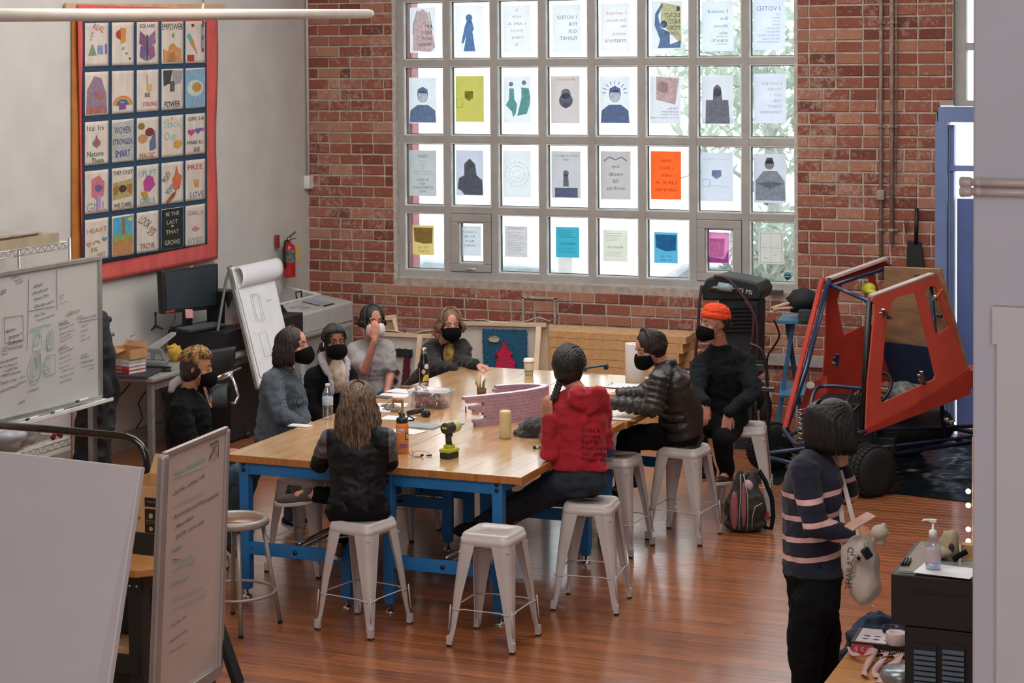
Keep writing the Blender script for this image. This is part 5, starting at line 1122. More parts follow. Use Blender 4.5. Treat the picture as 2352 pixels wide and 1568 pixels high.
ART={(0,0):[('t','REAL',.6,.12,.5,.13,'b04a44',-25),('p',[(.15,.75),(.3,.5),(.36,.5),(.5,.75)],'7d8f6e'),('p',[(.55,.72),(.55,.52),(.78,.52),(.78,.72)],'7a8fb5'),('p',[(.88,.72),(.86,.5),(.95,.48),(.96,.72)],'7a6a9a'),('c',.3,.3,.04,'8fa07a'),('c',.25,.38,.03,'8fa07a'),('c',.35,.22,.04,'8fa07a')],(0,1):[('c',.42,.28,.24,'a34636'),('p',[(.4,.12),(.66,.14),(.64,.45),(.42,.5)],'c58a3a'),('c',.55,.6,.07,'8ba89a'),('c',.68,.72,.05,'5c8a9a'),('c',.84,.84,.05,'8a5a5a')],(0,2):[('t','SQUARE',.5,.1,.7,.1,'3a3a44',0),('p',[(.15,.2),(.45,.35),(.45,.6),(.12,.5)],'7a5578'),('p',[(.85,.2),(.55,.35),(.55,.6),(.88,.5)],'8a6a8e'),('p',[(.2,.55),(.48,.6),(.4,.9),(.15,.8)],'6e5a86'),('p',[(.8,.55),(.52,.6),(.6,.9),(.85,.8)],'8a5a78'),('p',[(.47,.3),(.53,.3),(.54,.9),(.46,.9)],'3a4a6a')],(0,3):[('t','EMPOWER',.5,.12,.95,.15,'33363a',0),('p',[(.48,.3),(.6,.26),(.6,.36),(.52,.4)],'6a9a5a'),('p',[(.1,.95),(.08,.65),(.3,.7),(.4,.55),(.55,.5),(.7,.6),(.9,.65),(.95,.95)],'c08a5a'),('p',[(.3,.95),(.35,.75),(.6,.72),(.65,.95)],'a8743e')],(0,4):[('c',.38,.1,.08,'8a3036'),('p',[(.05,.35),(.2,.28),(.42,.45),(.3,.52)],'6aa89a'),('p',[(.2,.48),(.42,.45),(.62,.8)],'c08a4a'),('p',[(.1,.8),(.45,.8),(.45,.95),(.1,.95)],'a83a3a'),('t','VIBES',.87,.4,.16,.7,'4a3a7a',0)],(1,0):[('p',[(.05,.95),(.1,.4),(.4,.1),(.7,.15),(.9,.5),(.95,.95)],'8c7488'),('t','NO',.62,.55,.35,.18,'b85a40',0),('t','LIMITS',.5,.88,.85,.16,'c0583c',0)],(1,1):[('r',.5,.8,.45,.38,'c8663a'),('r',.5,.8,.38,.31,'c9a050'),('r',.5,.8,.31,.24,'5a8a5a'),('r',.5,.8,.24,.17,'4a6a9a'),('p',[(.35,.9),(.35,.75),(.65,.75),(.65,.9)],'7a4a8a')],(1,2):[('p',[(.45,.12),(.52,.12),(.52,.35),(.7,.35),(.72,.5),(.48,.52)],'c9a05a'),('t','BE',.5,.6,.25,.1,'33302e',0),('t','STRONG',.62,.82,.65,.1,'b84a36',0)],(1,3):[('p',[(.08,.03),(.5,.03),(.4,.35),(.1,.42)],'3c3f46'),('p',[(.5,.03),(.95,.05),(.9,.35),(.55,.4)],'9a969a'),('p',[(.4,.3),(.6,.3),(.6,.55),(.4,.55)],'54565e'),('t','POWER',.5,.86,.72,.15,'2e3034',0)],(1,4):[('p',[(.02,.05),(.98,.02),(.98,.95),(.02,.98)],'7fa6c0'),('c',.5,.5,.42,'b9c8c4'),('c',.58,.48,.24,'b98a40')],(2,0):[('t','Its In',.45,.15,.7,.12,'5a6a48',0),('c',.5,.5,.18,'6e7a88'),('p',[(.5,.3),(.62,.5),(.5,.62),(.4,.5)],'9a5a6a'),('t','Nature',.45,.74,.7,.12,'4e7a4e',0),('t','Them',.55,.9,.5,.12,'3f6a3f',0)],(2,1):[('p',[(.03,.08),(.97,.03),(.97,.97),(.03,.97)],'a9aaa9'),('t','WOMEN',.5,.25,.75,.16,'3c3c6a',0),('t','STRONGER',.5,.52,.9,.13,'3c3c78',0),('t','SMART',.5,.8,.7,.16,'3a4080',0)],(2,2):[('c',.28,.5,.22,'b48a5c'),('c',.22,.2,.16,'8a6a38'),('c',.6,.35,.2,'7a3236'),('p',[(.6,.6),(.85,.3),(.9,.75),(.6,.8)],'5a6a8a'),('t','MAGIC',.5,.9,.7,.13,'b47a48',0)],(2,3):[('t','Stick',.5,.2,.8,.18,'8abfae',0),('t','Out',.4,.5,.5,.18,'8abfae',0),('c',.75,.7,.2,'c9984a'),('c',.5,.06,.05,'d0b85a')],(2,4):[('t','GIRL LA',.55,.12,.8,.09,'3a3c40',0),('h',.3,.45,.2,'b04a8a'),('h',.65,.42,.18,'5a6a9a'),('h',.9,.4,.12,'b05a94'),('t','MARE SU',.5,.7,.8,.08,'46484c',0),('t','EE',.6,.88,.3,.1,'46484c',0)],(3,0):[('t','GIRL',.5,.85,.85,.2,'8f8e92',0),('p',[(.3,.2),(.6,.12),(.85,.3),(.8,.6),(.55,.7),(.3,.6)],'c0707a'),('c',.58,.42,.16,'6a5a8a'),('p',[(.5,.6),(.68,.55),(.66,.95),(.5,.95)],'a88ab8')],(3,1):[('t','THEY EXIST',.5,.12,.9,.1,'3c302a',0),('p',[(.05,.35),(.95,.28),(.95,.68),(.05,.75)],'a89a60'),('c',.5,.5,.18,'4a3426'),('p',[(.1,.45),(.3,.4),(.3,.6),(.1,.65)],'9a6a3a'),('p',[(.72,.4),(.92,.42),(.9,.62),(.72,.58)],'9a6a3a'),('t','WE CARE',.5,.88,.8,.1,'3c302a',0)],(3,2):[('t','UPLIFT',.5,.2,.8,.15,'6fa8a8',0),('p',[(.3,.4),(.5,.25),(.75,.3),(.85,.5),(.6,.65),(.35,.6)],'a8468a'),('p',[(.2,.65),(.45,.6),(.55,.8),(.4,.85)],'b48a4a'),('t','GIRLS',.5,.86,.7,.14,'6fa8a8',0)],(3,3):[('t','MIGHTY',.25,.35,.5,.14,'3c4a48',55),('t','WOMAN',.4,.65,.5,.13,'4f8a90',55),('p',[(.55,.6),(.5,.4),(.62,.3),(.68,.08),(.8,.3),(.95,.35),(.85,.65),(.65,.7)],'c8684a'),('p',[(.2,.95),(.5,.75),(.7,.7),(.6,.85),(.3,1.0)],'8a5a36')],(3,4):[('t','FREE',.5,.18,.75,.12,'b03a3a',0),('p',[(.4,.48),(.72,.5),(.68,.68),(.48,.66)],'c99a48'),('t','LOVE',.6,.85,.7,.14,'6a7a9a',0)],(4,0):[('t','HEART',.52,.28,.85,.11,'a8784a',4),('h',.18,.6,.14,'c08a88'),('h',.85,.52,.12,'3f9a90'),('r',.5,.6,.16,.08,'b89060'),('t','IS',.42,.74,.25,.1,'9a9050',0),('t','ART',.7,.88,.4,.11,'a89468',0)],(4,1):[('p',[(.05,.05),(.95,.03),(.95,.45),(.05,.5)],'4fa0c0'),('p',[(.48,.05),(.6,.05),(.62,.55),(.45,.55)],'8a7048'),('c',.85,.12,.1,'c9c050'),('p',[(.05,.5),(.95,.45),(.95,.62),(.05,.66)],'8a9a58'),('p',[(.05,.64),(.95,.6),(.95,.95),(.05,.97)],'b08050')],(4,2):[('t','LOOK',.4,.25,.6,.2,'6a4a34',-40),('t','CLOSE',.7,.5,.4,.16,'8a5238',50),('t','TROIR',.5,.84,.7,.14,'9a7a48',0)],(4,3):[('p',[(.01,.01),(.99,.01),(.99,.99),(.01,.99)],'1c2422'),('t','BE THE',.5,.14,.6,.09,'c9c0b4',0),('t','LAST',.5,.34,.5,.10,'b8b0a4',0),('t','THAT',.5,.58,.6,.10,'c8b890',0),('t','GROWS',.5,.84,.7,.12,'d0c4b4',0),('c',.5,.44,.06,'c9984a')],(4,4):[('t','GIRLS',.5,.2,.8,.1,'a87a74',-5),('p',[(.3,.58),(.5,.52),(.75,.6),(.5,.66)],'c08088'),('t','GYSIS',.5,.86,.75,.12,'9a9aa0',0)],}
def draw(shapes,place,parent,pre,dz=0.0026):
 """flat print: each entry becomes lettering or a patch; place(u, v, k) gives the point of the unit sheet lifted by k"""
 groups={}
 for i,s in enumerate(shapes):
  col=s[-1]if s[0]!='t' else s[6]
  b=groups.setdefault((col,i if s[0]!='t' else 't'+col),MB());lift=dz*(1+0.35*i)
  if s[0]=='p':b.add([place(u,v,lift)for u,v in s[1]],[tuple(range(len(s[1])))])
  elif s[0]=='c':
   asp=ASP[0];pts=[place(s[1]+s[3]*math.cos(2*PI*k/16),s[2]+s[3]*asp*math.sin(2*PI*k/16),lift)for k in range(16)];b.add(pts,[tuple(range(16))])
  elif s[0]=='h':
   pts=[]
   for k in range(20):
    a=2*PI*k/20;x=16*math.sin(a)**3;y=13*math.cos(a)-5*math.cos(2*a)-2*math.cos(3*a)-math.cos(4*a);pts.append(place(s[1]+s[3]*x/17,s[2]-s[3]*ASP[0]*y/17,lift))
   b.add(pts,[tuple(range(20))])
  elif s[0]=='r':
   asp=ASP[0];n=12
   for k in range(n):
    a,c=PI+PI*k/n,PI+PI*(k+1)/n;q=lambda r,a_:place(s[1]+r*math.cos(a_),s[2]+r*asp*math.sin(a_)*0.95,lift)
    b.add([q(s[3],a),q(s[3],c),q(s[4],c),q(s[4],a)],[(0,1,2,3)])
  elif s[0]=='t':
   vs,fs=text_verts(s[1]);x0,x1=min(v.x for v in vs),max(v.x for v in vs);yb,yt=min(v.y for v in vs),max(v.y for v in vs);ca,sa=math.cos(math.radians(s[7])),math.sin(math.radians(s[7]))
   out=[]
   for v in vs:
    x=((v.x-x0)/(x1-x0)-0.5)*s[4];y=(0.5-(v.y-yb)/(yt-yb))*s[5];asp=ASP[0]
    xx=x*ca+y/asp*sa;yy=-x*sa*asp+y*ca;out.append(place(s[2]+xx,s[3]+yy,lift))
   b.add(out,fs)
 for(col,k),b in groups.items():
  lst=[q for q in b.v]
  obj(pre+('lettering' if isinstance(k,str)else 'patch'),b,mat('print_'+col,col,0.95,var=0.08,vscale=30),parent)
ASP=[0.5]
for r in range(5):
 for c in range(5):
  x0,x1=xs[c];u0,u1=(x0-195)/(471-195),(x1-195)/(471-195);
  yt=lambda x:y0s[r][0]+(y0s[r][1]-y0s[r][0])*(x-195)/276;yb=lambda x:y1s[r][0]+(y1s[r][1]-y1s[r][0])*(x-195)/276
  def pl(u,v,k,x0=x0,x1=x1,yt=yt,yb=yb):x=x0+(x1-x0)*u;y=yt(x)+(yb(x)-yt(x))*v;return WQ(x,y,0.018+k)
  b=MB();b.grid(9,13,lambda u,v:pl(u,v,0.0007*math.sin(u*40+v*9)));bl=obj('quilt_block',b,M_mus,t,solid=0.002);MW[bl]=MW[t]
  draw(ART.get((r,c),[]),pl,bl,'block_')
b=MB();b.bar(WQ(150,16,-0.02),WQ(514,18,-0.02),0.02,0.06);obj('batten',b,mat('pine_batten','c9a680',0.7),t)
b=MB();b.slab(WQ(166,30,-0.025),WQ(167,640,-0.025),WQ(205,640,-0.025),WQ(205,30,-0.025),0.01);base_obj('glow_board',b,mat('orange_glow_board','b5702f',0.85),'orange brown board coloured as reflected glow at the left side of the quilt','board')  # thin board whose orange stands in for glow reflected beside the quilt
c=atx(664,636,XC+0.10);t=thing('fire_extinguisher','red fire extinguisher hanging on the left wall near the brick corner','fire extinguisher',c)
sc=(atx(664,560,XC+0.1).z-c.z);Tm=Matrix.Translation(c);R_=0.062
obj('cylinder',MB(Tm).lathe([(R_*0.9,0),(R_,0.01),(R_,sc*0.86),(R_*0.8,sc*0.97),(R_*0.4,sc*1.02),(R_*0.35,sc*1.06)],None,22),mat('fire_red_paint','b3161f',0.3,coat=0.3),t)
obj('label',MB(Tm).lathe([(R_+0.001,sc*0.45),(R_+0.0012,sc*0.46),(R_+0.0012,sc*0.82),(R_+0.001,sc*0.83)],None,22),mat('printed_label','7b7a72',0.6,vscale=30,col2='3a3a38'),t)
b=MB(Tm);b.tube([(0,0,sc*1.04),(0,0,sc*1.2)],0.018,8);b.bar((0,0,sc*1.2),Vector((0,0.14,sc*1.33)),0.02,0.012);b.bar((0,0,sc*1.14),Vector((0,0.13,sc*1.13)),0.02,0.01);obj('valve',b,M_darkchrome,t)
obj('hose',MB(Tm).tube([(0,-0.01,sc*1.12),(0,-0.07,sc*1.1),(0,-0.09,sc*0.9),(0,-0.085,sc*0.5),(0,-0.075,sc*0.3)],0.011,8),M_rubber,t)
b=MB();q=c+Vector((0.03,0.10,sc*0.93));b.slab(q,q+Vector((0,0.015,-0.17)),q+Vector((0,0.075,-0.17)),q+Vector((0,0.06,0)),0.002);obj('inspection_tag',b,mat('yellow_tag','d9b840',0.7),t)
obj('wall_bracket',MB().box((XC+0.03,c.y-0.10,c.z+sc*1.1),(0.03,0.04,0.12)),mat('red_bracket','8a2a2a',0.5),t)
c=atx(709,418,XC+0.03);base_obj('alarm_sensor',MB().box(c,(0.06,0.10,0.13)),M_wplast,'small white sensor box on the wall corner left of the brick','sensor',bevel=0.008)
b=MB();cc=Vector((XC+0.04,YW-0.06,0));b.tube([cc+UP*2.0,cc+UP*CEIL],0.013,8);base_obj('corner_pipe',b,M_plaster,'thin painted pipe running up the corner between white and brick wall','pipe')
rx=XC+0.62;pR=atx(160,555,rx);pL=atx(-30,575,rx);zs_=pR.z
t=thing('wire_rack','chrome wire shelving rack at the left wall behind the big whiteboard','rack',(rx,pR.y,0))
y1,y0=pR.y,pR.y-1.15
for x in(rx,rx-0.45):
 for y in(y0,y1):obj('post',MB().tube([(x,y,0.0),(x,y,zs_+0.03)],0.0125,8),M_zinc,t)
zl=atx(150,1010,rx).z
for z in(zs_,max(zl,0.3)):
 b=MB()
 for x in(rx,rx-0.45):
  b.tube([(x,y0,z),(x,y1,z)],0.004,5);b.tube([(x,y0,z-0.045),(x,y1,z-0.045)],0.004,5);n=26
  pts=[(x,y0+(y1-y0)*i/n,z-0.045*(i%2))for i in range(n+1)];b.tube(pts,0.003,4)
 for i in range(40):y=y0+(y1-y0)*i/39;b.tube([(rx-0.45,y,z+0.003),(rx,y,z+0.003)],0.0025,4)
 for y in(y0,y1):b.tube([(rx-0.45,y,z),(rx,y,z)],0.004,5)
 obj('wire_shelf',b,M_zinc,t,kind='stuff')
M_cd2=mat('pale_cardboard','a89a80',0.85,var=0.06)
for i,(x0_,y0_,x1_,y1_,h,m,lb)in enumerate(((0.0,-1.0,0.44,-0.12,0.07,M_cd2,'flat cardboard carton lying on the rack, lowest'),(0.02,-1.05,0.42,-0.3,0.014,M_cardb,'kraft cardboard sheet lying on the rack carton'),(0.05,-0.98,0.44,-0.35,0.012,mat('grey_board','aaa49e',0.8),'grey board sheet topmost on the rack'))):
 z0_=zs_+0.006+(0,0.072,0.088)[i]
 base_obj('cardboard_sheet',MB().box((rx-0.45+(x0_+x1_)/2,pR.y+(y0_+y1_)/2,z0_+h/2),(x1_-x0_,y1_-y0_,h)),m,lb,'cardboard',group='cardboard on the wire rack')
zz=max(zl,0.3)
for i,(dx,dy,s)in enumerate(((-0.2,-0.35,0.13),(-0.15,-0.62,0.14))):
 o=base_obj('plastic_bag',MB().ell((rx+dx,pR.y+dy,zz+s*0.62+0.01),(s,s*1.1,s*0.62)),mat('milky_plastic','b9bcc2',0.35,alpha=1.0),['white plastic bag on the lower rack shelf','white plastic bag at the left end of the lower rack shelf'][i],'bag',group='bags on the rack');folds(o,0.04,9)
base_obj('clamp',MB().tube([(rx-0.06,pR.y-0.17,zz+0.02),(rx-0.06,pR.y-0.12,zz+0.06),(rx-0.06,pR.y-0.06,zz+0.02)],0.018,8),mat('red_clamp','7a1f26',0.5),'small red clamp on the lower rack shelf','clamp')
wx=XC+1.55
t=thing('whiteboard','large rolling whiteboard covered in notes and drawings at the far left','whiteboard',atx(120,960,wx))
M_wb=mat('whiteboard_enamel','c2bfbc',0.22,var=0.03,vscale=2,coat=0.3)
def WB(px,py,off=0.0):return atx(px,py,wx+off)
wTR,wBR,wTL,wBL=WB(227,592),WB(230,912),WB(-40,636),WB(-40,975)
b=MB();b.slab(wBL,wBR,wTR,wTL,0.012);obj('board',b,M_wb,t)
b=MB();
for a,c in((wTL,wTR),(wBL,wBR),(wBR,wTR)):b.bar(a,c,0.035,0.03)
obj('frame',b,mat('brushed_aluminium','aaa9a6',0.35,metal=0.6),t,bevel=0.004)
b=MB();a,c=WB(-40,998,0.03),WB(247,917,0.03);b.bar(a,c,0.09,0.012);b.bar(a+Vector((0.045,0,0.008)),c+Vector((0.045,0,0.008)),0.006,0.02);tr=obj('tray',b,M_wplast,t)
obj('tray_post',MB().box((wx-0.05,wBR.y-0.02,(wBR.z)/2),(0.04,0.05,wBR.z)),M_darkchrome,t);obj('tray_post',MB().box((wx-0.05,wBR.y-1.35,(wBR.z)/2),(0.04,0.05,wBR.z)),M_darkchrome,t)
obj('stand_foot',MB().box((wx-0.05,wBR.y-0.02,0.02),(0.5,0.05,0.04)),M_darkchrome,t,bevel=0.006);obj('stand_foot',MB().box((wx-0.05,wBR.y-1.35,0.02),(0.5,0.05,0.04)),M_darkchrome,t,bevel=0.006)
inks={'b':mat('blue_marker_ink','3a3f78',0.6),'k':mat('black_marker_ink','33333a',0.6),'t':mat('teal_marker_ink','5aa0a4',0.6),'r':mat('plum_marker_ink','86465f',0.6),'g':mat('faded_green_ink','8fb0a2',0.6),'gr':mat('faded_grey_ink','8a8684',0.6),'rd':mat('red_marker_ink','b06a64',0.6)}
def notes(parent,lines,place,slant=0.15,pre='handwriting'):
 g={}
 for(s,x0,y0,x1,y1,h,ink)in lines:
  vs,fs=text_verts(s);a0,a1=min(v.x for v in vs),max(v.x for v in vs);b=g.setdefault(ink,MB());out=[];sd=sum(ord(q)for q in s)
  for v in vs:
   f=(v.x-a0)/(a1-a0);w=0.06*h*math.sin(f*17+sd)
   out.append(place(x0+(x1-x0)*f+v.y*h*slant,y0+(y1-y0)*f-v.y*h*1.0+w))
  b.add(out,fs)
 for k,b in g.items():obj(pre,b,inks[k],parent,kind='stuff')
def strokes(parent,segs,place,name='drawing',r=0.0016):
 g={}
 for ink,pts in segs:g.setdefault(ink,MB()).tube([place(*p)for p in pts],r,4)
 for k,b in g.items():obj(name,b,inks[k],parent)
PW=lambda x,y:WB(x,y,0.0065)
notes(t,[('VP Work',26,640,44,632,7,'k'),('Mendo',34,646,50,639,6,'k'),('CAREL',37,652,54,645,6,'k'),('RS!',-6,676,14,668,15,'r'),('What',77,660,97,652,11,'b'),('should we',75,674,110,663,11,'b'),('Name The',79,688,112,677,10,'b'),('Derby car?!',81,704,123,692,11,'b'),('Ellen The',80,726,104,719,8,'b'),('Excellent Executer',85,736,127,722,7,'b'),('SIDE SHAPE OPTIONS',71,756,117,745,8,'t'),('SIDE',137,680,147,677,5,'b'),('Paint',137,687,146,684,4,'b'),('side mirror',138,697,157,691,5,'b'),('GBoss',153,723,184,711,13,'gr'),('GO',176,731,190,726,10,'gr'),('BACKEND',136,743,155,737,7,'b'),('IN CREW COSTUME',184,733,222,724,7,'b'),('Bent pipe + clean',137,756,172,743,6,'b'),('Bumper stickers',137,768,171,756,6,'b'),('License plate',138,777,163,766,5,'b'),('BOXES WITH TOOLS',138,786,168,771,5,'b'),('TRUCK',187,750,201,745,6,'b'),('Overalls',186,762,202,756,5,'b'),('Boots',187,772,197,768,5,'b'),('SAFETY VEST',186,783,208,774,5,'b'),('FRONT',136,800,151,794,8,'b'),('Eyes as headlights',137,812,169,799,6,'b'),('Side mirrors',137,824,162,814,6,'b'),('Rear view mirror',137,835,166,823,5,'b'),('Frame hood',138,846,158,838,5,'b'),('+ fringe streams',140,853,170,844,5,'b'),('Red rug on dash',138,866,170,856,5,'b'),('Hood ornament',138,878,166,869,6,'b'),('COLOR',186,818,200,813,7,'b'),('BRIGHT RED',187,833,216,826,6,'b'),('+ "Girls Garage"',184,843,218,836,5,'b'),('sides',204,848,216,844,5,'b'),('6pm-',14,761,38,754,12,'k'),('Sydney +',20,776,52,765,12,'k'),('Solyana',19,789,52,780,12,'k'),('TOOL BOXES',17,802,53,794,9,'k'),('Jade',5,800,17,797,7,'k'),('Hack',5,807,17,804,6,'k'),('Maria',5,815,19,811,6,'k'),('meaning layers',-4,834,40,820,9,'k'),('saw + 4 wood +',-6,845,40,834,9,'k'),('+ PAINT Red',9,853,42,843,8,'k'),('= ARM cut-out',-2,865,48,852,9,'k'),('Trace + cut',0,881,38,870,11,'k'),('out of wood',2,898,42,884,11,'k'),('LILA',46,868,57,864,7,'k'),('Sydney',43,880,59,874,7,'k'),('2 weeks',64,900,90,890,7,'b'),('ITTS',43,928,57,921,8,'b')],PW)
sg=[('k',[(66,640),(65,700),(64,760),(62,806)]),('k',[(130,620),(131,712)]),('k',[(66,715),(100,708),(126,704)]),('k',[(9,730),(52,724),(55,780),(12,788),(9,730)]),('t',[(68,761),(98,756)]),('b',[(135,747),(160,740)]),('b',[(181,740),(224,731)]),('b',[(134,805),(158,796)]),('b',[(186,822),(204,818)]),('t',[(78,766),(74,800),(75,808),(92,804),(97,800),(95,768),(88,763),(78,766)]),('t',[(83,770),(78,795),(86,792),(90,780),(91,768),(83,770)]),('t',[(108,805),(106,780),(112,762),(119,756),(124,770),(124,800),(108,805)]),('t',[(109,783),(116,764),(119,780),(109,783)]),('t',[(109,790),(118,787),(117,800),(109,803),(109,790)]),('t',[(71,876),(71,840),(80,818),(92,814),(91,868),(71,876)]),('t',[(75,868),(76,842),(82,822),(83,862),(75,868)]),('t',[(85,845),(85,822),(89,820),(88,843),(85,845)]),('gr',[(66,840),(72,820),(84,808),(93,812),(95,840),(93,865),(84,880),(74,884),(66,872),(63,855),(66,840)]),('t',[(105,819),(127,812),(127,857),(106,864),(97,848),(105,819)]),('t',[(102,842),(107,823),(115,820),(114,840),(102,842)]),('t',[(100,850),(115,845),(114,856),(105,858),(100,850)])]
strokes(t,sg,PW)
for i,(x,y,m)in enumerate(((118,948,mat('green_cap','1f6a3e',0.5)),(60,964,M_blkp),(175,922,mat('dark_green_cap','1c4030',0.5)))):
 a=WB(x,y,0.045);e=a+Vector((0,-0.02,0));t2=thing('marker',['green capped marker lying in the whiteboard tray','black capped marker lying at the left of the whiteboard tray','dark capped marker lying at the right end of the whiteboard tray'][i],'marker',a,group='markers in the whiteboard tray')
 obj('cap',MB().tube([a,a+Vector((0,0.03,0))],0.008,8),m,t2);obj('barrel',MB().tube([a+Vector((0,0.03,0)),a+Vector((0,0.13,0))],0.0075,8),M_wplast,t2)
c=WB(222,760,-0.22);o=base_obj('coat',MB().chain([WB(232,735,-0.2),WB(226,800,-0.2),WB(222,920,-0.2),WB(212,1050,-0.2)],[0.05,0.10,0.13,0.12]).chain([WB(243,800,-0.14),WB(252,900,-0.14),WB(240,960,-0.14)],[0.03,0.06,0.05]),mat('black_nylon','121417',0.75,var=0.1),'black coat hanging from the stand behind the big whiteboard','coat');remesh(o,0.014,2);folds(o,0.03,7,(1,1,0.5))
t=thing('coat_stand','grey upright stand with knob behind the black coat','stand',WB(232,1060,-0.3)*Vector((1,1,0)))
q=WB(236,735,-0.26);obj('pole',MB().tube([(q.x,q.y,0.03),(q.x,q.y,q.z+0.02)],0.018,10),M_darkchrome,t);obj('knob',MB().tube([q+Vector((0,0,0)),q+Vector((0.02,0.06,0))],0.022,12),M_blkp,t);obj('foot',MB().lathe([(0.2,0),(0.2,0.01),(0.03,0.03)],Matrix.Translation((q.x,q.y,0)),20),M_darkchrome,t);obj('peg',MB().tube([q-UP*0.11,q-UP*0.11+Vector((0.02,0.10,0))],0.014,10),M_darkchrome,t)
DZ=0.74
d1=atz(352,868,DZ);d0=atz(236,862,DZ);d2=atz(430,836,DZ)
t=thing('desk','grey laminate desk along the left wall under the monitor','desk',(d1.x,d1.y,0))
dy1=16.3
b=MB();b.box(((XC+d1.x)/2+0.01,(d1.y+dy1)/2,DZ-0.02),(d1.x-XC-0.03,dy1-d1.y,0.04));obj('top',b,M_lam,t,bevel=0.012)
for x in(d1.x-0.06,XC+0.1):
 for y in(d1.y+0.06,dy1-0.1):obj('leg',MB().box((x,y,(DZ-0.04)/2),(0.045,0.045,DZ-0.04)),M_lame,t,bevel=0.004)
obj('apron',MB().box((d1.x-0.06,(d1.y+dy1)/2,DZ-0.075),(0.03,dy1-d1.y-0.2,0.07)),M_lame,t)
def onD(px,py,z=DZ):return atz(px,py,z)
q=onD(300,862);base_obj('folder',MB(Matrix.Translation(q)@Matrix.Rotation(0.2,4,'Z')).box((0,0.05,0.012),(0.36,0.40,0.024)),mat('dark_slate_folder','2c3138',0.6),'dark slate binder under the stack of red books','binder',bevel=0.006)
M_bkr=mat('red_book_cover','a8272c',0.5);M_bkw=mat('white_book_cover','c9c3c0',0.5);M_pg=mat('book_pages','cfcac4',0.8)
q=onD(276,858,DZ+0.024);RB=Matrix.Translation(q+Vector((0,0.10,0)))@Matrix.Rotation(-0.22,4,'Z');hz=0.0;BH=0.029
names=['lowest red book in the stack under the open carton','second red book from the bottom of the stack','white and red book third from the bottom of the stack','white and red book topmost under the open carton']
for i in range(4):
 w=0.23;dd=0.19;t2=thing('book',names[i],'book',q+UP*hz,group='books stacked on the desk');m=M_bkr if i<2 else M_bkw
 obj('cover',MB(RB).box((0,0,hz+0.0015),(w,dd,0.003)).box((0,0,hz+BH-0.0015),(w,dd,0.003)).box((0,-dd/2+0.0015,hz+BH/2),(w,0.003,BH)),m,t2)
 obj('pages',MB(RB).box((-0.001,0.003,hz+BH/2),(w-0.006,dd-0.006,BH-0.006)),M_pg,t2)
 b=MB();put_text(b,'GARAGE' if i<2 else 'DESIGN',RB@Matrix.Translation((-0.02,-dd/2-0.0008,hz+BH/2))@Matrix.Rotation(PI/2,4,'X'),height=0.016,width=0.11);obj('spine_lettering',b,M_wst if i<2 else M_bkr,t2)
 hz+=BH+0.0005
hb=hz;t2=thing('open_carton','small open cardboard carton on top of the book stack','box',q+UP*hb)
b=MB(RB);w,dd,h=0.26,0.19,0.075
for(cx,cy,sx,sy)in((0,-dd/2,w,0.004),(0,dd/2,w,0.004),(-w/2,0,0.004,dd),(w/2,0,0.004,dd)):b.box((cx,cy,hb+h/2),(sx,sy,h))
b.box((0,0,hb+0.002),(w,dd,0.004));obj('carton',b,M_cardb,t2)
obj('flap',MB(RB).slab((-w/2,-dd/2,hb+h),(w/2-0.04,-dd/2,hb+h),(w/2-0.05,-dd/2-0.09,hb+h-0.02),(-w/2,-dd/2-0.09,hb+h-0.02),0.004),M_cardb,t2);obj('flap',MB(RB).slab((-w/2,dd/2,hb+h),(w/2-0.02,dd/2,hb+h),(w/2-0.02,dd/2+0.03,hb+h+0.04),(-w/2,dd/2+0.03,hb+h+0.04),0.004),M_cardb,t2)
q=onD(350,838);t2=thing('hole_punch','grey heavy duty hole punch with lever on the desk','hole punch',q);M_gp=mat('grey_cast_plastic','77787a',0.5)
D=Matrix.Translation(q)@Matrix.Rotation(0.15,4,'Z');b=MB(D);b.box((0,0,0.02),(0.24,0.13,0.04));obj('base',b,M_gp,t2,bevel=0.01)
b=MB(D);b.prism([(-0.11,0.045),(-0.09,0.12),(-0.07,0.135),(0.07,0.135),(0.09,0.12),(0.11,0.045),(0.085,0.045),(0.072,0.105),(0.012,0.105),(0.012,0.045),(-0.012,0.045),(-0.012,0.105),(-0.072,0.105),(-0.085,0.045)],0.03,basis(x=(1,0,0),y=(0,0,1),o=(0,0.02,0.0)));obj('punch_frame',b,M_gp,t2,bevel=0.003)
b=MB(D);b.hexa([(-0.05,0.0,0.12),(0.04,0.0,0.12),(0.20,0.02,0.245),(0.15,0.04,0.245),(-0.05,0.02,0.145),(0.04,0.02,0.145),(0.20,0.04,0.27),(0.15,0.05,0.27)]);obj('lever',b,mat('light_grey_lever','9a9896',0.5),t2,bevel=0.004)
q=onD(362,852);t2=thing('staple_remover','black pliers-like stapler lying before the hole punch','stapler',q);obj('arm',MB().cap(q+Vector((-0.09,0,0.025)),q+Vector((0.10,0.03,0.03)),0.016,0.010),M_blkp,t2);obj('jaw',MB().cap(q+Vector((-0.10,-0.01,0.012)),q+Vector((0.12,0.0,0.012)),0.011,0.009),M_blkp,t2);obj('plate',MB().box(q+Vector((0.02,-0.02,0.003)),(0.17,0.035,0.006)),M_darkchrome,t2)
q=onD(402,830);o=base_obj('cleaning_cloth',MB().ell(q+UP*0.07,(0.06,0.05,0.07)).cap(q+UP*0.12,q+UP*0.125+RV*-0.05,0.015,0.01),mat('yellow_cloth','c9a03c',0.9),'folded yellow cloth standing on the desk behind the blond hair','cloth');folds(o,0.02,14)
for i,(px,py,w,dd,h,lb)in enumerate(((340,812,0.42,0.45,0.19,'black desktop computer lying flat under the small tripod'),(420,800,0.40,0.42,0.22,'black desktop computer lying flat under the keyboard'))):
 pass
q=onD(336,812);dkx=q.x-0.02
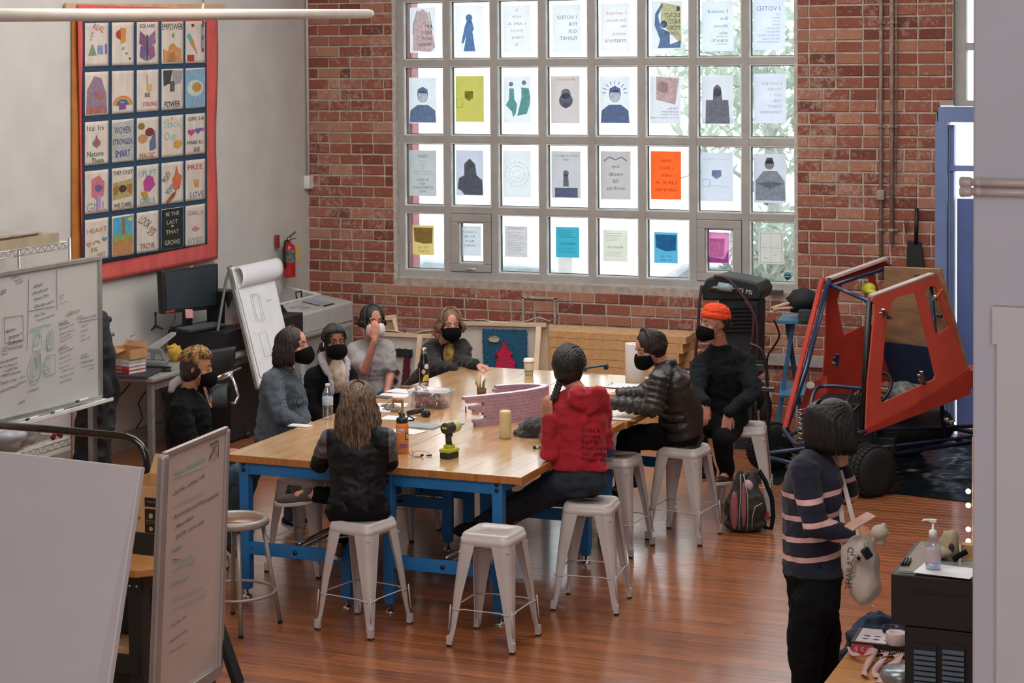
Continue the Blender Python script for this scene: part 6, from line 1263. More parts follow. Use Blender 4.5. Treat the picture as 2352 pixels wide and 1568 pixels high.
t2=thing('desktop_computer','black desktop computer lying on the desk behind the hole punch','computer',(q.x,q.y,DZ));x0_=XC+0.10;yA=onD(332,806).y
b=MB();b.box(((x0_+d1.x-0.08)/2,yA+0.35,DZ+0.095),(d1.x-0.08-x0_,0.62,0.19));obj('case',b,M_blkp,t2,bevel=0.006)
for k in range(2):obj('drive_slot',MB().box((d1.x-0.079,yA+0.42+0.1*k,DZ+0.10),(0.004,0.02,0.12)),M_darkchrome,t2)
b=MB();b.box(((x0_+d1.x-0.04)/2,yA+1.05,DZ+0.10),(d1.x-0.04-x0_,0.66,0.20));t3=base_obj('desktop_computer',b,M_blkp,'black desktop computer lying on the desk under the monitor','computer',bevel=0.006)
zc_=DZ+0.20
sx=XC+0.30
MP=lambda x,y,off=0.0:atx(x,y,sx+off)
t2=thing('monitor','black flat monitor switched off, pink note on its lower edge','monitor',MP(455,745));q=[MP(371,622),MP(376,721),MP(502,708),MP(501,605)]
b=MB();b.slab(q[1],q[2],q[3],q[0],0.05);obj('bezel',b,M_blkp,t2,bevel=0.006)
q2=[MP(379,627,0.003),MP(383,712,0.003),MP(497,700,0.003),MP(496,610,0.003)];b=MB();b.add([q2[1],q2[2],q2[3],q2[0]],[(0,1,2,3)]);obj('screen',b,mat('matte_dark_screen','26343c',0.5,var=0.03),t2)
a=MP(430,712,-0.06);e=MP(430,745,-0.06);b=MB();b.bar(a,(a.x,a.y,zc_),0.10,0.04,up=(1,0,0));obj('stand',b,M_blkp,t2);obj('foot',MB().box((a.x,a.y,zc_+0.008),(0.2,0.24,0.016)),M_blkp,t2,bevel=0.005)
obj('badge',MB().box(MP(440,612,0.004),(0.003,0.05,0.006)),M_wst,t2);obj('usb_strip',MB().box(MP(391,715,0.01),(0.012,0.13,0.014)),mat('red_plastic_strip','a3362f',0.4),t2)
obj('cable',MB().tube([MP(402,720,0.01),MP(402,735,0.05),MP(396,745,0.1),MP(380,757,0.16)],0.004,6),M_blkp,t2)
b=MB();nn=[MP(425,710,0.01),MP(427,731,0.02),MP(444,730,0.03),MP(442,710,0.012)];b.add(nn,[(0,1,2,3)]);o=base_obj('sticky_note',b,mat('pink_note_paper','d89a9c',0.85),'pink sticky note hanging at the lower edge of the monitor','note',solid=0.001)
k0=atz(405,748,zc_+0.02);k1=atz(510,745,zc_+0.02);ctr=atz(462,752,zc_+0.012)
D=Matrix.Translation(ctr)@Matrix.Rotation(math.radians(78),4,'Z')@Matrix.Rotation(math.radians(3),4,'X')
t2=thing('keyboard','grey computer keyboard lying over the black computer','keyboard',ctr);obj('case',MB(D).box((0,0,0),(0.46,0.17,0.02)),M_drk,t2,bevel=0.005)
b=MB(D)
for r in range(6):
 for k in range(19):b.box((-0.213+k*0.0235,-0.065+r*0.0255,0.013),(0.019,0.019,0.008))
obj('keys',b,mat('grey_keys','595d60',0.6),t2,kind='stuff')
q=atz(358,757,zc_-0.01);t2=thing('mini_tripod','small black tripod standing on the computer case','tripod',(q.x,q.y,DZ+0.19));q=Vector((q.x,q.y,DZ+0.19))
obj('stem',MB().tube([q+UP*0.02,q+UP*0.13],0.006,8),M_blkp,t2);obj('ball_head',MB().ell(q+UP*0.14,0.011),M_blkp,t2)
for k in range(3):a=2*PI*k/3+0.4;obj('leg',MB().cap(q+UP*0.035,q+Vector((0.06*math.cos(a),0.06*math.sin(a),0.006)),0.012,0.006),M_drk,t2)
base_obj('cable',MB().tube([atx(297,800,XC+0.05),MP(300,772,0.3),MP(320,766,0.25),MP(336,790,0.2),onD(337,800)+UP*0.06],0.004,6),M_wplast,'pale cable arching from the wall to the black computer','cable')
t=thing('flipchart_easel','grey metal easel holding a flipchart pad with its first sheet flipped','easel',atz(590,1000,0))
eT=aty(528,618,15.0);
M_eas=mat('grey_green_steel','5f665f',0.5,metal=0.3)
f1,f2,f3=atz(586,1000,0.0),atz(520,1012,0.0),atz(640,960,0)
apex=aty(530,612,14.9)
obj('leg',MB().tube([apex,aty(519,645,14.75),aty(500,760,14.5),aty(465,1005,14.15)],0.014,8),M_eas,t)
obj('leg',MB().tube([aty(572,760,15.0),aty(545,880,14.9),aty(521,1000,14.75)],0.012,8),M_eas,t);obj('leg',MB().tube([aty(530,700,15.0),aty(548,880,14.9),aty(575,1000,14.75)],0.012,8),M_eas,t)
obj('brace',MB().tube([aty(548,848,14.9),aty(580,852,14.95)],0.009,6),M_eas,t);obj('brace',MB().tube([aty(535,884,14.9),aty(590,882,14.95)],0.009,6),M_eas,t)
BP=[aty(526,612,14.85),aty(592,893,14.35),aty(645,730,15.3),aty(622,598,15.45)]
BP[2]=aty(662,800,14.95)
EP=lambda x,y:atplane(x,y,BP[0],(BP[1]-BP[0]).cross(BP[3]-BP[0]).normalized())
a_,b_,c_,d_=EP(526,614),EP(592,893),EP(680,860),EP(621,600)
b=MB();b.slab(b_,c_,d_,a_,0.012);obj('board',b,M_wplast,t);b=MB();b.bar(a_,b_,0.028,0.03,up=(0,1,0));obj('side_rail',b,mat('satin_aluminium','a9a49c',0.35,metal=0.7),t)
nrm=(c_-b_).cross(a_-b_).normalized()
if nrm.dot(Vector((0,0,H))-a_)<0:nrm=-nrm
EO=lambda x,y,o=0.01:EP(x,y)+nrm*o
b=MB();b.add([EO(596,868,0.012),EO(668,845,0.012),EO(624,625,0.012),EO(543,655,0.012)],[(0,1,2,3)]);obj('pad_sheet',b,M_paper,t)
b=MB();
def roll(u,v):
 x=535+(627-535)*u;y0_=625+(605-625)*u;ph=v*PI*1.15
 return EO(x,y0_-8,0.0)+nrm*(0.02+0.075*math.sin(ph))+(EP(545,655)-EP(538,625))*(1.05*(1-math.cos(ph))*0.75)
b.grid(12,12,roll);obj('rolled_sheet',b,mat('white_paper_roll','dcdde2',0.8,var=0.01),t,solid=0.003)
b=MB();b.add([aty(518,660,14.95),aty(516,760,14.8),aty(525,785,14.78),aty(556,772,14.9),aty(548,690,15.02)],[(0,1,2,3,4)]);hg=obj('hanging_sheet',b,mat('greyed_paper','a29697',0.85),t,solid=0.003)
dn=(Vector((0,0,H))-aty(538,730,14.9)).normalized()
b=MB();cc=aty(538,737,14.8);b.add([cc+dn*0.03+RV*0.014*math.cos(2*PI*k/16)+UP*0.045*math.sin(2*PI*k/16)for k in range(16)],[tuple(range(16))]);obj('red_dot',b,mat('terracotta_ink','a35a48',0.8),t)
ep=lambda x,y:EO(x,y,0.0145)
strokes(t,[('gr',[(572,679),(592,676),(606,736),(586,742),(572,679)]),('gr',[(576,682),(589,680),(600,734),(589,738),(576,682)]),('gr',[(592,768),(608,761),(622,815),(606,822),(592,768)])],ep,r=0.0012)
notes(t,[('HOME',608,694,620,690,6,'gr'),('lamp',592,812,598,800,5,'gr')],ep)
t=thing('office_chair','black leather office chair with chrome arms beside the easel','chair',atz(500,1010,0));M_lea=mat('black_leather','15191c',0.32,var=0.1,vscale=6)
cy2=13.9
b=MB();b.grid(8,10,lambda u,v:aty(470+60*u+10*(1-v)*u,805-10*u+(85+10*u)*v,cy2+0.35*u-0.05*math.sin(v*PI)));obj('backrest',b,M_lea,t,solid=0.03)
b=MB();b.grid(8,8,lambda u,v:aty(480+40*u,880+55*v,cy2-0.05-0.15*math.sin(v*1.5)+0.2*u));obj('seat',b,M_lea,t,solid=0.04)
for k,pts in enumerate(([(478,878,13.7),(512,868,13.9),(535,855,14.0),(530,862,13.95),(540,885,13.95),(547,910,13.95),(540,925,13.9),(528,925,13.9)],[(478,878,13.6),(470,890,13.6),(478,915,13.6),(485,935,13.62)],[(498,868,13.7),(551,845,14.2)])):
 obj('armrest',MB().tube([aty(*p)for p in pts],0.014,8),M_chrome,t)
q=atz(505,1000,0);obj('column',MB().tube([(q.x,q.y,0.08),(q.x,q.y,0.45)],0.025,10),M_blkp,t)
for k in range(5):a=2*PI*k/5;lg=obj('base_arm',MB().cap(Vector((q.x,q.y,0.10)),Vector((q.x+0.27*math.cos(a),q.y+0.27*math.sin(a),0.06)),0.022,0.015),M_blkp,t);obj('caster',MB().ell((q.x+0.27*math.cos(a),q.y+0.27*math.sin(a),0.028),0.028),M_blkp,lg)
b=MB();b.box((XC+0.42,14.85,0.32),(0.6,0.9,0.62));base_obj('dark_cabinet',b,mat('black_cabinet','121619',0.6),'low black cabinet standing behind the easel','cabinet',bevel=0.01)
q=atx(513,735,XC+0.3);base_obj('desktop_computer',MB().box((q.x,q.y,DZ+0.24),(0.22,0.2,0.46)),M_blkp,'upright black computer tower beside the monitor behind the easel leg','computer',bevel=0.006)
t=thing('laser_cutter','large grey laser cutter with glass lid in the far left corner','laser cutter',(-7.7,16.2,0));M_lz=mat('pale_grey_enamel','b3b3b1',0.4,var=0.03);M_lzd=mat('dark_teal_enamel','2f3c40',0.5)
LZ=lambda x,y,z:atz(x,y,z)
zt1,zt0=1.00,0.90
FLt,FRt=LZ(690,724,zt0),LZ(818,697,zt0);
fx=(FRt-FLt);
xl=FLt.x;
lx0,lx1,ly0,ly1=-8.55,-7.62,15.3,16.85
q=LZ(694,722,0.92);lx1=q.x;ly0=q.y;q2=LZ(822,692,0.92);ly1=max(ly0+1.0,q2.y);lx0=lx1-0.85
b=MB();b.hexa([(lx0,ly0,0.1),(lx1,ly0,0.1),(lx1,ly1,0.1),(lx0,ly1,0.1),(lx0,ly0,1.06),(lx1,ly0,0.92),(lx1,ly1,0.92),(lx0,ly1,1.06)]);obj('housing',b,M_lz,t,bevel=0.015)
b=MB();b.hexa([(lx0+0.02,ly0-0.012,0.82),(lx1-0.05,ly0-0.012,0.82),(lx1-0.05,ly0,0.82),(lx0+0.02,ly0,0.82),(lx0+0.02,ly0-0.012,1.02),(lx1-0.2,ly0-0.012,1.0),(lx1-0.2,ly0,1.0),(lx0+0.02,ly0,1.02)]);obj('side_panel',b,M_lzd,t)
sl_=(1.06-0.92)/0.85
LT=lambda fx_,fy_,o=0.004:Vector((lx0+(lx1-lx0)*fx_,ly0+(ly1-ly0)*fy_,1.06-(1.06-0.92)*fx_+o))
b=MB();b.slab(LT(0.08,0.06),LT(0.62,0.06),LT(0.62,0.94),LT(0.08,0.94),0.003);ld=obj('glass_lid',b,mat('lid_glass','9fa5a4',0.08,var=0.02,coat=0.5),t)
b=MB();fr=[LT(0.08,0.06,0.007),LT(0.62,0.06,0.007),LT(0.62,0.94,0.007),LT(0.08,0.94,0.007)];
for i in range(4):b.bar(fr[i],fr[(i+1)%4],0.035,0.012)
obj('lid_frame',b,M_wplast,ld)
obj('lid_handle',MB().tube([LT(0.6,0.52,0.0),LT(0.59,0.52,0.07),LT(0.59,0.62,0.07),LT(0.6,0.62,0.0)],0.008,8),M_blkp,ld)
b=MB();b.slab(LT(0.68,0.50),LT(0.92,0.50),LT(0.92,0.70),LT(0.68,0.70),0.002);pn=obj('control_panel',b,mat('panel_blue_grey','9aa8b8',0.3),t)
b=MB()
for i in range(7):b.slab(LT(0.70+0.03*i,0.47,0.006),LT(0.72+0.03*i,0.47,0.006),LT(0.72+0.03*i,0.49,0.006),LT(0.70+0.03*i,0.49,0.006),0.003)
for i in range(6):b.slab(LT(0.93,0.50+0.035*i,0.006),LT(0.96,0.50+0.035*i,0.006),LT(0.96,0.52+0.035*i,0.006),LT(0.93,0.52+0.035*i,0.006),0.003)
obj('buttons',b,M_blkp,pn,kind='stuff')
b=MB();MM=basis(x=(0,1,0),y=(-1,0,sl_),o=LT(0.82,0.25,0.005));put_text(b,'EPILOG',MM@Matrix.Translation((0,0.03,0)),size=0.07);put_text(b,'LASER',MM@Matrix.Translation((0,-0.04,0)),size=0.07);obj('lettering',b,mat('pale_blue_print','7f9cc0',0.5),t)
for x,y in((lx0+0.08,ly0+0.08),(lx1-0.08,ly0+0.08),(lx0+0.08,ly1-0.08),(lx1-0.08,ly1-0.08)):obj('caster',MB().lathe([(0.03,0),(0.035,0.02),(0.03,0.1)],Matrix.Translation((x,y,0)),12),M_rubber,t)
obj('front_seam',MB().box((lx1+0.001,(ly0+ly1)/2,0.74),(0.004,ly1-ly0-0.04,0.006)),M_lzd,t);obj('lower_panel',MB().box((lx1+0.003,(ly0+ly1)/2,0.45),(0.01,ly1-ly0-0.1,0.5)),mat('mid_grey_enamel','8f8f8f',0.5),t,bevel=0.004)
base_obj('cable',MB().tube([atx(300,880,XC+0.03),atx(262,925,XC+0.03),atx(250,940,XC+0.03)],0.006,6),M_blkp,'black cable hanging on the wall under the desk','cable')
base_obj('cable',MB().tube([atx(333,900,XC+0.03),atx(318,925,XC+0.03),atx(328,960,XC+0.03),atx(312,985,XC+0.02)],0.006,6),M_blkp,'curly dark cable hanging behind the desk leg','cable')
#  far side and right side of the room
M_pine=mat('pine_wood','c79a68',0.7,var=0.08,vscale=5,stretch=(8,1,8));M_pinew=mat('pale_pine','cdb497',0.7,var=0.06);M_canv=mat('stretched_monks_cloth','c9c2bb',0.95,var=0.03,bump=0.2,bscale=120)
def yarn(b_name,outline,y,m,parent,off=0.03,seed=1,n=260):
 """tufted patch: a padded outline with short fibres standing on it"""
 r=random.Random(seed);b=MB();P2=[aty(px,py,y-off)for px,py in outline];Q2=[aty(px,py,y-0.002)for px,py in outline];L=len(P2)
 b.add(P2+Q2,[tuple(range(L))]+[(i,(i+1)%L,L+(i+1)%L,L+i)for i in range(L)])
 for i in range(L):
  a,c=P2[i],P2[(i+1)%L];k=int((c-a).length/0.006)+1
  for j in range(k):
   p=a.lerp(c,r.random());d=Vector((r.uniform(-1,1),r.uniform(-0.3,0.8),r.uniform(-1,1))).normalized();b.tube([p,p+d*r.uniform(0.008,0.016)],[0.0035,0.001],3,cap=False)
 return obj(b_name,b,m,parent)
def yarn_mat(n_,c):return mat(n_,c,0.95,var=0.18,vscale=110,bump=1.0,bscale=140)
y=15.05
t=thing('tufting_frame','wooden tufting frame with a teal rug picture of a pink tree and cloud','frame',aty(1160,900,y)*Vector((1,1,0)))
b=MB();b.slab(aty(1045,900,y),aty(1232,905,y),aty(1232,752,y),aty(1045,745,y),0.008);obj('canvas',b,M_canv,t)
obj('rail',MB().bar(aty(1040,741,y-0.01),aty(1256,746,y-0.01),0.045,0.035),M_pinew,t,bevel=0.003)
obj('post',MB().bar(aty(1250,748,y+0.05),Vector((aty(1251,900,y).x,y+0.05,0)),0.05,0.07),M_pinew,t,bevel=0.003);obj('post',MB().bar(aty(1238,752,y-0.03),aty(1222,1000,y-0.4),0.045,0.045),M_pinew,t,bevel=0.003);obj('post',MB().bar(aty(1047,748,y+0.02),aty(1047,980,y+0.02),0.05,0.05),M_pinew,t,bevel=0.003)
b=MB();rr=random.Random(2);b.grid(24,5,lambda u,v:aty(1035+228*u,737-5*math.sin(u*9)-3*math.sin(u*23)+(3+2*math.sin(u*12))*v,y-0.03+0.12*v));o=obj('frayed_cloth_edge',b,M_canv,t,solid=0.006)
b=MB();b.grid(4,14,lambda u,v:aty(1254+6*u+2*math.sin(v*20),742+110*v,y+0.09));obj('frayed_cloth_edge',b,M_canv,t,solid=0.006)
yarn('teal_rug',[(1108,756),(1145,757),(1180,758),(1209,758),(1210,800),(1210,860),(1160,860),(1111,858),(1110,800)],y,yarn_mat('teal_yarn','1d5a78'),t,seed=3)
yarn('pink_tree',[(1159,784),(1166,800),(1178,812),(1172,816),(1184,832),(1180,858),(1138,858),(1138,832),(1145,818),(1137,812),(1150,800)],y,yarn_mat('hot_pink_yarn','c4224f'),t,off=0.045,seed=4)
yarn('cloud_shape',[(1121,779),(1126,774),(1134,772),(1142,773),(1148,778),(1143,785),(1134,786),(1126,784)],y,yarn_mat('cream_yarn','b9ab93'),t,off=0.04,seed=5)
y=15.25
t=thing('tufting_frame','wooden tufting frame with dark green and maroon rug letters behind the grey T-shirt','frame',aty(930,920,y)*Vector((1,1,0)))
b=MB();b.slab(aty(868,960,y),aty(985,960,y),aty(990,770,y),aty(868,765,y),0.008);obj('canvas',b,M_canv,t)
obj('rail',MB().bar(aty(866,766,y-0.01),aty(992,772,y-0.01),0.04,0.035),M_pinew,t,bevel=0.003);obj('post',MB().bar(aty(966,773,y-0.03),aty(950,960,y-0.2),0.045,0.045),M_pinew,t,bevel=0.003);obj('post',MB().bar(aty(990,773,y+0.03),aty(990,1000,y+0.03),0.05,0.05),M_pinew,t,bevel=0.003)
b=MB();b.grid(20,4,lambda u,v:aty(868+122*u,762-4*math.sin(u*8)+4*v,y-0.03+0.1*v));obj('frayed_cloth_edge',b,M_canv,t,solid=0.006)
yarn('green_bar',[(899,800),(947,803),(947,819),(899,817)],y,yarn_mat('dark_green_yarn','142a26'),t,seed=6)
yarn('maroon_bar',[(928,819),(941,820),(941,850),(936,884),(922,886),(926,850)],y,yarn_mat('maroon_yarn','58182c'),t,seed=7)
yarn('maroon_bar',[(899,835),(918,853),(913,862),(898,850)],y,yarn_mat('maroon_yarn','58182c'),t,seed=8);yarn('maroon_bar',[(876,880),(892,860),(900,872),(884,898)],y,yarn_mat('maroon_yarn','58182c'),t,seed=9);yarn('green_bar',[(900,862),(914,874),(906,884)],y,yarn_mat('dark_green_yarn','142a26'),t,seed=10)
y=16.0
t=thing('tufting_frame','third tufting frame standing in the corner beyond the laser cutter','frame',aty(890,860,y)*Vector((1,1,0)))
obj('canvas',MB().slab(aty(872,830,y),aty(914,830,y+0.1),aty(903,733,y+0.1),aty(872,742,y),0.006),mat('brown_backing_cloth','a58c78',0.9),t);obj('rail',MB().bar(aty(860,732,y),aty(910,728,y+0.1),0.04,0.04),M_pinew,t);obj('post',MB().bar(aty(904,733,y+0.02),aty(935,870,y-0.25),0.03,0.03),M_pinew,t);obj('post',MB().bar(aty(868,735,y),aty(868,940,y),0.04,0.04),M_pinew,t)
yl=16.45;xL,xR=aty(1235,800,yl).x,aty(1568,800,yl).x;
zz=aty(1400,858,yl).z;zt_=aty(1300,765,yl).z;n=6;hh=(zt_-0.02)/9
t=None
k=0;zcur=0.0
while zcur<zt_-0.02:
 for d in range(2):
  L=(xR-xL)+rnd.uniform(-0.02,0.12);x0=xL-rnd.uniform(0.0,0.1);h=0.088 if k%3 else 0.064
  o=base_obj('timber',MB().box((x0+L/2,yl+0.09+d*0.19,zcur+h/2),(L,0.178,h-0.002)),M_pine,'pine plank in the timber stack, %s course up, %s row'%(('lowest','second','third','fourth','fifth','sixth','seventh','eighth','ninth','tenth','eleventh','twelfth')[k%12],('front','back')[d]),'plank',group='pine planks stacked below the window',bevel=0.003)
 zcur+=h;k+=1
for i,(px,py,L)in enumerate(((1565,862,0.5),(1572,875,0.55))):
 p=aty(px,py,16.1);base_obj('timber_offcut',MB().box((p.x-0.05,16.15,p.z),(L,0.12,0.05)),M_pine,['short pine offcut leaning on the stack by the beanie, upper','short pine offcut by the beanie, lower'][i],'plank',group='pine offcuts',bevel=0.003)
def wallpipe(px,name,lab,r,zb,m):
 x=X_(px,300);b=MB();b.tube([(x,YW-0.03,zb),(x,YW-0.03,CEIL)],r,10);t=thing(name,lab,'pipe',(x,YW-0.03,zb));obj('pipe',b,m,t)
 for z in(1.7,2.6,3.5):obj('pipe_strap',MB().box((x,YW-0.012,z),(r*4,0.01,0.025)).tube([(x,YW-0.03,z-0.012),(x,YW-0.03,z+0.012)],r*1.3,10),m,t)
 return t
M_cond=mat('painted_conduit','9f8b80',0.7,var=0.15,vscale=12)
tp=wallpipe(2025,'conduit','left painted conduit running down the brick beside the window',0.016,Z_(2025,640),M_cond);q=Vector((X_(2025),YW-0.04,Z_(2025,447)));obj('coupling_box',MB().box(q,(0.07,0.05,0.09)),M_cond,tp,bevel=0.01)
wallpipe(2050,'conduit','right painted conduit running down the brick',0.018,Z_(2050,560),M_cond)
wallpipe(2060,'thin_cable_pipe','thin brown cable on the brick right of the conduits',0.006,Z_(2060,420),M_cond)
p0=aty(2106,478,YW-0.06);p1=aty(2104,560,YW-0.06);t=thing('dustpan','black long-handled lobby dustpan hanging on the brick wall','dustpan',aty(2100,640,YW-0.08))
obj('handle',MB().tube([p0,p1],0.018,8),M_blkp,t);b=MB();b.slab(aty(2084,552,YW-0.06),aty(2078,700,YW-0.06),aty(2135,700,YW-0.06),aty(2115,556,YW-0.06),0.03);obj('pan',b,mat('black_sheet_metal','15181a',0.6),t,bevel=0.004)
b=MB()
for k in range(3):b.tube([aty(2082+k*3,500+k*8,YW-0.03),aty(2076+k*2,512+k*8,YW-0.03),aty(2082,520+k*9,YW-0.03)],0.005,5)
base_obj('wire_hook',b,mat('rusty_wire','5a3a32',0.7),'bent wire hooks on the brick beside the dustpan','hook')
yc=15.6;t=thing('air_compressor','black wheeled air compressor below the window behind the orange beanie','compressor',aty(1690,1000,yc)*Vector((1,1,0)))
C=lambda x,y_,dy=0.0:aty(x,y_,yc+dy);M_cp=mat('black_moulded_plastic','1b2022',0.45,var=0.06)
b=MB();fr=[C(1611,662),C(1622,640),C(1650,632),C(1700,640),C(1742,650),C(1752,668),C(1745,690),C(1700,690),C(1612,690)];bk=[p+Vector((0,0.35,0))for p in fr];L=len(fr)
b.add(fr+bk,[tuple(range(L))[::-1],tuple(range(L,2*L))]+[(i,(i+1)%L,L+(i+1)%L,L+i)for i in range(L)]);obj('shroud',b,M_cp,t,bevel=0.02,seg=3)
b=MB();b.slab(C(1648,868,0.02),C(1738,868,0.02),C(1742,690,0.02),C(1650,680,0.02),0.25);obj('pump_body',b,mat('black_cast_housing','14181a',0.6,var=0.15,vscale=14),t,bevel=0.02)
b=MB()
for k in range(7):b.bar(C(1655,706+k*9),C(1730,704+k*9),0.03,0.012)
obj('cooling_fin',b,M_blkp,t,kind='stuff')
b=MB();tank0=C(1690,890,0.1);b.tube([C(1640,905,0.15),C(1650,905,0.15),C(1745,905,0.15),C(1755,905,0.15)],[0.08,0.13,0.13,0.08],20);obj('tank',b,M_cp,t)
b=MB();b.tube([C(1630,664,-0.02),C(1640,660,-0.03),C(1690,662,-0.03),C(1700,668,-0.02)],0.012,8);obj('handle',b,M_darkchrome,t)
gx0=C(1666,659,-0.03);obj('clear_tube',MB().tube([C(1650,657,-0.04),C(1684,662,-0.04)],0.035,14),mat('pale_grey_decal','9aa3a8',0.4,vscale=30,col2='6a8fa0'),t)
b=MB();MMm=basis(x=(1,0,-0.16),y=UP,o=C(1710,668,-0.012));put_text(b,'175 PSI',MMm@Matrix.Rotation(0,4,'X'),width=0.13);MMr=Matrix.Identity(4)
b.v=[Vector((v.x,C(1710,668,-0.014).y-0.006,v.z))for v in b.v];obj('lettering',b,M_wst,t)
for s in(-1,1):obj('wheel',MB().tube([C(1690+s*62,940,0.2)+Vector((0,0,0)),C(1690+s*62,940,0.2)+Vector((0.05*s,0,0))],0.11,20),M_rubber,t)
z0c=0.0;obj('support_foot',MB().box(Vector((tank0.x,yc+0.1,(tank0.z-0.1)/2)),(0.3,0.1,tank0.z-0.1)),M_cp,t)
b=MB();
def hose(pts,m=None):
 P3=[Vector(p)for p in pts];out=[]
 for i in range(len(P3)-1):
  a=P3[max(i-1,0)];p,q,d=P3[i],P3[i+1],P3[min(i+2,len(P3)-1)]
  for k in range(6):s=k/6;out.append(0.5*((2*p)+(q-a)*s+(2*a-5*p+4*q-d)*s*s+(3*p-a-3*q+d)*s**3))
 return out+[P3[-1]]
M_hose=mat('maroon_rubber_hose','3a1c22',0.6)
for nm,pts in(('air_hose',[C(1640,634,-0.05),C(1670,640,-0.05),C(1700,672,-0.06),C(1730,720,-0.06),C(1725,800,-0.07),C(1715,860,-0.05)]),('air_hose',[C(1612,655,-0.05),C(1606,700,-0.08),C(1603,760,-0.1),C(1598,810,-0.1),C(1600,860,-0.1)]),('air_hose',[C(1712,690,-0.07),C(1738,740,-0.07),C(1738,830,-0.05),C(1730,900,0)])):
 obj(nm,MB().tube(hose(pts),0.013,8),M_hose,t)
yh=14.6;t=thing('hand_truck','folded black hand truck leaning behind the dark work jacket','hand truck',aty(1745,1065,yh)*Vector((1,1,0)))
obj('arch',MB().tube(hose([aty(1722,790,yh),aty(1745,800,yh),aty(1758,830,yh),aty(1763,900,yh),aty(1764,960,yh),aty(1764,1050,yh)]),0.013,8),M_blkp,t)
obj('crossbar',MB().bar(aty(1732,832,yh),aty(1760,832,yh),0.03,0.02),M_blkp,t);obj('latch_plate',MB().box(aty(1742,843,yh),(0.09,0.04,0.05)),M_darkchrome,t,bevel=0.005);obj('upright',MB().tube([aty(1735,850,yh),aty(1738,1060,yh)],0.011,8),M_blkp,t);obj('clip',MB().box(aty(1765,893,yh),(0.10,0.05,0.03)),M_darkchrome,t,bevel=0.006)
obj('toe_plate',MB().box(Vector((aty(1750,1060,yh).x,yh-0.05,0.006)),(0.35,0.25,0.012)),M_blkp,t)
ys=15.7;t=thing('work_stand','blue folding work stand with tools beside the kart','stand',aty(1810,1000,ys)*Vector((1,1,0)));M_teal=mat('worn_blue_steel','2f6688',0.5,var=0.12,vscale=10);Sx=lambda x,y_,dy=0:aty(x,y_,ys+dy)
obj('leg',MB().bar(Sx(1808,735),Sx(1832,905),0.05,0.03),mat('dark_blue_steel','1d3550',0.5),t,bevel=0.004);obj('leg',MB().bar(Sx(1822,735,-.05),Sx(1784,990,-.1),0.05,0.03),M_teal,t,bevel=0.004);obj('leg',MB().bar(Sx(1832,905),Sx(1850,990),0.05,0.03),M_teal,t,bevel=0.004)
obj('shelf',MB().slab(Sx(1790,908,-.2),Sx(1850,908,-.2),Sx(1850,874,0.1),Sx(1793,874,0.1),0.02),M_teal,t)
obj('top_plate',MB().slab(Sx(1785,735,-.25),Sx(1860,737,-.25),Sx(1870,722,.2),Sx(1798,720,.2),0.03),M_teal,t,bevel=0.004)
for i,(a,c)in enumerate((((1770,722),(1805,712)),((1773,718),(1812,706)),((1776,726),(1830,722)))):base_obj('wood_strip',MB().bar(Sx(*a,-.2)+UP*0.02*(i+1),Sx(*c,-.1)+UP*0.02*(i+1),0.03,0.012),M_pinew,['pale wood strip lying on the work stand, lowest','pale wood strip lying on the work stand, middle','pale wood strip lying on the work stand, topmost'][i],'wood strip',group='wood strips on the work stand')
o=base_obj('tool_pouch',MB().ell(Sx(1845,690,-.05),(0.13,0.12,0.10)).cap(Sx(1832,700,-.05),Sx(1858,700,0),0.07,0.07),mat('black_tool_cloth','14181b',0.8),'black cloth bag heaped on the work stand','bag',bevel=0);folds(o,0.02,10)
base_obj('battery_charger',MB().box(Sx(1850,727,-.3),(0.10,0.08,0.11)).box(Sx(1846,731,-.345),(0.045,0.01,0.06)),M_drk,'black battery charger at the front of the work stand','charger',bevel=0.006)
base_obj('extension_cord',MB().tube(hose([aty(1778,735,15.9),aty(1790,770,16.0),aty(1775,800,16.1),aty(1762,830,16.3),aty(1762,960,16.4)]),0.008,6),M_hose,'dark cord hanging from the work stand to the floor','cord')
M_tarp=mat('black_polyethylene','0d1418',0.25,var=0.1,vscale=6)
b=MB();A0,A1,A2,A3=atz(1740,1098,0),atz(2330,1166,0),Vector((0.4,16.9,0)),Vector((-3.9,16.9,0))
def tarp(u,v):
 p=A0.lerp(A1,u).lerp(A3.lerp(A2,u),v);x,y_=p.x*2.2,p.y*2.2
 nz=abs(noise.noise(Vector((x*1.3,y_*2.1,0))))*0.05+abs(noise.noise(Vector((x*3+5,y_*3.5,2))))*0.03;e=min(1,min(u,v,1-u,1-v)*8)
 return(p.x,p.y,0.006+nz*e)
b.grid(110,80,tarp);base_obj('tarpaulin',b,M_tarp,'crumpled black plastic sheet on the floor under the kart','tarpaulin',loc=(-2.0,15.5,0))
hd=Vector((0.66,0.75,0)).normalized();nr=Vector((0.75,-0.66,0)).normalized();K1=aty(1988,998,14.42)
KP=lambda px,py,o=0.0:atplane(px,py,K1+nr*o,nr)
t=thing('go_kart','go-kart with clamped red plywood cab and navy tube frame on the black sheet','go-kart',K1*Vector((1,1,0)))
M_redp=mat('red_painted_plywood','c44a3a',0.55,var=0.06,vscale=4);M_redd=mat('dark_red_plywood','ab3325',0.5);M_navt=mat('navy_tube_steel','1b2a48',0.35,var=0.05,coat=0.3);M_ply=mat('plywood_back','a9825f',0.8,var=0.12,vscale=4,stretch=(1,1,5));M_nvy=mat('navy_painted_board','112c4c',0.6)
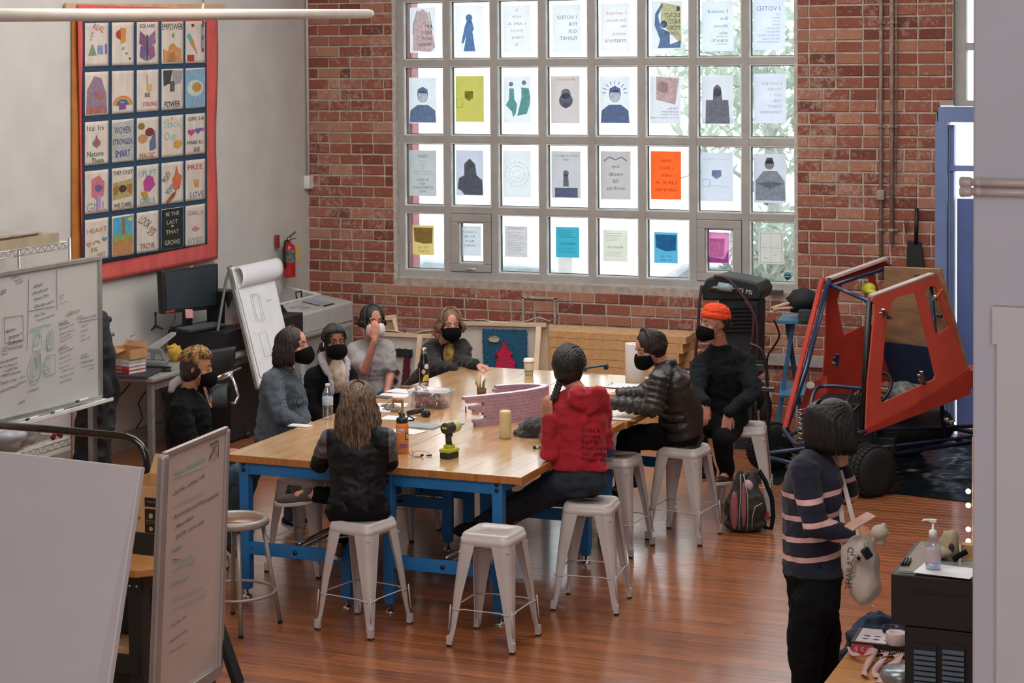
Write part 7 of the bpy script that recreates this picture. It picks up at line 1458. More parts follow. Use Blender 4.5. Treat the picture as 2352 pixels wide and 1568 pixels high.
def holed(outer,holes,o,th,m,name,parent,off=Vector((0,0,0)),edge=None):
 """panel with windows cut through, by bmesh triangle fill"""
 bm=bmesh.new();edges=[]
 for loop in[outer]+holes:
  vs=[bm.verts.new(KP(x,y_,o)+off)for x,y_ in loop]
  for i in range(len(vs)):edges.append(bm.edges.new((vs[i],vs[(i+1)%len(vs)])))
 r=bmesh.ops.triangle_fill(bm,edges=edges,use_beauty=True,normal=nr)
 b=MB();bm.verts.index_update();front=[v.co.copy()for v in bm.verts];fs=[tuple(v.index for v in f.verts)for f in bm.faces];nf=len(front)
 b.add(front+[p-nr*th for p in front],fs+[tuple(nf+i for i in f[::-1])for f in fs]+[(e.verts[0].index,e.verts[1].index,nf+e.verts[1].index,nf+e.verts[0].index)for e in bm.edges if len(e.link_faces)==1]);bm.free()
 return obj(name,b,m,parent)
out=[(1988,998),(1989,975),(1993,880),(2008,730),(2010,700),(2003,690),(2006,681),(2144,630),(2153,631),(2221,847),(2229,905),(2150,937)]
w1=[(2050,690),(2058,683),(2098,671),(2104,674),(2149,862),(2146,871),(2030,924),(2023,920),(2025,860),(2037,735),(2044,712)]
w2=[(2124,668),(2130,661),(2144,656),(2150,659),(2178,748),(2176,754),(2156,767),(2149,764)]
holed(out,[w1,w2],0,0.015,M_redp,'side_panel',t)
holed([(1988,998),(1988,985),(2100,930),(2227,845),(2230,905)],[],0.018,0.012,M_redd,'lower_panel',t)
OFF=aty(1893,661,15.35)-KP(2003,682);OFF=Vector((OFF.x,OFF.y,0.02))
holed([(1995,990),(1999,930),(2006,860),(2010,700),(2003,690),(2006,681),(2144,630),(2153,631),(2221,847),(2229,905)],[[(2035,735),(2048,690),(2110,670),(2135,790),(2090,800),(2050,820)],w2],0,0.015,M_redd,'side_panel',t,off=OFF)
top=lambda px,py:KP(px,py)
a_,c_=KP(2006,681),KP(2146,630);b=MB();b.bar(a_-nr*0.03,c_-nr*0.03,0.06,0.02);obj('roof_rail',b,mat('lit_white_rail','c6b4b0',0.5),t);b=MB();b.bar(a_+OFF+nr*0.03,c_+OFF+nr*0.03,0.06,0.02);obj('roof_rail',b,mat('lit_white_rail','c6b4b0',0.5),t)  # pale rail colour paints in the light along the cab's top edges
def tb(name,pts,r=0.017,m=None):return obj(name,MB().tube([Vector(p)for p in pts],r,8),m or M_navt,t)
tb('cage_tube',[a_-nr*0.05-UP*0.04,a_+OFF+nr*0.05-UP*0.04]);tb('cage_tube',[c_-nr*0.05-UP*0.05,c_+OFF+nr*0.05-UP*0.05]);tb('cage_tube',[a_-nr*0.05-UP*0.05,c_-nr*0.05-UP*0.07]);tb('cage_tube',[a_+OFF+nr*0.07-UP*0.05,c_+OFF+nr*0.07-UP*0.07])
f_=KP(1990,990)
tb('cage_post',[a_-nr*0.05-UP*0.04,f_-nr*0.05],0.024,M_blkp);tb('cage_post',[a_+OFF+nr*0.05,aty(1850,850,14.75),aty(1805,985,14.35)],0.022);tb('cage_post',[c_-nr*0.05-UP*0.04,KP(2190,1010)-nr*0.1]);tb('cage_post',[c_+OFF+nr*0.05-UP*0.04,KP(2190,1010)+OFF])
b=MB();b.bar(a_+OFF+Vector((-.02,-.03,0)),aty(1803,983,14.33),0.014,0.045,up=nr);obj('front_trim',b,M_redd,t)
bA,bB=c_-nr*0.02,c_+OFF+nr*0.02;rk=hd*0.10
RE=(KP(2221,847)-KP(2153,631)).normalized();bn=RE.cross(nr).normalized();KB=KP(2156,631)+hd*0.02;BK=lambda x,y_,o=0.0:atplane(x,y_,KB-hd*o,bn)
b=MB();b.slab(BK(2036,868),BK(2226,862),BK(2160,618),BK(2031,613),0.014);obj('back_panel',b,M_ply,t)
lo=0.62;q0,q1=KP(2215,850)-nr*0.05,KP(2215,850)+OFF+nr*0.05;up0,up1=bA+UP*0.06+rk*0.3,bB+UP*0.06+rk*0.3
b=MB();b.slab(BK(2020,874,.05),BK(2158,886,.05),BK(2148,800,.05),BK(2026,784,.05),0.012);obj('blue_board',b,M_nvy,t)
tb('cage_tube',[q0.lerp(up0,0.52)-hd*0.06,q1.lerp(up1,0.52)-hd*0.06],0.014)
zc=0.24
g=lambda px,py,z:atz(px,py,z)
W1=atz(2000,1138,0);W2=atz(1768,1078,0);axd=(W2-W1);axd.z=0;axn=axd.normalized()
R1=W1+hd*1.25;R2=R1+axn*axd.length*0.95
def tyre(c,r,w,nm):
 b=MB();ax=axn;M_=basis(z=ax,o=Vector((c.x,c.y,r)))
 prof=[(r*0.5,-w/2),(r*0.85,-w/2),(r*0.97,-w*0.36),(r,-w*0.2),(r,w*0.2),(r*0.97,w*0.36),(r*0.85,w/2),(r*0.5,w/2)]
 b.lathe(prof,M_,36);
 for k in range(36):
  a=2*PI*k/36
  for s in(-1,0,1):
   p=M_@Vector((math.cos(a+0.05*s)*(r+0.002),math.sin(a+0.05*s)*(r+0.002),s*w*0.28));rd=(p-(M_@Vector((0,0,s*w*0.28)))).normalized();b.box((0,0,0),(0.012,0.022,w*0.2),basis(x=rd,z=ax,o=p))
 tr=obj(nm,b,M_rubber,t)
 h=MB();h.lathe([(0,-w*0.30),(r*0.22,-w*0.32),(r*0.25,-w*0.22),(r*0.42,-w*0.2),(r*0.52,-w*0.48),(r*0.55,-w*0.3)],M_,24);h.lathe([(0,w*0.30),(r*0.22,w*0.32),(r*0.42,w*0.2),(r*0.52,w*0.48),(r*0.55,w*0.3)],M_,24);obj('hub',h,mat('black_steel_hub','1a1c1e',0.4),tr)
for c,r,w in((W1,0.185,0.17),(W2,0.185,0.17),(R1,0.22,0.22),(R2,0.22,0.22)):tyre(c,r,w,'wheel')
Z=lambda v,z:Vector((v.x,v.y,z))
fr=-hd*0.35
tb('frame_tube',[Z(W1+axn*0.3,0.2)+fr,Z(W2-axn*0.3,0.2)+fr]);tb('frame_tube',[Z(W1+axn*0.3,0.2)+fr,Z(R1+axn*0.3,0.24)+hd*0.25]);tb('frame_tube',[Z(W2-axn*0.3,0.2)+fr,Z(R2-axn*0.3,0.24)+hd*0.25]);tb('frame_tube',[Z(R1+axn*0.3,0.24)+hd*0.25,Z(R2-axn*0.3,0.24)+hd*0.25])
tb('frame_tube',[Z(W1+axn*0.1,0.185),Z(W2-axn*0.1,0.185)],0.014);tb('frame_tube',[Z(R1+axn*0.05,0.22),Z(R2-axn*0.05,0.22)],0.016)
tb('frame_tube',[Z(W1+axn*0.28,0.45)+fr*0.6,Z(R1+axn*0.28,0.36)],0.015);tb('frame_tube',[Z(W1+axn*0.2,0.3)+hd*0.2,Z(R1+axn*0.2,0.3)-hd*0.1],0.012);tb('frame_tube',[Z(W1+axn*0.3,0.2)+hd*0.3,Z(W1+axn*0.3,0.52)+hd*0.3],0.016);tb('frame_tube',[Z(R1+axn*0.25,0.2),Z(R1+axn*0.25,0.62)],0.016);tb('frame_tube',[Z(R1+axn*0.25,0.2)+hd*0.12,Z(R1+axn*0.25,0.62)+hd*0.12],0.016)
tb('nose_hoop',hose([aty(1800,998,14.3),aty(1808,1000,14.3),aty(1850,975,14.5),aty(1870,900,14.7),aty(1900,886,14.8),aty(1990,893,14.7)]),0.015);tb('nose_hoop',hose([aty(1800,985,14.3),aty(1830,1020,14.1),aty(1870,1010,14.1),aty(1990,990,14.3)]),0.015);tb('nose_hoop',[aty(1962,895,14.8),aty(1930,950,14.4)],0.013)
b=MB();c=aty(1840,1000,14.35);b.tube([c+Vector((0.028*math.cos(k),0.028*math.sin(k),0.2-k*0.006))for k in range(40)],0.005,5);obj('shock_spring',b,M_darkchrome,t)
b=MB();c=aty(2008,897,14.75);Mw=basis(z=(hd*-0.8+UP*0.65),o=c);b.tube([Mw@Vector((0.16*math.cos(2*PI*k/28),0.16*math.sin(2*PI*k/28),0))for k in range(28)],0.014,8,closed=True)
for k in range(3):b.bar(c,Mw@Vector((0.15*math.cos(2.1*k),0.15*math.sin(2.1*k),0)),0.03,0.008)
b.tube([c,c-hd*0.35-UP*0.25],0.012,8);obj('steering_wheel',b,M_blkp,t)
b=MB();b.ell(aty(2075,905,14.9),(0.12,0.12,0.10));b.tube([aty(2060,915,14.8),aty(2090,925,14.9)],0.03,10)
for k in range(8):b.tube([aty(2058+k*3,880+k*2,14.82),aty(2066+k*3,915+k*2,14.8)],0.006,5)
obj('engine',b,mat('engine_castings','6a6e70',0.5,var=0.3,vscale=30),t)
b=MB();b.cap(Z(W1+axn*0.45,0.36)+hd*0.55,Z(W1+axn*0.45,0.36)+hd*1.0,0.15,0.15);b.box(Z(W1+axn*0.5,0.30)+hd*0.4,(0.5,0.4,0.12));b.box(aty(1950,960,14.9),(0.45,0.4,0.3));obj('seat_and_tank',b,mat('black_vinyl','16181a',0.5),t,bevel=0.01)
b=MB();c=aty(1861,884,14.75);b.add([c+RV*0.035*math.cos(2*PI*k/16)+UP*0.028*math.sin(2*PI*k/16)for k in range(16)],[tuple(range(16))]);obj('round_badge',b,M_wst,t)
b=MB();b.slab(aty(1830,960,14.9),aty(1900,900,14.95),aty(1900,862,14.95),aty(1855,882,14.9),0.012);obj('nose_panel',b,M_redd,t)
for i,(x,y_,dx,dy,m,lb)in enumerate(((2042,730,-20,-12,'c','spring clamp on the front post of the red cab'),(2142,690,16,-18,'o','orange handled spring clamp in the rear window of the red cab'),(2122,882,-12,-22,'g','steel spring clamp on the sill of the large cab window'),(2168,960,20,14,'g','steel spring clamp under the red lower panel'),(1920,842,-2,-22,'k','dark spring clamp on the far red panel'))):
 p=KP(x,y_,0.03)if i!=4 else aty(x,y_,15.0);q=KP(x+dx,y_+dy,0.07)if i!=4 else aty(x+dx,y_+dy,14.95);t2=thing('spring_clamp',lb,'clamp',p,group='spring clamps on the kart')
 mm={'c':M_darkchrome,'o':mat('orange_grip','c05a2a',0.5),'g':M_darkchrome,'k':M_navt}[m]
 obj('jaw',MB().bar(p,p.lerp(q,0.5),0.045,0.02),M_darkchrome,t2,bevel=0.004);obj('handle',MB().bar(p.lerp(q,0.45),q,0.03,0.014),mm,t2,bevel=0.004);obj('handle',MB().bar(p.lerp(q,0.45)+nr*0.02,q+nr*0.03+UP*0.03,0.03,0.014),mm,t2,bevel=0.004)
 obj('spring',MB().tube([p.lerp(q,0.4)-UP*0.02,p.lerp(q,0.4)+UP*0.02],0.016,10),M_darkchrome,t2)
base_obj('goggles_shape',MB().ell(aty(1995,663,15.6),(0.06,0.05,0.05)).tube([aty(1985,668,15.6),aty(2010,672,15.5)],0.02,8),mat('lime_fabric','b9c234',0.7),'lime green object hanging behind the front of the red cab','gloves').name='work_glove'
base_obj('red_crate',MB().box(aty(2240,865,15.6),(0.35,0.3,0.14)),M_redd,'red crate corner showing behind the kart near the white pillar','crate',bevel=0.004)
cb=atz(1718,1228,0)+CV*0.12;t=thing('backpack','grey and pink backpack standing open on the floor beside the stools','backpack',cb);BKM=Matrix((RV,CV,UP)).transposed().to_4x4();BKM.translation=cb
M_bg=mat('grey_black_ballistic','2e2b2a',0.85,var=0.12,vscale=20);M_pk=mat('dusty_pink_panel','93545a',0.85,var=0.1,vscale=16);M_pipe=mat('pale_piping','9a8f8a',0.7)
b=MB(BKM);b.ell((0.0,0,0.16),(0.145,0.10,0.155));b.ell((0.0,0.0,0.05),(0.15,0.10,0.055));b.cap(Vector((0.03,0,0.2)),Vector((0.045,0.03,0.37)),0.085,0.03);b.cap(Vector((-0.06,-0.02,0.2)),Vector((-0.035,-0.02,0.40)),0.07,0.022);o=obj('body',b,M_bg,t);remesh(o,0.010,2);folds(o,0.006,10)
def bk(pts,m,name,w=0.008):return obj(name,MB(BKM).tube([Vector(p)for p in pts],w,6),m,t)
b=MB(BKM);b.ell((-0.085,-0.075,0.155),(0.030,0.022,0.13));obj('pink_panel',b,M_pk,t);b=MB(BKM);b.ell((-0.025,-0.098,0.20),(0.018,0.014,0.15));obj('pink_panel',b,M_pk,t)
bk([(-0.055,-0.10,0.03),(-0.055,-0.115,0.15),(-0.045,-0.10,0.28),(-0.04,-0.06,0.40)],M_pipe,'piping',0.0035);bk([(-0.005,-0.105,0.02),(0.0,-0.122,0.12),(0.0,-0.11,0.26),(-0.02,-0.06,0.40)],M_pipe,'piping',0.0035);bk([(0.03,-0.105,0.03),(0.03,-0.12,0.12),(0.05,-0.12,0.19),(0.10,-0.085,0.205)],M_pipe,'piping',0.0035)
bk([(-0.01,0.02,0.33),(0.02,0.02,0.385),(0.07,0.03,0.39),(0.085,0.03,0.36),(0.075,0,0.28)],M_bg,'top_loop',0.012);bk([(0.10,0.05,0.40),(0.14,0.03,0.33),(0.18,0.0,0.22),(0.185,-0.02,0.10),(0.17,-0.03,0.02),(0.12,-0.02,0.03)],M_blk,'shoulder_strap',0.016);bk([(0.07,0.05,0.37),(0.10,0.05,0.40)],M_bg,'strap_anchor',0.018)
obj('lining',MB(BKM).ell((0.02,0.0,0.30),(0.04,0.05,0.05)),mat('pale_pink_lining','a99096',0.9),t);obj('red_tab',MB(BKM).box((0.145,0.0,0.10),(0.03,0.02,0.05)),mat('crimson_tab','9a2440',0.7),t)
t=thing('phone','rose gold phone held by the standing person','phone',A(1972,1198,9.10));P0=A(1975,1197,9.08)
D=basis(x=dirv(0.75,0.3,0.35),y=dirv(-0.3,0.9,0.15),o=P0);obj('case',MB(D).box((0,0,0),(0.14,0.07,0.009)),mat('rose_gold_case','c09a8c',0.35),t,bevel=0.004);obj('screen',MB(D).box((-0.0,0,-0.0052),(0.128,0.062,0.001)),M_dk,t)
t=thing('tote_bag','cream canvas tote bag with vertical lettering hanging from the arm','bag',A(1978,1395,9.1));M_tote=mat('cream_leatherette','b8aba2',0.55,var=0.05,vscale=5)
b=MB();TB=lambda px,py,o=0.0:aty(px,py,9.12+o)
b.ell(TB(1985,1290),(0.075,0.05,0.09));b.cap(TB(1978,1262),TB(1985,1350),0.07,0.075);b.cap(TB(1970,1330),TB(1996,1380),0.05,0.022);b.cap(TB(1955,1270),TB(1960,1330),0.045,0.04);o=obj('body',b,M_tote,t);remesh(o,0.009,3);folds(o,0.012,7,(1,1,0.5))
tote=o;b=MB();MMt=basis(x=(UP*1+RV*0.06),y=(-RV+UP*0.02),o=TB(1951,1305,-0.09));put_text(b,'THAILAND',MMt,width=0.20);tx=obj('bag_lettering',wrap_print(b,tote,0.003,(TB(1951,1305)-Vector((0,0,H)))),M_pen,t)
b=MB();MMt=basis(x=(UP*1+RV*0.16),y=(-RV+UP*0.02),o=TB(1962,1300,-0.09));put_text(b,'design',MMt,width=0.11);obj('bag_script',wrap_print(b,tote,0.003,(TB(1951,1305)-Vector((0,0,H)))),mat('faded_script_print','8f7f78',0.8),t)
for p_,q_ in(((1930,1080,9.42),(1975,1255,9.14)),((1922,1082,9.40),(1940,1250,9.2))):obj('strap',MB().bar(A(*p_),A(*q_),0.022,0.006,up=CV),mat('cream_strap','b9a8a0',0.6),t)
obj('rivet',MB().ell(TB(2006,1392,-0.03),0.008),M_chrome,t);b=MB();c=TB(1972,1282,-0.085);b.prism([((0.016 if k%2==0 else 0.007)*math.sin(PI*k/5),(0.016 if k%2==0 else 0.007)*math.cos(PI*k/5))for k in range(10)],0.003,basis(x=RV,y=UP,o=c));obj('star_charm',b,M_blkp,t)
t2=thing('key_fob','black car key fob clipped to the cream tote bag','key fob',TB(1991,1270,-0.1));D=basis(x=dirv(0.8,0.1,0.5),y=dirv(-0.4,0,0.8),o=TB(1991,1270,-0.095));obj('fob',MB(D).box((0,0,0),(0.042,0.055,0.014)),M_blkp,t2,bevel=0.007);obj('fob_ring',MB().tube([TB(1990,1250,-0.09)+RV*0.01*math.cos(k*PI/6)+UP*0.012*math.sin(k*PI/6)for k in range(12)],0.0018,5,closed=True),M_chrome,t2)
t2=thing('plush_charm','small white plush animal charm hanging at the hand','plush toy',TB(2022,1245,-0.05));M_pl=mat('cream_plush','bdb4a4',0.95,var=0.05,sheen=0.4,bump=0.5,bscale=300)
b=MB();c=TB(2020,1222,-0.05);b.ell(c,(0.040,0.038,0.036));b.ell(c+RV*0.036-UP*0.008,(0.012,0.012,0.012));b.ell(c+UP*0.033+RV*0.02,(0.014,0.01,0.012));b.ell(c-UP*0.042+RV*0.008,(0.022,0.02,0.024));b.ell(c-UP*0.035-RV*0.028,(0.01,0.01,0.016));o=obj('body',b,M_pl,t2);remesh(o,0.005,1)
yk=8.40;zt_=1.0;KX0=atz(2043,1318,zt_).x;t=thing('display_cabinet','black cabinet with glass top and ribbed vents at the lower right','cabinet',(KX0+0.5,yk+0.3,0));M_cab=mat('black_satin_cabinet','1b1615',0.5,var=0.05)
x1=KX0+1.1;zb=aty(2060,1437,yk).z;xb=aty(2077,1500,yk).x
b=MB();b.box(((KX0+x1)/2,yk+0.30,(zt_+zb)/2),(x1-KX0,0.60,zt_-zb-0.01));obj('top_case',b,M_cab,t,bevel=0.006)
b=MB();b.box(((xb+x1)/2,yk+0.30,zb/2),(x1-xb,0.58,zb));obj('base_case',b,M_cab,t,bevel=0.006)
obj('glass_top',MB().box(((KX0+x1)/2,yk+0.30,zt_+0.0),(x1-KX0-0.05,0.54,0.010)),mat('smoked_glass_top','9aa09a',0.08,var=0.02,coat=0.6),t)
obj('trim_line',MB().box(((KX0+x1)/2+0.02,yk-0.002,aty(2060,1352,yk).z),(x1-KX0-0.1,0.006,0.006)),M_cab,t)
for(xa,xb2)in((2098,2150),(2163,2215)):
 va,vb=aty(xa,1490,yk-0.01),aty(xb2,1490,yk-0.01);fr_=obj('vent_panel',MB().box(((va.x+vb.x)/2,yk+0.006,va.z-0.4),(vb.x-va.x,0.01,0.84)),M_cab,t)
 for k in range(32):obj('vent_slat',MB().box(((va.x+vb.x)/2,yk-0.004,va.z-0.012-k*0.0225),(vb.x-va.x-0.004,0.014,0.014)),mat('blue_grey_slat','5d6b7c',0.5),fr_)
p=atz(2143,1308,zt_+0.005);t=thing('hand_sanitizer','clear pump bottle of hand sanitizer on the black cabinet','bottle',p);Tm=Matrix.Translation(p)
obj('body',MB(Tm).lathe([(0.0,0.002),(0.030,0.0),(0.033,0.006),(0.033,0.10),(0.030,0.12),(0.016,0.135),(0.015,0.14)],None,24,sx=1.0,sy=0.75),glass_mat('clear_blue_plastic',(0.86,0.92,0.97),0.15,0.04),t)
obj('gel',MB(Tm).lathe([(0,0.005),(0.029,0.005),(0.030,0.03),(0,0.031)],None,20,sy=0.75),glass_mat('gel_tint',(0.80,0.86,0.92),0.2,0.1),t)
obj('label',MB(Tm).lathe([(0.0335,0.035),(0.0337,0.036),(0.0337,0.092),(0.0335,0.093)],None,24,sy=0.78),mat('blue_white_label','a8c2e0',0.4,vscale=40,col2='d8a08a',alpha=1),t)
obj('pump',MB(Tm).lathe([(0.018,0.138),(0.018,0.165),(0.012,0.172),(0.005,0.175),(0.005,0.21)],None,16).box((0,0,0.212),(0.03,0.018,0.012)).tube([(0,0,0.214),(-0.04,0,0.212),(-0.045,0,0.205)],0.005,6),M_wplast,t)
p=atz(2077,1300,zt_+0.005);t=thing('marker_pack','clear pack with a red and dark markers at the corner of the black cabinet','markers',p)
for k in range(3):a=p+RV*(-0.012+0.013*k);obj('marker',MB().tube([a+UP*0.008,a+UP*0.008+dirv(0.35,1)*0.09],0.006,8),M_blkp,t);obj('marker_end',MB().tube([a+UP*0.008+dirv(0.35,1)*0.09,a+UP*0.008+dirv(0.35,1)*0.105],0.0062,8),mat('red_cap','b03028',0.5)if k==2 else M_blkp,t)
p=atz(2150,1316,zt_+0.006);b=MB(Matrix.Translation(p)@Matrix.Rotation(-0.1,4,'Z')).box((0.03,0.06,0),(0.24,0.18,0.0015));base_obj('paper_sheet',b,M_paper,'printed sheet lying on the glass top of the black cabinet','paper')
p=atz(2182,1283,zt_+0.005);o=base_obj('canvas_cap',MB().cap(p+UP*0.03,p+UP*0.085,0.045,0.04).ell(p+UP*0.03-RV*0.02,(0.05,0.06,0.03)),mat('khaki_canvas','a09478',0.9,var=0.1),'khaki canvas cap lying on the black cabinet','cap');folds(o,0.012,18);obj('dark_opening',MB().ell(p+UP*0.06-CV*0.045-RV*0.005,(0.012,0.006,0.02)),M_blkp,None);oo=[x for x in bpy.data.objects if x.name=='dark_opening'][0];oo.data.transform(MW[o].inverted());oo.parent=o;MW[oo]=MW[o]
p=atz(2205,1290,zt_+0.005);base_obj('strap',MB().tube(hose([p-RV*0.03+UP*0.01,p+UP*0.03,p+RV*0.03+UP*0.045]),0.012,8),M_blk,'black strap behind the sanitizer bottle','strap')
p=atz(2225,1280,zt_+0.005);base_obj('small_carton',MB().box(p+UP*0.03,(0.06,0.05,0.06)),M_cardb,'small cardboard piece beside the white pillar','box')
M_bulb=mat('warm_bulb_glow','ffd9a8',0.4,emit=4.0);p=aty(2224,1180,9.9);t=thing('bulb_strip','wooden strip with glowing round bulbs beside the white pillar','lamp',(p.x,p.y,0));obj('post',MB().box((p.x+0.06,p.y,0.66),(0.08,0.04,1.32)),M_pinew,t)
for py in(1128,1160,1215,1242):q=aty(2224,py,9.86);obj('bulb',MB().ell(q,0.013),M_bulb,t)
zp=0.42;q0,q1=atz(1903,1568,zp),atz(1935,1492,zp);yb0,yb1=q0.y-0.15,q1.y;t=thing('low_bench','low pine bench in front of the black cabinet','bench',(q0.x+0.3,yb0+0.3,0));M_pn2=mat('orange_pine','bd8448',0.55,var=0.12,vscale=4,stretch=(1,9,1))
nb=5
for k in range(nb):obj('slat',MB().box((q0.x+0.33,yb0+(yb1-yb0)*(k+0.5)/nb,zp-0.015),(0.70,(yb1-yb0)/nb-0.004,0.03)),M_pn2,t,bevel=0.003)
for x in(q0.x+0.04,q0.x+0.62):
 for y_ in(yb0+0.05,yb1-0.05):obj('leg',MB().box((x,y_,(zp-0.03)/2),(0.05,0.05,zp-0.03)),M_pn2,t)
p=atz(1960,1500,zp);D=Matrix.Translation(p)@Matrix.Rotation(math.radians(2),4,'Z');t=thing('paper_ream_box','black and red paper box with upside-down lettering on the low bench','box',p)
bw_,bd_,bh_=0.34,0.24,0.062
obj('carton',MB(D).box((bw_/2-0.01,bd_/2-0.02,bh_/2),(bw_,bd_,bh_)),mat('black_printed_card','1a1518',0.4),t,bevel=0.002);obj('red_end_label',MB(D).box((0.045,-0.0215,bh_/2-0.004),(0.10,0.003,bh_-0.012)),mat('coral_red_label','b83a48',0.4),t)
b=MB(D);b.box((bw_/2,bd_/2-0.02,bh_+0.0006),(bw_-0.02,bd_-0.02,0.001));obj('top_label',b,mat('white_pink_label','c9b4b8',0.4,vscale=30,col2='d8d0d4'),t)
b=MB();put_text(b,'ASTROBRIGHTS',D@Matrix.Translation((0.235,-0.0235,bh_/2-0.004))@Matrix.Rotation(PI/2,4,'X')@Matrix.Rotation(PI,4,'Z'),width=0.21,height=0.019);obj('lettering',b,M_wst,t)
b=MB();
for k in range(3):
 for rr_,zz_ in((0.013,0),):cc=D@Vector((0.02+0.028*k,-0.0238,bh_/2-0.002));b.tube([cc+RV*0.009*math.cos(2*PI*j/14)+UP*0.010*math.sin(2*PI*j/14)for j in range(14)],0.0018,4,closed=True);b.add([cc+RV*0.004*s_+UP*0.004*u_ for s_,u_ in((-1,-1),(1,-1),(1,1),(-1,1))],[(0,1,2,3)])
obj('round_icons',b,M_wst,t)
b=MB()
for k in range(6):cc=D@Vector((0.05+0.05*(k%3),0.04+0.05*(k//3),bh_+0.0018));b.add([cc+Vector((0.016*math.cos(2*PI*j/12),0.009*math.sin(2*PI*j/12),0))for j in range(12)],[tuple(range(12))])
obj('icon_row',b,M_pen,t)
p=atz(2058,1478,zp+bh_);b=MB(Matrix.Translation(p)).lathe([(0.028,0),(0.045,0),(0.047,0.003),(0.047,0.052),(0.045,0.055),(0.028,0.055),(0.028,0.0)],None,26);base_obj('tape_roll',b,mat('white_tape','cbb9b4',0.6),'roll of white tape standing on the paper box','tape',loc=p)
def ribbon(pts,w=0.028,lb='',grp=None):
 P3=hose(pts);b=MB();vs=[]
 for i,q in enumerate(P3):d=(P3[min(i+1,len(P3)-1)]-P3[max(i-1,0)]).normalized();s=d.cross(UP);s=s.normalized()if s.length>1e-3 else CV;s=(s+UP*0.5*math.sin(i*0.7)).normalized();vs+=[q-s*w/2,q+s*w/2]
 b.add(vs,[(2*i,2*i+1,2*i+3,2*i+2)for i in range(len(P3)-1)],None,True);return base_obj('ribbon',b,mat('pale_pink_ribbon','d2aaa8',0.5),lb,'ribbon',grp,solid=0.001)
Bz=lambda x,y_,dz=0.0:atz(x,y_,zp)+UP*dz
ribbon([Bz(1950,1500,.03),Bz(1960,1515,.03),Bz(1985,1525,.04),Bz(2010,1515,.05),Bz(1985,1545,.01),Bz(1990,1562,.02)],lb='pale pink ribbon twisting down the left of the bench');ribbon([Bz(2000,1520,.03),Bz(2035,1520,.04),Bz(2010,1548,.02),Bz(2015,1560,.01)],lb='pale pink ribbon loop in the middle of the bench');ribbon([Bz(2020,1525,.03),Bz(2065,1530,.05),Bz(2035,1555,.02),Bz(2020,1572,.01)],w=0.045,lb='wide pink ribbon fold beside the black cabinet')
p=Bz(2068,1582,0.0);base_obj('metal_bowl',MB(Matrix.Translation(p)).lathe([(0.03,0.0),(0.075,0.03),(0.09,0.055),(0.08,0.09),(0.05,0.10),(0.0,0.103)],None,28),mat('grey_metal_lid','8a8f94',0.3,metal=0.6),'round grey metal lid at the bottom edge beside the cabinet','lid',loc=p)
p=atz(2015,1437,0.35);o=base_obj('denim_cloth',MB().ell((p.x,p.y+0.05,0.20),(0.17,0.16,0.20)).cap((p.x-0.16,p.y-0.05,0.18),(p.x+0.1,p.y,0.28),0.05,0.10),mat('navy_denim_cloth','1d2f44',0.9,var=0.15),'heap of navy denim on the floor behind the low bench','cloth');remesh(o,0.012,1);folds(o,0.03,7)
p=atz(2047,1440,0.5);base_obj('mug',MB().lathe([(0.0,0.0),(0.035,0.0),(0.038,0.09),(0.034,0.09),(0.032,0.01),(0,0.01)],Matrix.Translation((p.x,p.y-0.02,zp)),20),mat('navy_glaze','2a3448',0.3),'dark blue mug standing behind the paper box','mug')
#  prints taped to the window, seen from the back
M_tape=None
def paper_mat(c,tr=0.6):return mat('print_paper_'+c,c,0.8,var=0.03,vscale=6,transl=tr)
def ink_mat(c):
 q=[int(c[i:i+2],16)for i in(0,2,4)];c='%02x%02x%02x'%tuple(int(v+(214-v)*0.25)for v in q)
 return mat('print_ink_'+c,c,0.8,var=0.1,vscale=30,transl=0.85)
PYW=FY-0.004
def poster(x0,y0,x1,y1,col,label,art):
 """art: list of ('t', text, u, v, w, h, colour) / ('p', points, colour) / ('c', u, v, r, colour); u from the left, v from the top"""
 xl,xr=X2(x0,(y0+y1)/2),X2(x1,(y0+y1)/2);zt=Z2((x0+x1)/2,y0);zb=Z2((x0+x1)/2,y1)
 t=base_obj('poster',MB().add([(xl,PYW,zb),(xr,PYW,zb),(xr,PYW,zt),(xl,PYW,zt)],[(0,1,2,3)]),paper_mat(col),label,'poster','prints taped to the window')
 w,h=xr-xl,zt-zb;asp=w/h;g={}
 pl=lambda u,v,k:Vector((xl+w*u,PYW-0.0014-0.0006*k,zt-h*v))
 for i,s in enumerate(art):
  b=g.setdefault((s[-1],s[0]=='t'),MB())
  if s[0]=='p':b.add([pl(u,v,i)for u,v in s[1]],[tuple(range(len(s[1])))])
  elif s[0]=='c':b.add([pl(s[1]+s[3]*math.cos(2*PI*k/18),s[2]+s[3]*asp*math.sin(2*PI*k/18),i)for k in range(18)],[tuple(range(18))])
  elif s[0]=='l':
   for(u0,v0,u1,v1,th)in s[1]:
    d=Vector((u1-u0,(v1-v0)/asp));n=Vector((-d.y,d.x)).normalized()*th;b.add([pl(u0+n.x,v0+n.y*asp,i),pl(u1+n.x,v1+n.y*asp,i),pl(u1-n.x,v1-n.y*asp,i),pl(u0-n.x,v0-n.y*asp,i)],[(0,1,2,3)])
  else:
   vs,fs=text_verts(s[1]);a0,a1=min(v.x for v in vs),max(v.x for v in vs);c0,c1=min(v.y for v in vs),max(v.y for v in vs)
   b.add([pl(s[2]-((v.x-a0)/(a1-a0)-0.5)*s[4],s[3]-((v.y-c0)/max(c1-c0,1e-5)-0.5)*s[5],i)for v in vs],fs)
 for(c,tx),b in g.items():obj('lettering' if tx else 'printed_figure',b,ink_mat(c),t)
 return t
X2=lambda px,py:aty(px,py,FY).x
Z2=lambda px,py:aty(px,py,FY).z
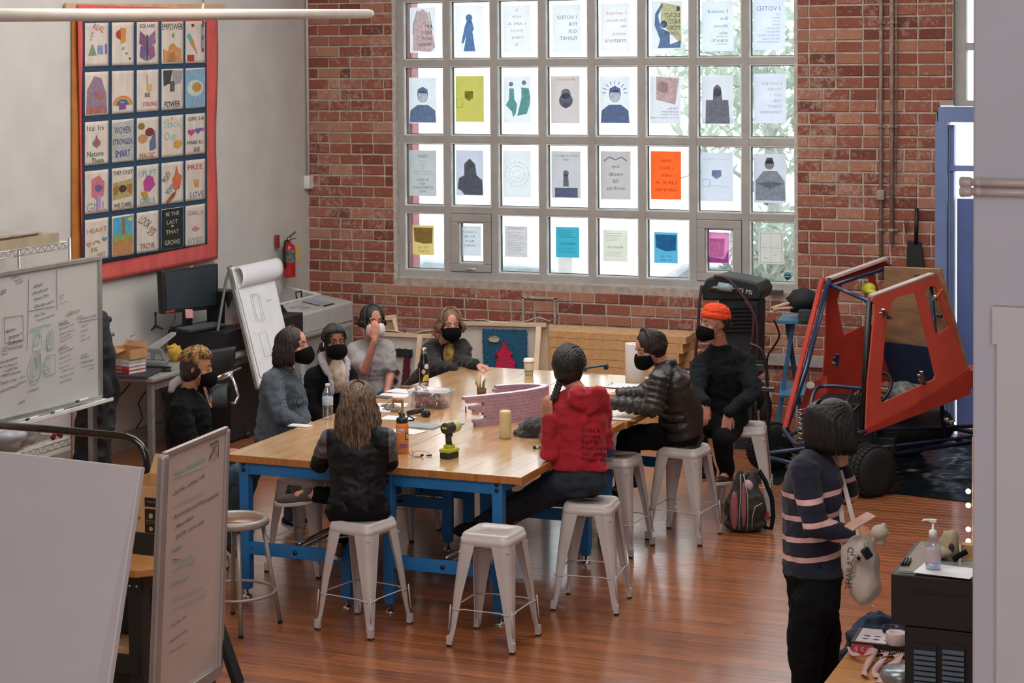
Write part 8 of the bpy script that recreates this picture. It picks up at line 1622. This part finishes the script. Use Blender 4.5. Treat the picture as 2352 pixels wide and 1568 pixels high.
def rt(lines,right,v0,dv,h,col,per=0.085):
 """right-aligned mirrored lines (text starts at the right)"""
 out=[]
 for i,s in enumerate(lines):w=per*len(s);out.append(('t',s,right-w/2,v0+dv*i,w,h,col))
 return out
def ct(lines,v0,dv,h,col,per=0.07,c=0.5):return[('t',s,c,v0+dv*i,min(0.92,per*len(s)),h,col)for i,s in enumerate(lines)]
fig=lambda c:[('c',.5,.26,.12,c),('p',[(.42,.32),(.6,.32),(.68,.5),(.62,.55),(.72,.97),(.3,.97),(.4,.62),(.3,.8),(.22,.8),(.34,.45)],c)]
bust=lambda c,c2='cdd0d4':[('p',[(.02,.98),(.05,.72),(.3,.6),(.7,.6),(.95,.72),(.98,.98)],c),('c',.5,.42,.2,c2),('p',[(.3,.42),(.32,.26),(.5,.2),(.68,.26),(.7,.42),(.64,.34),(.36,.34)],c)]
R0=[(942,17,1001,121),(1046,13,1110,121),(1156,12,1219,121),(1270,11,1334,121),(1380,8,1447,117),(1497,3,1567,113),(1613,3,1685,117),(1730,-2,1803,115)]
R1=[(940,178,1003,283),(1047,174,1112,280),(1157,175,1220,282),(1266,174,1332,283),(1379,175,1447,284),(1494,174,1564,284),(1612,173,1684,286),(1731,169,1806,283)]
R2=[(940,345,1003,450),(1048,345,1111,449),(1156,346,1220,453),(1267,347,1334,455),(1380,347,1449,458),(1495,347,1565,458),(1610,350,1684,462),(1732,353,1806,466)]
R3=[(948,517,997,585),(1054,519,1105,587),(1160,519,1212,590),(1277,521,1331,591),(1386,528,1442,600),(1503,533,1557,604),(1620,533,1675,604),(1742,532,1800,606)]
r9=random.Random(9)
def scribble(c,n=12,v0=.2,v1=.9):return[('l',[(.1,v0+(v1-v0)*i/n,.1+r9.uniform(.5,.8),v0+(v1-v0)*i/n+r9.uniform(-.01,.01),0.006)for i in range(n)],c)]
P=[(R0[0],'d9dde0','pale print with a pink robed shape reading if not now when',[('p',[(.1,.95),(.15,.4),(.3,.1),(.5,.04),(.7,.12),(.85,.5),(.98,.88),(.8,.98)],'e0b9b6'),('l',[(.12,.6,.15,.35,.02),(.15,.35,.3,.06,.02),(.75,.1,.88,.5,.02)],'9db0b6')]+rt(['IF','NOT','NOW','WHEN'],.85,.42,.135,.075,'5d7078',.13)),(R0[1],'dfe2e4','white print of a standing blue figure in a long skirt',fig('4a77ae')),(R0[2],'d8dcdd','pale floral print reading mom I am a rich man',ct(['S','MOM','I AM A','RICH','MAN.','S'],.1,.145,.06,'c3b3ae',.11)),(R0[3],'d5dadc','grey print reading I voted for our planet',rt(['I VOTED','FOR','OUR','PLANET'],.86,.26,.145,.075,'6a7d80',.10)),(R0[4],'d9dadb','pale print in red type reading I voted because my voice matters',rt(['I voted','because','my','voice','matters.'],.88,.2,.145,.07,'d09a90',.095)),(R0[5],'d2d6da','yellow and blue print of a raised arm reading I don\'t need more jokes',[('p',[(.3,.02),(.95,.1),(.98,.9),(.5,.6),(.3,.4)],'d9cf98'),('c',.4,.48,.12,'5a7aa8'),('p',[(.3,.08),(.38,.05),(.22,.3),(.3,.55),(.6,.65),(.6,.9),(.95,.82),(.95,.97),(.2,.98),(.28,.8),(.1,.5),(.12,.25)],'5a7aa8')]+rt(['I',"DON'T",'NEED','MORE','JOKES'],.93,.16,.13,.09,'5b5a48',.1)),(R0[6],'d0d7e0','pale blue print in green type reading I voted for those who can\'t',rt(['I voted','for','those','who',"can't."],.82,.2,.145,.07,'6fa39a',.09)+[('l',[(.45,.71,.82,.71,.008),(.45,.86,.82,.86,.008)],'d9b45a')]),(R0[7],'cdd5e2','pale blue print reading I voted with a list in small type',rt(['I VOTED'],.85,.18,.1,.09,'7f8fb8',.105)+rt(['FOR','BIPOC','LGBTQ+','WOMEN','THE YOUTH','IMMIGRANTS','THE UNDOCUMENTED','THE UNHOUSED','THE INCARCERATED'],.85,.30,.068,.035,'9aa6c4',.045)),(R1[0],'d3d9df','blue tinted portrait print with radiating lines',bust('5f7398')),(R1[1],'b8b35c','olive yellow print with a shield reading I\'m fine',[('p',[(.32,.33),(.62,.33),(.62,.48),(.47,.55),(.32,.48)],'9a9a48')]+ct(["I'M",'FINE'],.37,.07,.05,'c8c47a',.07,.47)+[('l',[(.05,.5,.25,.5,.006),(.25,.5,.25,.68,.006),(.25,.68,.05,.68,.006),(.05,.68,.05,.5,.006)],'a3a04c')]),(R1[2],'d5dadc','print of two seated figures in teal dresses',[('c',.28,.17,.08,'7a8088'),('c',.75,.14,.08,'7a8088'),('p',[(.22,.26),(.38,.26),(.4,.5),(.5,.6),(.45,.8),(.35,.88),(.3,.75),(.08,.62),(.2,.5)],'5aa09c'),('p',[(.65,.24),(.92,.26),(.98,.45),(.96,.6),(.85,.8),(.5,.85),(.6,.6),(.66,.45)],'5aa09c')]),(R1[3],'bfb8b6','greige print with a bear badge reading slow burn',[('c',.52,.52,.24,'68708a'),('c',.52,.38,.17,'8088a0'),('c',.52,.62,.10,'aeb0b8'),('t','ARTIST PROOF',.5,.08,.7,.05,'d0a8a0')]),(R1[4],'d3d7dc','blue portrait print with sun rays round the head reading artist',bust('54658e')+[('l',[(.5+.3*math.cos(a),.35+.3*math.sin(a)*.6,.5+.42*math.cos(a),.35+.42*math.sin(a)*.6,.012)for a in[PI+PI*k/8 for k in range(9)]],'54658e')]+ct(['ARTIST'],.8,.1,.06,'d8dce4',.1)),(R1[5],'cfd0d6','print with a coral portrait reading tell her she was born just in time',[('p',[(.2,.02),(.95,.05),(.82,.6),(.2,.5)],'e0b6b0'),('c',.42,.24,.18,'d6cdd0')]+rt(['Tell her','she was born','just in time,','just in time to lead'],.92,.68,.065,.05,'7a7a80',.045)),(R1[6],'cbcdd4','grey portrait print reading strong people keep fighting',[('c',.5,.35,.13,'a9a8ae'),('p',[(.36,.5),(.38,.25),(.5,.18),(.62,.25),(.66,.5)],'6a6a74'),('p',[(.14,.5),(.85,.5),(.9,.98),(.12,.98)],'77767f'),('c',.5,.34,.1,'c0bdc0')]+ct(['STRONG','PEOPLE','KEEP','FIGHTING'],.57,.115,.085,'d2d2d8',.12)),(R1[7],'c9cfda','pale blue print in faint red type reading I voted today so I can fight tomorrow',rt(['I VOTED','TODAY','SO I','CAN','FIGHT','TOMORROW'],.86,.2,.115,.055,'c9a8a8',.085)),(R2[0],'b3b6b6','grey print reading I pray with a block of small type',ct(['I PRAY'],.13,.1,.08,'80889a',.06)+ct(['THAT I MAY','WALK','ALWAYS','WITH','GRACE AND COURAGE','ON THE ROAD AHEAD'],.24,.055,.025,'8a92a0',.035)+ct(['A WIDE','AND','EXTRAVAGANT','WAY.'],.64,.085,.055,'80889a',.07)),(R2[1],'bcc0cc','photo print of a person in a dark headscarf, hand on hip',[('p',[(.3,.55),(.3,.3),(.5,.18),(.7,.3),(.75,.55),(.95,.65),(.98,.98),(.3,.98),(.2,.9),(.05,.85),(.1,.62)],'54545c'),('c',.5,.36,.12,'c2b6b4')]),(R2[2],'d3d9da','pale print of a spiral of faint handwriting',[('l',[(.5+r*math.cos(a),.5+r*math.sin(a)*.62,.5+r*math.cos(a+.28),.5+r*math.sin(a+.28)*.62,.008)for r in(.42,.28,.14)for a in[k*.4 for k in range(16)]],'c0cfd6')]),(R2[3],'b9b8ba','grey print with handwriting round a small seated figure',ct(['Leave a light on','Light'],.1,.08,.05,'5c6272',.05)+[('c',.5,.47,.1,'70788c'),('p',[(.42,.5),(.58,.5),(.6,.75),(.4,.75)],'70788c'),('p',[(.12,.78),(.9,.78),(.9,.98),(.12,.98)],'5f6c94')]),(R2[4],'b5b0b0','taupe print reading say needs no apology in script',ct(['Say','needs','no','apology'],.32,.15,.08,'6a6c74',.09)+[('l',[(.12,.2,.3,.12,.02),(.3,.12,.5,.18,.02),(.5,.18,.7,.12,.02),(.7,.12,.88,.2,.02)],'a3a6aa')]),(R2[5],'e8642a','plain bright orange print with faint type ending in hammer',ct(['SHE','USED','HER','LIKE A','HAMMER'],.2,.15,.06,'d85c26',.12)),(R2[6],'c6cbd6','pale blue form print with a small blue shield reading I\'m fine',[('p',[(.34,.36),(.64,.36),(.64,.48),(.49,.55),(.34,.48)],'7a8fb4')]+ct(["I'M",'FINE'],.4,.06,.045,'d2d8e2',.07,.49)+[('l',[(.1,.14,.35,.14,.004),(.65,.14,.9,.14,.004),(.06,.55,.28,.55,.005),(.28,.55,.28,.7,.005),(.28,.7,.06,.7,.005),(.06,.7,.06,.55,.005),(.35,.68,.6,.68,.004),(.65,.7,.9,.7,.004)],'9fa8bc')]),(R2[7],'bfc3cc','photo print of a person with crossed arms in a patterned blouse',[('p',[(.05,.95),(.05,.55),(.3,.35),(.72,.35),(.95,.55),(.98,.95)],'9a9ca4'),('c',.48,.22,.15,'8f8788'),('p',[(.34,.2),(.4,.08),(.58,.08),(.63,.2)],'56565c'),('p',[(.08,.6),(.5,.56),(.92,.6),(.5,.72)],'b5b0b2')]),(R3[0],'cbb974','small yellow print with brown brushwork and handwriting',[('p',[(.05,.08),(.95,.08),(.92,.6),(.5,.62),(.1,.55)],'8f744a')]+ct(['JUST DANCE','FOR FUN'],.15,.1,.06,'d8c890',.08)+ct(['IT IS','MY WAY'],.75,.13,.06,'a09058',.09)),(R3[1],'c9d0d4','small white print in the left casement reading I need to be in a world',ct(['I NEED','TO BE','IN A','WORLD'],.2,.15,.08,'5f6c80',.1)),(R3[2],'c4c2c4','small grey print reading tomorrow above lines of writing',ct(['TOMORROW'],.08,.1,.08,'8a8488',.09)+scribble('a5a0a2',14,.2,.95)),(R3[3],'3fa3b8','small turquoise print with a hand-written letter about freedom',scribble('2f8ba2',5,.12,.4)+ct(['FREEDOM'],.55,.1,.07,'24748c',.09)+scribble('2f8ba2',3,.7,.9)),(R3[4],'d0d2c4','small cream print with a curly hand-written letter about freedom',scribble('a4a89c',5,.12,.4)+ct(['FREEDOM'],.55,.1,.07,'7c8078',.09)+scribble('a4a89c',3,.7,.9)),(R3[5],'58a6c6','small blue print with dark blue brushwork',[('p',[(.05,.08),(.95,.08),(.92,.58),(.5,.62),(.08,.5)],'2d79a4')]+ct(['JUST DANCE','FOR FUN'],.15,.1,.06,'8cc4dc',.08)+ct(['IT IS','MY WAY'],.78,.12,.05,'3a84a8',.09)),(R3[6],'d68ab8','small pink and purple print in the right casement',[('p',[(.03,.98),(.05,.6),(.2,.82),(.8,.85),(.97,.55),(.97,.98)],'9a5aa4'),('p',[(.18,.2),(.82,.2),(.8,.82),(.2,.82)],'dda0c4')]+ct(['TOMORROW'],.26,.1,.06,'b05a98',.07)),(R3[7],'b8b6ae','small grey print divided into four sketched squares',[('l',[(.08,.05,.92,.05,.006),(.92,.05,.92,.95,.006),(.92,.95,.08,.95,.006),(.08,.95,.08,.05,.006),(.5,.05,.5,.95,.006),(.08,.5,.92,.5,.006),(.2,.8,.35,.85,.008),(.6,.75,.7,.7,.008)],'8f8e88')]),]
for(r,col,lb,art)in P:poster(r[0],r[1],r[2],r[3],col,lb,art)
c=aty(1809,634,FY-0.006);b=MB();w,h=0.06,0.075
def shp(u0):return[c+Vector((w*x/2,-0.002*u0,h*y/2))for x,y in((-1,.75),(0,1),(1,.75),(1,-.3),(.6,-.75),(0,-1),(-.6,-.75),(-1,-.3))]
t=base_obj('alarm_sticker',MB().add(shp(0),[tuple(range(8))]),mat('black_sticker','1e3a3e',0.4),'blue and black shield shaped alarm sticker on the lower right pane','sticker',solid=0.001)
obj('blue_band',MB().add([c+Vector((w*x/2,-0.002,h*y/2))for x,y in((-.95,.72),(0,.95),(.95,.72),(.95,.3),(-.95,.3))],[(0,1,2,3,4)]),mat('sky_blue_print','3f9cc0',0.4),t);obj('white_line',MB().box(c+Vector((0,-0.002,-0.003)),(w*0.8,0.001,0.008)),M_wst,t)
#  things close to the camera
M_wb2=mat('dull_whiteboard','bdb0aa',0.25,var=0.04,vscale=2,coat=0.35);zt_=1.72
bTR=atz(520,984,zt_);bTL=atz(376,1044,zt_);dn_=(bTL-bTR);nB=dn_.cross(Vector((0.0,0.0,1))).normalized()
if nB.dot(bTR-Vector((0,0,H)))>0:nB=-nB
lean=nB*0.05
nP=(bTL-bTR).cross(UP*1.0+lean*0.8).normalized()
BPx=lambda x,y,o=0.0:atplane(x,y,bTR,nP)+nP*o*(1 if nP.dot(Vector((0,0,H))-bTR)>0 else-1)
t=thing('whiteboard','narrow rolling whiteboard with a to-do list in the front left','whiteboard',BPx(440,1600)*Vector((1,1,0)))
bl,br=BPx(352,1640),BPx(503,1537)
b=MB();b.slab(bl,br,bTR,bTL,0.014)if True else None;obj('board',b,M_wb2,t)
M_alf=mat('pinkish_aluminium','aa9f9c',0.35,metal=0.5,var=0.04)
obj('edge_rail',MB().bar(bTL,bl,0.05,0.035,up=nP),M_alf,t,bevel=0.012);obj('edge_rail',MB().bar(bTR,br,0.03,0.03,up=nP),M_alf,t,bevel=0.01);obj('edge_rail',MB().bar(bTL,bTR,0.02,0.02,up=nP),M_alf,t,bevel=0.004);obj('edge_rail',MB().bar(bl,br,0.05,0.03,up=nP),M_alf,t,bevel=0.004)
PN=lambda x,y:BPx(x,y,0.004)
notes(t,[('Repair / Maintenance',400,1090,470,1052,17,'t'),('- Etch tiles - summer + fall',395,1135,468,1092,15,'k'),('- Replace table saw wheel',394,1165,466,1130,14,'g'),('- Remove paint from floors (acetone)',395,1189,500,1133,15,'k'),('- Alarm setup',397,1214,443,1185,14,'k'),('- DOOR ~ paint, vinyl',398,1237,466,1196,14,'k'),('- Etch',398,1262,415,1253,10,'t'),('- Long line',396,1292,444,1276,12,'g'),('- Paint door',394,1340,430,1326,12,'g'),('Refresh wall table',394,1378,462,1350,12,'g'),('or corner table - wall',394,1400,470,1366,12,'g'),('- Long  lamp  shelf',388,1440,426,1414,9,'k'),('- Extension cord reel',385,1476,428,1446,9,'k'),('- Rolling ladder box',384,1500,426,1476,9,'rd')],PN,slant=0.1)
strokes(t,[('g',[(398,1097),(470,1068)]),('t',[(396,1312),(410,1298),(446,1288)]),('t',[(392,1343),(436,1318)]),('k',[(395,1285),(412,1284)]),('k',[(394,1262),(400,1265),(414,1256)]),('k',[(478,1055),(498,1010),(484,1020),(500,1050),(480,1052),(498,1020)]),('k',[(480,1020),(500,1012),(499,1050)])],PN,r=0.0012)
p=BPx(506,1400);q=Vector((p.x,p.y,0.05));M_bm=mat('black_perforated_steel','17191a',0.5)
b=MB();b.bar(BPx(515,1390,-0.06),aty(548,1570,bTR.y),0.05,0.03);lg=obj('stand_leg',b,M_bm,t,bevel=0.003)
e2=aty(548,1570,bTR.y);obj('stand_leg',MB().bar(e2,Vector((e2.x+0.12,e2.y-0.02,0.03)),0.05,0.03),M_bm,t,bevel=0.003)
for k in range(6):a=BPx(515,1390,-0.06).lerp(e2,0.1+0.15*k);obj('bolt_head',MB().ell(a-CV*0.016,0.006),M_darkchrome if k==0 else M_blkp,lg)
obj('stand_foot',MB().box(Vector((e2.x-0.2,e2.y-0.05,0.02)),(0.7,0.06,0.04)),M_bm,t,bevel=0.004)
t=thing('foam_board','large plain white board leaning in the near left corner','panel',aty(150,1568,4.3)*Vector((1,1,0)))
a0,a1,a2,a3=aty(-80,1028,4.3),aty(323,1073,4.3),aty(246,1590,4.2),aty(-80,1590,4.2)
dirr=(a2-a1);f=(a1.z-0.02)/(a1.z-a2.z);g1=a1+(a2-a1)*f;g0=a0+(a3-a0)*((a0.z-0.02)/(a0.z-a3.z));g0=Vector((g0.x,g0.y,0.02));g1=Vector((g1.x,g1.y,0.02))
b=MB();b.slab(g0,g1,a1,a0,0.018)if(a1-g0).length else None;obj('sheet',b,mat('satin_white_board','cfc7c8',0.45,var=0.01),t,bevel=0.003)
ysw=8.7;S7=lambda x,y,dy=0:aty(x,y,ysw+dy);t=thing('saw_guard_rail','black tubular rail of a table saw with red lettering at the left','rail',S7(337,1100)*Vector((1,1,0)))
pts=[S7(-60,972),S7(100,984),S7(270,1000)]+[S7(*q)for q in((290,1003),(308,1010),(322,1022),(332,1040),(336,1060))];e_=S7(338,1100);pts+=[e_,Vector((e_.x,e_.y,0.03))]
obj('tube',MB().tube(pts,0.0205,14),mat('gloss_black_enamel','17120f',0.22,coat=0.5),t);q=S7(-60,972);obj('far_post',MB().tube([q,Vector((q.x,q.y,0.03))],0.0215,12),mat('gloss_black_enamel','17120f',0.22),t)
b=MB();c=S7(64,982);tc_=(Vector((0,0,H))-c).normalized();put_text(b,'SawStop',basis(x=S7(100,986)-S7(30,978),y=UP+CV*0.3,o=c+tc_*0.0225),width=0.095,height=0.017);obj('lettering',b,mat('red_vinyl_lettering','c8382a',0.5),t)
zt_=1.02;w0=atz(365,1283,zt_);w1=atz(332,1310,zt_);t=thing('wood_table','wood topped work table on black riveted legs beside the white panel','table',(w1.x-0.3,w1.y+0.3,0));M_wt=mat('worn_orange_wood','b37a45',0.5,var=0.15,vscale=5);M_riv=mat('black_riveted_steel','181817',0.55,var=0.1)
xr,yf=w1.x+0.02,w1.y-0.01
b=MB();b.prism([(xr-1.0,yf),(xr-0.06,yf),(xr,yf+0.06),(xr-0.0,yf+0.42),(xr-1.0,yf+0.42)],0.035,Matrix.Translation((0,0,zt_-0.035)));obj('top',b,M_wt,t,bevel=0.004)
for x in(xr-0.09,xr-0.9):
 for y in(yf+0.07,yf+0.34):
  lg=obj('leg',MB().bar((x,y,zt_-0.035),(x+0.015,y,0.0),0.07,0.07),M_riv,t)
  for k in range(2):obj('rivet',MB().ell((x-0.02+0.035*k,y-0.037,zt_-0.08),0.008),M_darkchrome,lg)
obj('apron',MB().box((xr-0.5,yf+0.05,zt_-0.075),(0.9,0.012,0.07)),M_riv,t);obj('apron',MB().box((xr-0.06,yf+0.2,zt_-0.075),(0.012,0.3,0.07)),M_riv,t)
zs2=aty(290,1505,yf).z;obj('lower_shelf',MB().box((xr-0.5,yf+0.2,zs2),(0.86,0.3,0.02)),mat('plywood_shelf','b08a5e',0.7),t);obj('shelf_rail',MB().box((xr-0.5,yf+0.04,zs2-0.05),(0.86,0.02,0.08)),M_riv,t)
zc2=1.12;q=atz(330,1228,zc2);t=thing('black_bench','black steel cabinet holding the cardboard carton','cabinet',(q.x-0.2,q.y+0.3,0));obj('case',MB().box((q.x-0.2,q.y+0.26,zc2/2),(0.55,0.45,zc2)),M_riv,t,bevel=0.005)
t=thing('carton','open cardboard delivery carton with black tape on the black cabinet','box',(q.x,q.y+0.15,zc2));D=Matrix.Translation((q.x-0.02,q.y+0.17,zc2));w,d,h=0.27,0.26,0.205;b=MB(D)
for(cx,cy,sx,sy)in((0,-d/2,w,0.004),(0,d/2,w,0.004),(-w/2,0,0.004,d),(w/2,0,0.004,d)):b.box((cx,cy,h/2),(sx,sy,h))
b.box((0,0,0.003),(w,d,0.004));obj('carton',b,M_cardb,t)
obj('flap',MB(D).slab((w/2,-d/2,h),(w/2,d/2,h),(w/2+0.06,d/2,h+0.09),(w/2+0.06,-d/2,h+0.09),0.004),M_cardb,t);obj('flap',MB(D).slab((-w/2,d/2,h),(w/2,d/2,h),(w/2,d/2+0.05,h+0.08),(-w/2,d/2+0.05,h+0.08),0.004),M_cardb,t)
M_ktape=mat('black_packing_tape','1b1c1c',0.35);zs3=-d/2-0.003
for z0,z1 in((0.118,0.158),(0.002,0.108)):obj('tape_label',MB(D).box((0.035,zs3,(z0+z1)/2),(0.062,0.001,z1-z0)),M_ktape,t)
b=MB();F3=lambda x,z:D@Matrix.Translation((x,zs3-0.0012,z))@Matrix.Rotation(PI/2,4,'X')
put_text(b,'Fast delivery',F3(0.035,0.14)@Matrix.Rotation(PI,4,'Z'),width=0.05);put_text(b,'Free delivery',F3(0.035,0.055),width=0.048);put_text(b,'on your first order',F3(0.035,0.045),width=0.048)
b.prism([(-0.010,-0.008),(0,-0.013),(0.010,-0.008),(0.010,0.007),(0,0.012),(-0.010,0.007)],0.0005,F3(0.035,0.078));b.add([F3(0.035,0.02)@Vector((0.010*math.cos(2*PI*k/14),0.010*math.sin(2*PI*k/14),0))for k in range(14)],[tuple(range(14))]);obj('tape_print',b,mat('tan_print','a98d68',0.6),t)
b=MB();b.tube([D@Vector((-0.10+0.135*k/10*1.0,zs3,0.10-0.045*math.sin(k/10*PI*0.5)))for k in range(7)],[0.0045*(0.4+0.1*k)for k in range(7)],5,sq=0.3);b.tube([D@Vector((0.066+0.05*k/5,zs3,0.068+0.022*(k/5)**1.5))for k in range(6)],[0.0045*(1-0.12*k)for k in range(6)],5,sq=0.3);obj('curved_mark',b,M_ktape,t)
p=atz(302,1268,zt_+0.02);o=base_obj('rag',MB().ell((w1.x-0.14,yf+0.45,zt_+0.03),(0.05,0.04,0.03)),M_paper,'crumpled white rag on the wood topped table','rag');folds(o,0.012,24)
pa,pb=aty(-70,35,5.2),aty(846,32,8.6);t=thing('ceiling_pipe','white round pipe hanging across the top left of the view','pipe',pb);M_pp=mat('cream_white_pipe','cfc6ba',0.4,var=0.03)
dd=(pb-pa).normalized();obj('pipe',MB().tube([pa,pb],0.0225,20),M_pp,t);obj('end_cap',MB().tube([pb,pb+dd*0.02,pb+dd*0.034,pb+dd*0.04],[0.0212,0.0212,0.017,0.006],20),M_wplast,t)
f=(467-(-70))/(846+70);hp=pa.lerp(pb,f);hp=aty(467,34,pa.y+(pb.y-pa.y)*f*0.93);rp_=mat('white_hanger_wire','b3aaa2',0.6)
obj('hanger',MB().tube([hp+UP*0.028+CV*0.0,hp+CV*0.03+UP*0.015,hp+CV*0.028-UP*0.018,hp-UP*0.034,hp-CV*0.03-UP*0.012,hp-CV*0.028+UP*0.02,hp+UP*0.045],0.0055,6),rp_,t);obj('hanger_wire',MB().tube([hp+UP*0.04,Vector((hp.x,hp.y,CEIL))],0.004,6),rp_,t)
yp=4.6;x0=aty(2234,800,yp).x;M_col=mat('lavender_white_paint','bdb8c0',0.75,var=0.02,vscale=3,bump=0.1,bscale=60)
obj('wall_front',MB().box((x0+0.8,yp+0.25,CEIL/2),(1.6,0.5,CEIL)),M_col,kind='structure',bevel=0.006)
b=MB();xa,xb3=aty(2279,760,yp-0.03).x,aty(2289,1000,yp-0.03).x;za,zb4=aty(2279,704,yp-0.03).z,aty(2279,790,yp-0.03).z
b.box((xa+0.6,yp-0.016,(za+zb4)/2),(1.2,0.028,za-zb4));b.box((xb3+0.6,yp-0.016,zb4/2),(1.2,0.028,zb4));base_obj('wall_panel',b,mat('pinkish_white_panel','c9c0c2',0.6,var=0.01),'pinkish white sheet fixed on the near pillar','panel')
for i,(pyc,r)in enumerate(((418,0.0125),(440,0.0125))):
 a,c=aty(2222,pyc,yp-0.03),aty(2420,pyc+4,yp-0.03);t=thing('conduit',['upper pale conduit crossing the near pillar','lower pale conduit crossing the near pillar'][i],'pipe',a);M_cn=mat('glossy_pinkish_paint','c4b0ac',0.35)
 obj('tube',MB().tube([a,c],r*0.72,14),M_cn,t);obj('coupling',MB().tube([aty(2204,pyc,yp-0.03),aty(2207,pyc,yp-0.03),aty(2229,pyc,yp-0.03),aty(2232,pyc,yp-0.03)],[r*0.75,r,r*0.95,r*0.8],14),M_cn,t);obj('coupling',MB().tube([aty(2240,pyc,yp-0.03),aty(2254,pyc,yp-0.03)],r*0.84,14),M_cn,t)
#  outdoors, beyond the window
M_gnd=mat('pale_concrete_yard','c9c9c6',0.9,var=0.04,vscale=2)
obj('ground_outside',MB().box((-4,YW+10,-0.35),(40,19,0.1)),M_gnd,kind='structure').name='floor_outside'
def tree(x,y,hgt,rad,n,seed,label):
 r=random.Random(seed);t=thing('tree',label,'tree',(x,y,-0.3),group='trees outside the window')
 b=MB();b.tube([(x,y,-0.3),(x+0.1,y,hgt*0.35),(x-0.05,y+0.1,hgt*0.7)],[0.12,0.09,0.05],8)
 for k in range(16):a=r.uniform(0,6.28);z=r.uniform(0.25,0.7)*hgt;b.tube([(x,y,z),(x+rad*0.45*math.cos(a),y+rad*0.45*math.sin(a),z+0.3),(x+rad*0.9*math.cos(a+.2),y+rad*0.9*math.sin(a+.2),z+r.uniform(0.1,0.8))],[0.04,0.022,0.006],5)
 obj('trunk',b,mat('grey_bark','a9a8a4',0.9),t);b=MB()
 for k in range(n):
  u=Vector((r.gauss(0,1),r.gauss(0,1),r.gauss(0,0.8)));u=u.normalized()*rad*r.random()**0.4;c=Vector((x,y,hgt*0.68))+Vector((u.x,u.y,u.z*0.95));e=Euler((r.uniform(0,6),r.uniform(0,6),0)).to_matrix().to_4x4();s=r.uniform(0.05,0.10)
  b.add([(-s,0,0),(0,-s*0.4,0),(s,0,0),(0,s*0.4,0)],[(0,1,2,3)],Matrix.Translation(c)@e)
 obj('foliage',b,mat('pale_green_leaves','aab5a6',0.6,var=0.12,vscale=3,transl=0.7),t,kind='stuff')
xx=aty(1760,200,22).x
tree(xx,22.0,4.4,1.25,1700,1,'leafy tree outside the right end of the window');tree(xx+3.4,24.5,4.2,1.1,900,2,'second tree outside above the blue door');tree(aty(1800,560,20.5).x,20.5,1.5,0.7,700,3,'low shrub outside the lowest right pane')
def car(x,y,L,label,col):
 t=thing('car',label,'car',(x,y,-0.3),group='cars parked outside');M_c=mat('car_paint_'+col,col,0.25,coat=0.6);M_cg=mat('tinted_car_glass','8b979c',0.1)
 b=MB();pr=[(-.5,.25),(.5,.25),(.5,.62),(.36,.78),(.2,.82),(.08,1.22),(-.28,1.26),(-.42,.88),(-.5,.8)];b.prism([(px*L,pz)for px,pz in pr],1.7,Matrix.Translation((x,y+1.7,-0.3))@Matrix.Rotation(PI/2,4,'X'));obj('body',b,M_c,t,bevel=0.06,seg=3)
 b=MB();b.add([(x+px*L,y-0.01,pz-0.3)for px,pz in((.17,.84),(.07,1.17),(-.26,1.2),(-.36,.88))],[(0,1,2,3)]);obj('side_window',b,M_cg,t)
 for s in(-.32,.32):wl_=obj('wheel',MB().tube([(x+s*L,y-0.03,0.03),(x+s*L,y+0.2,0.03)],0.33,24),mat('faded_tyre','6a6e70',0.8),t);obj('hubcap',MB().tube([(x+s*L,y-0.05,0.03),(x+s*L,y-0.02,0.03)],0.2,12),M_wplast,wl_)
car(aty(1190,560,20).x-0.2,20.5,4.4,'pale car parked outside behind the left lower panes','a9b0b2');car(aty(1640,560,20).x+0.6,21.0,4.4,'white car parked outside behind the right lower panes','c6cacb')
p=aty(1303,500,18.9);t=thing('bollard','white post standing outside in front of the parked car','post',(p.x,p.y,-0.3));obj('post',MB().box((p.x,p.y,0.55),(0.16,0.16,1.7)),M_wplast,t,bevel=0.01)
px_=aty(945,300,YW+0.55).x
b=MB();b.box((px_-0.0,YW+0.55,2.3),(0.09,0.16,5.2));base_obj('downpipe',b,mat('dull_red_pipe','9a6468',0.7),'dull red downpipe outside the left edge of the window','pipe')
print('objects',len(bpy.data.objects))
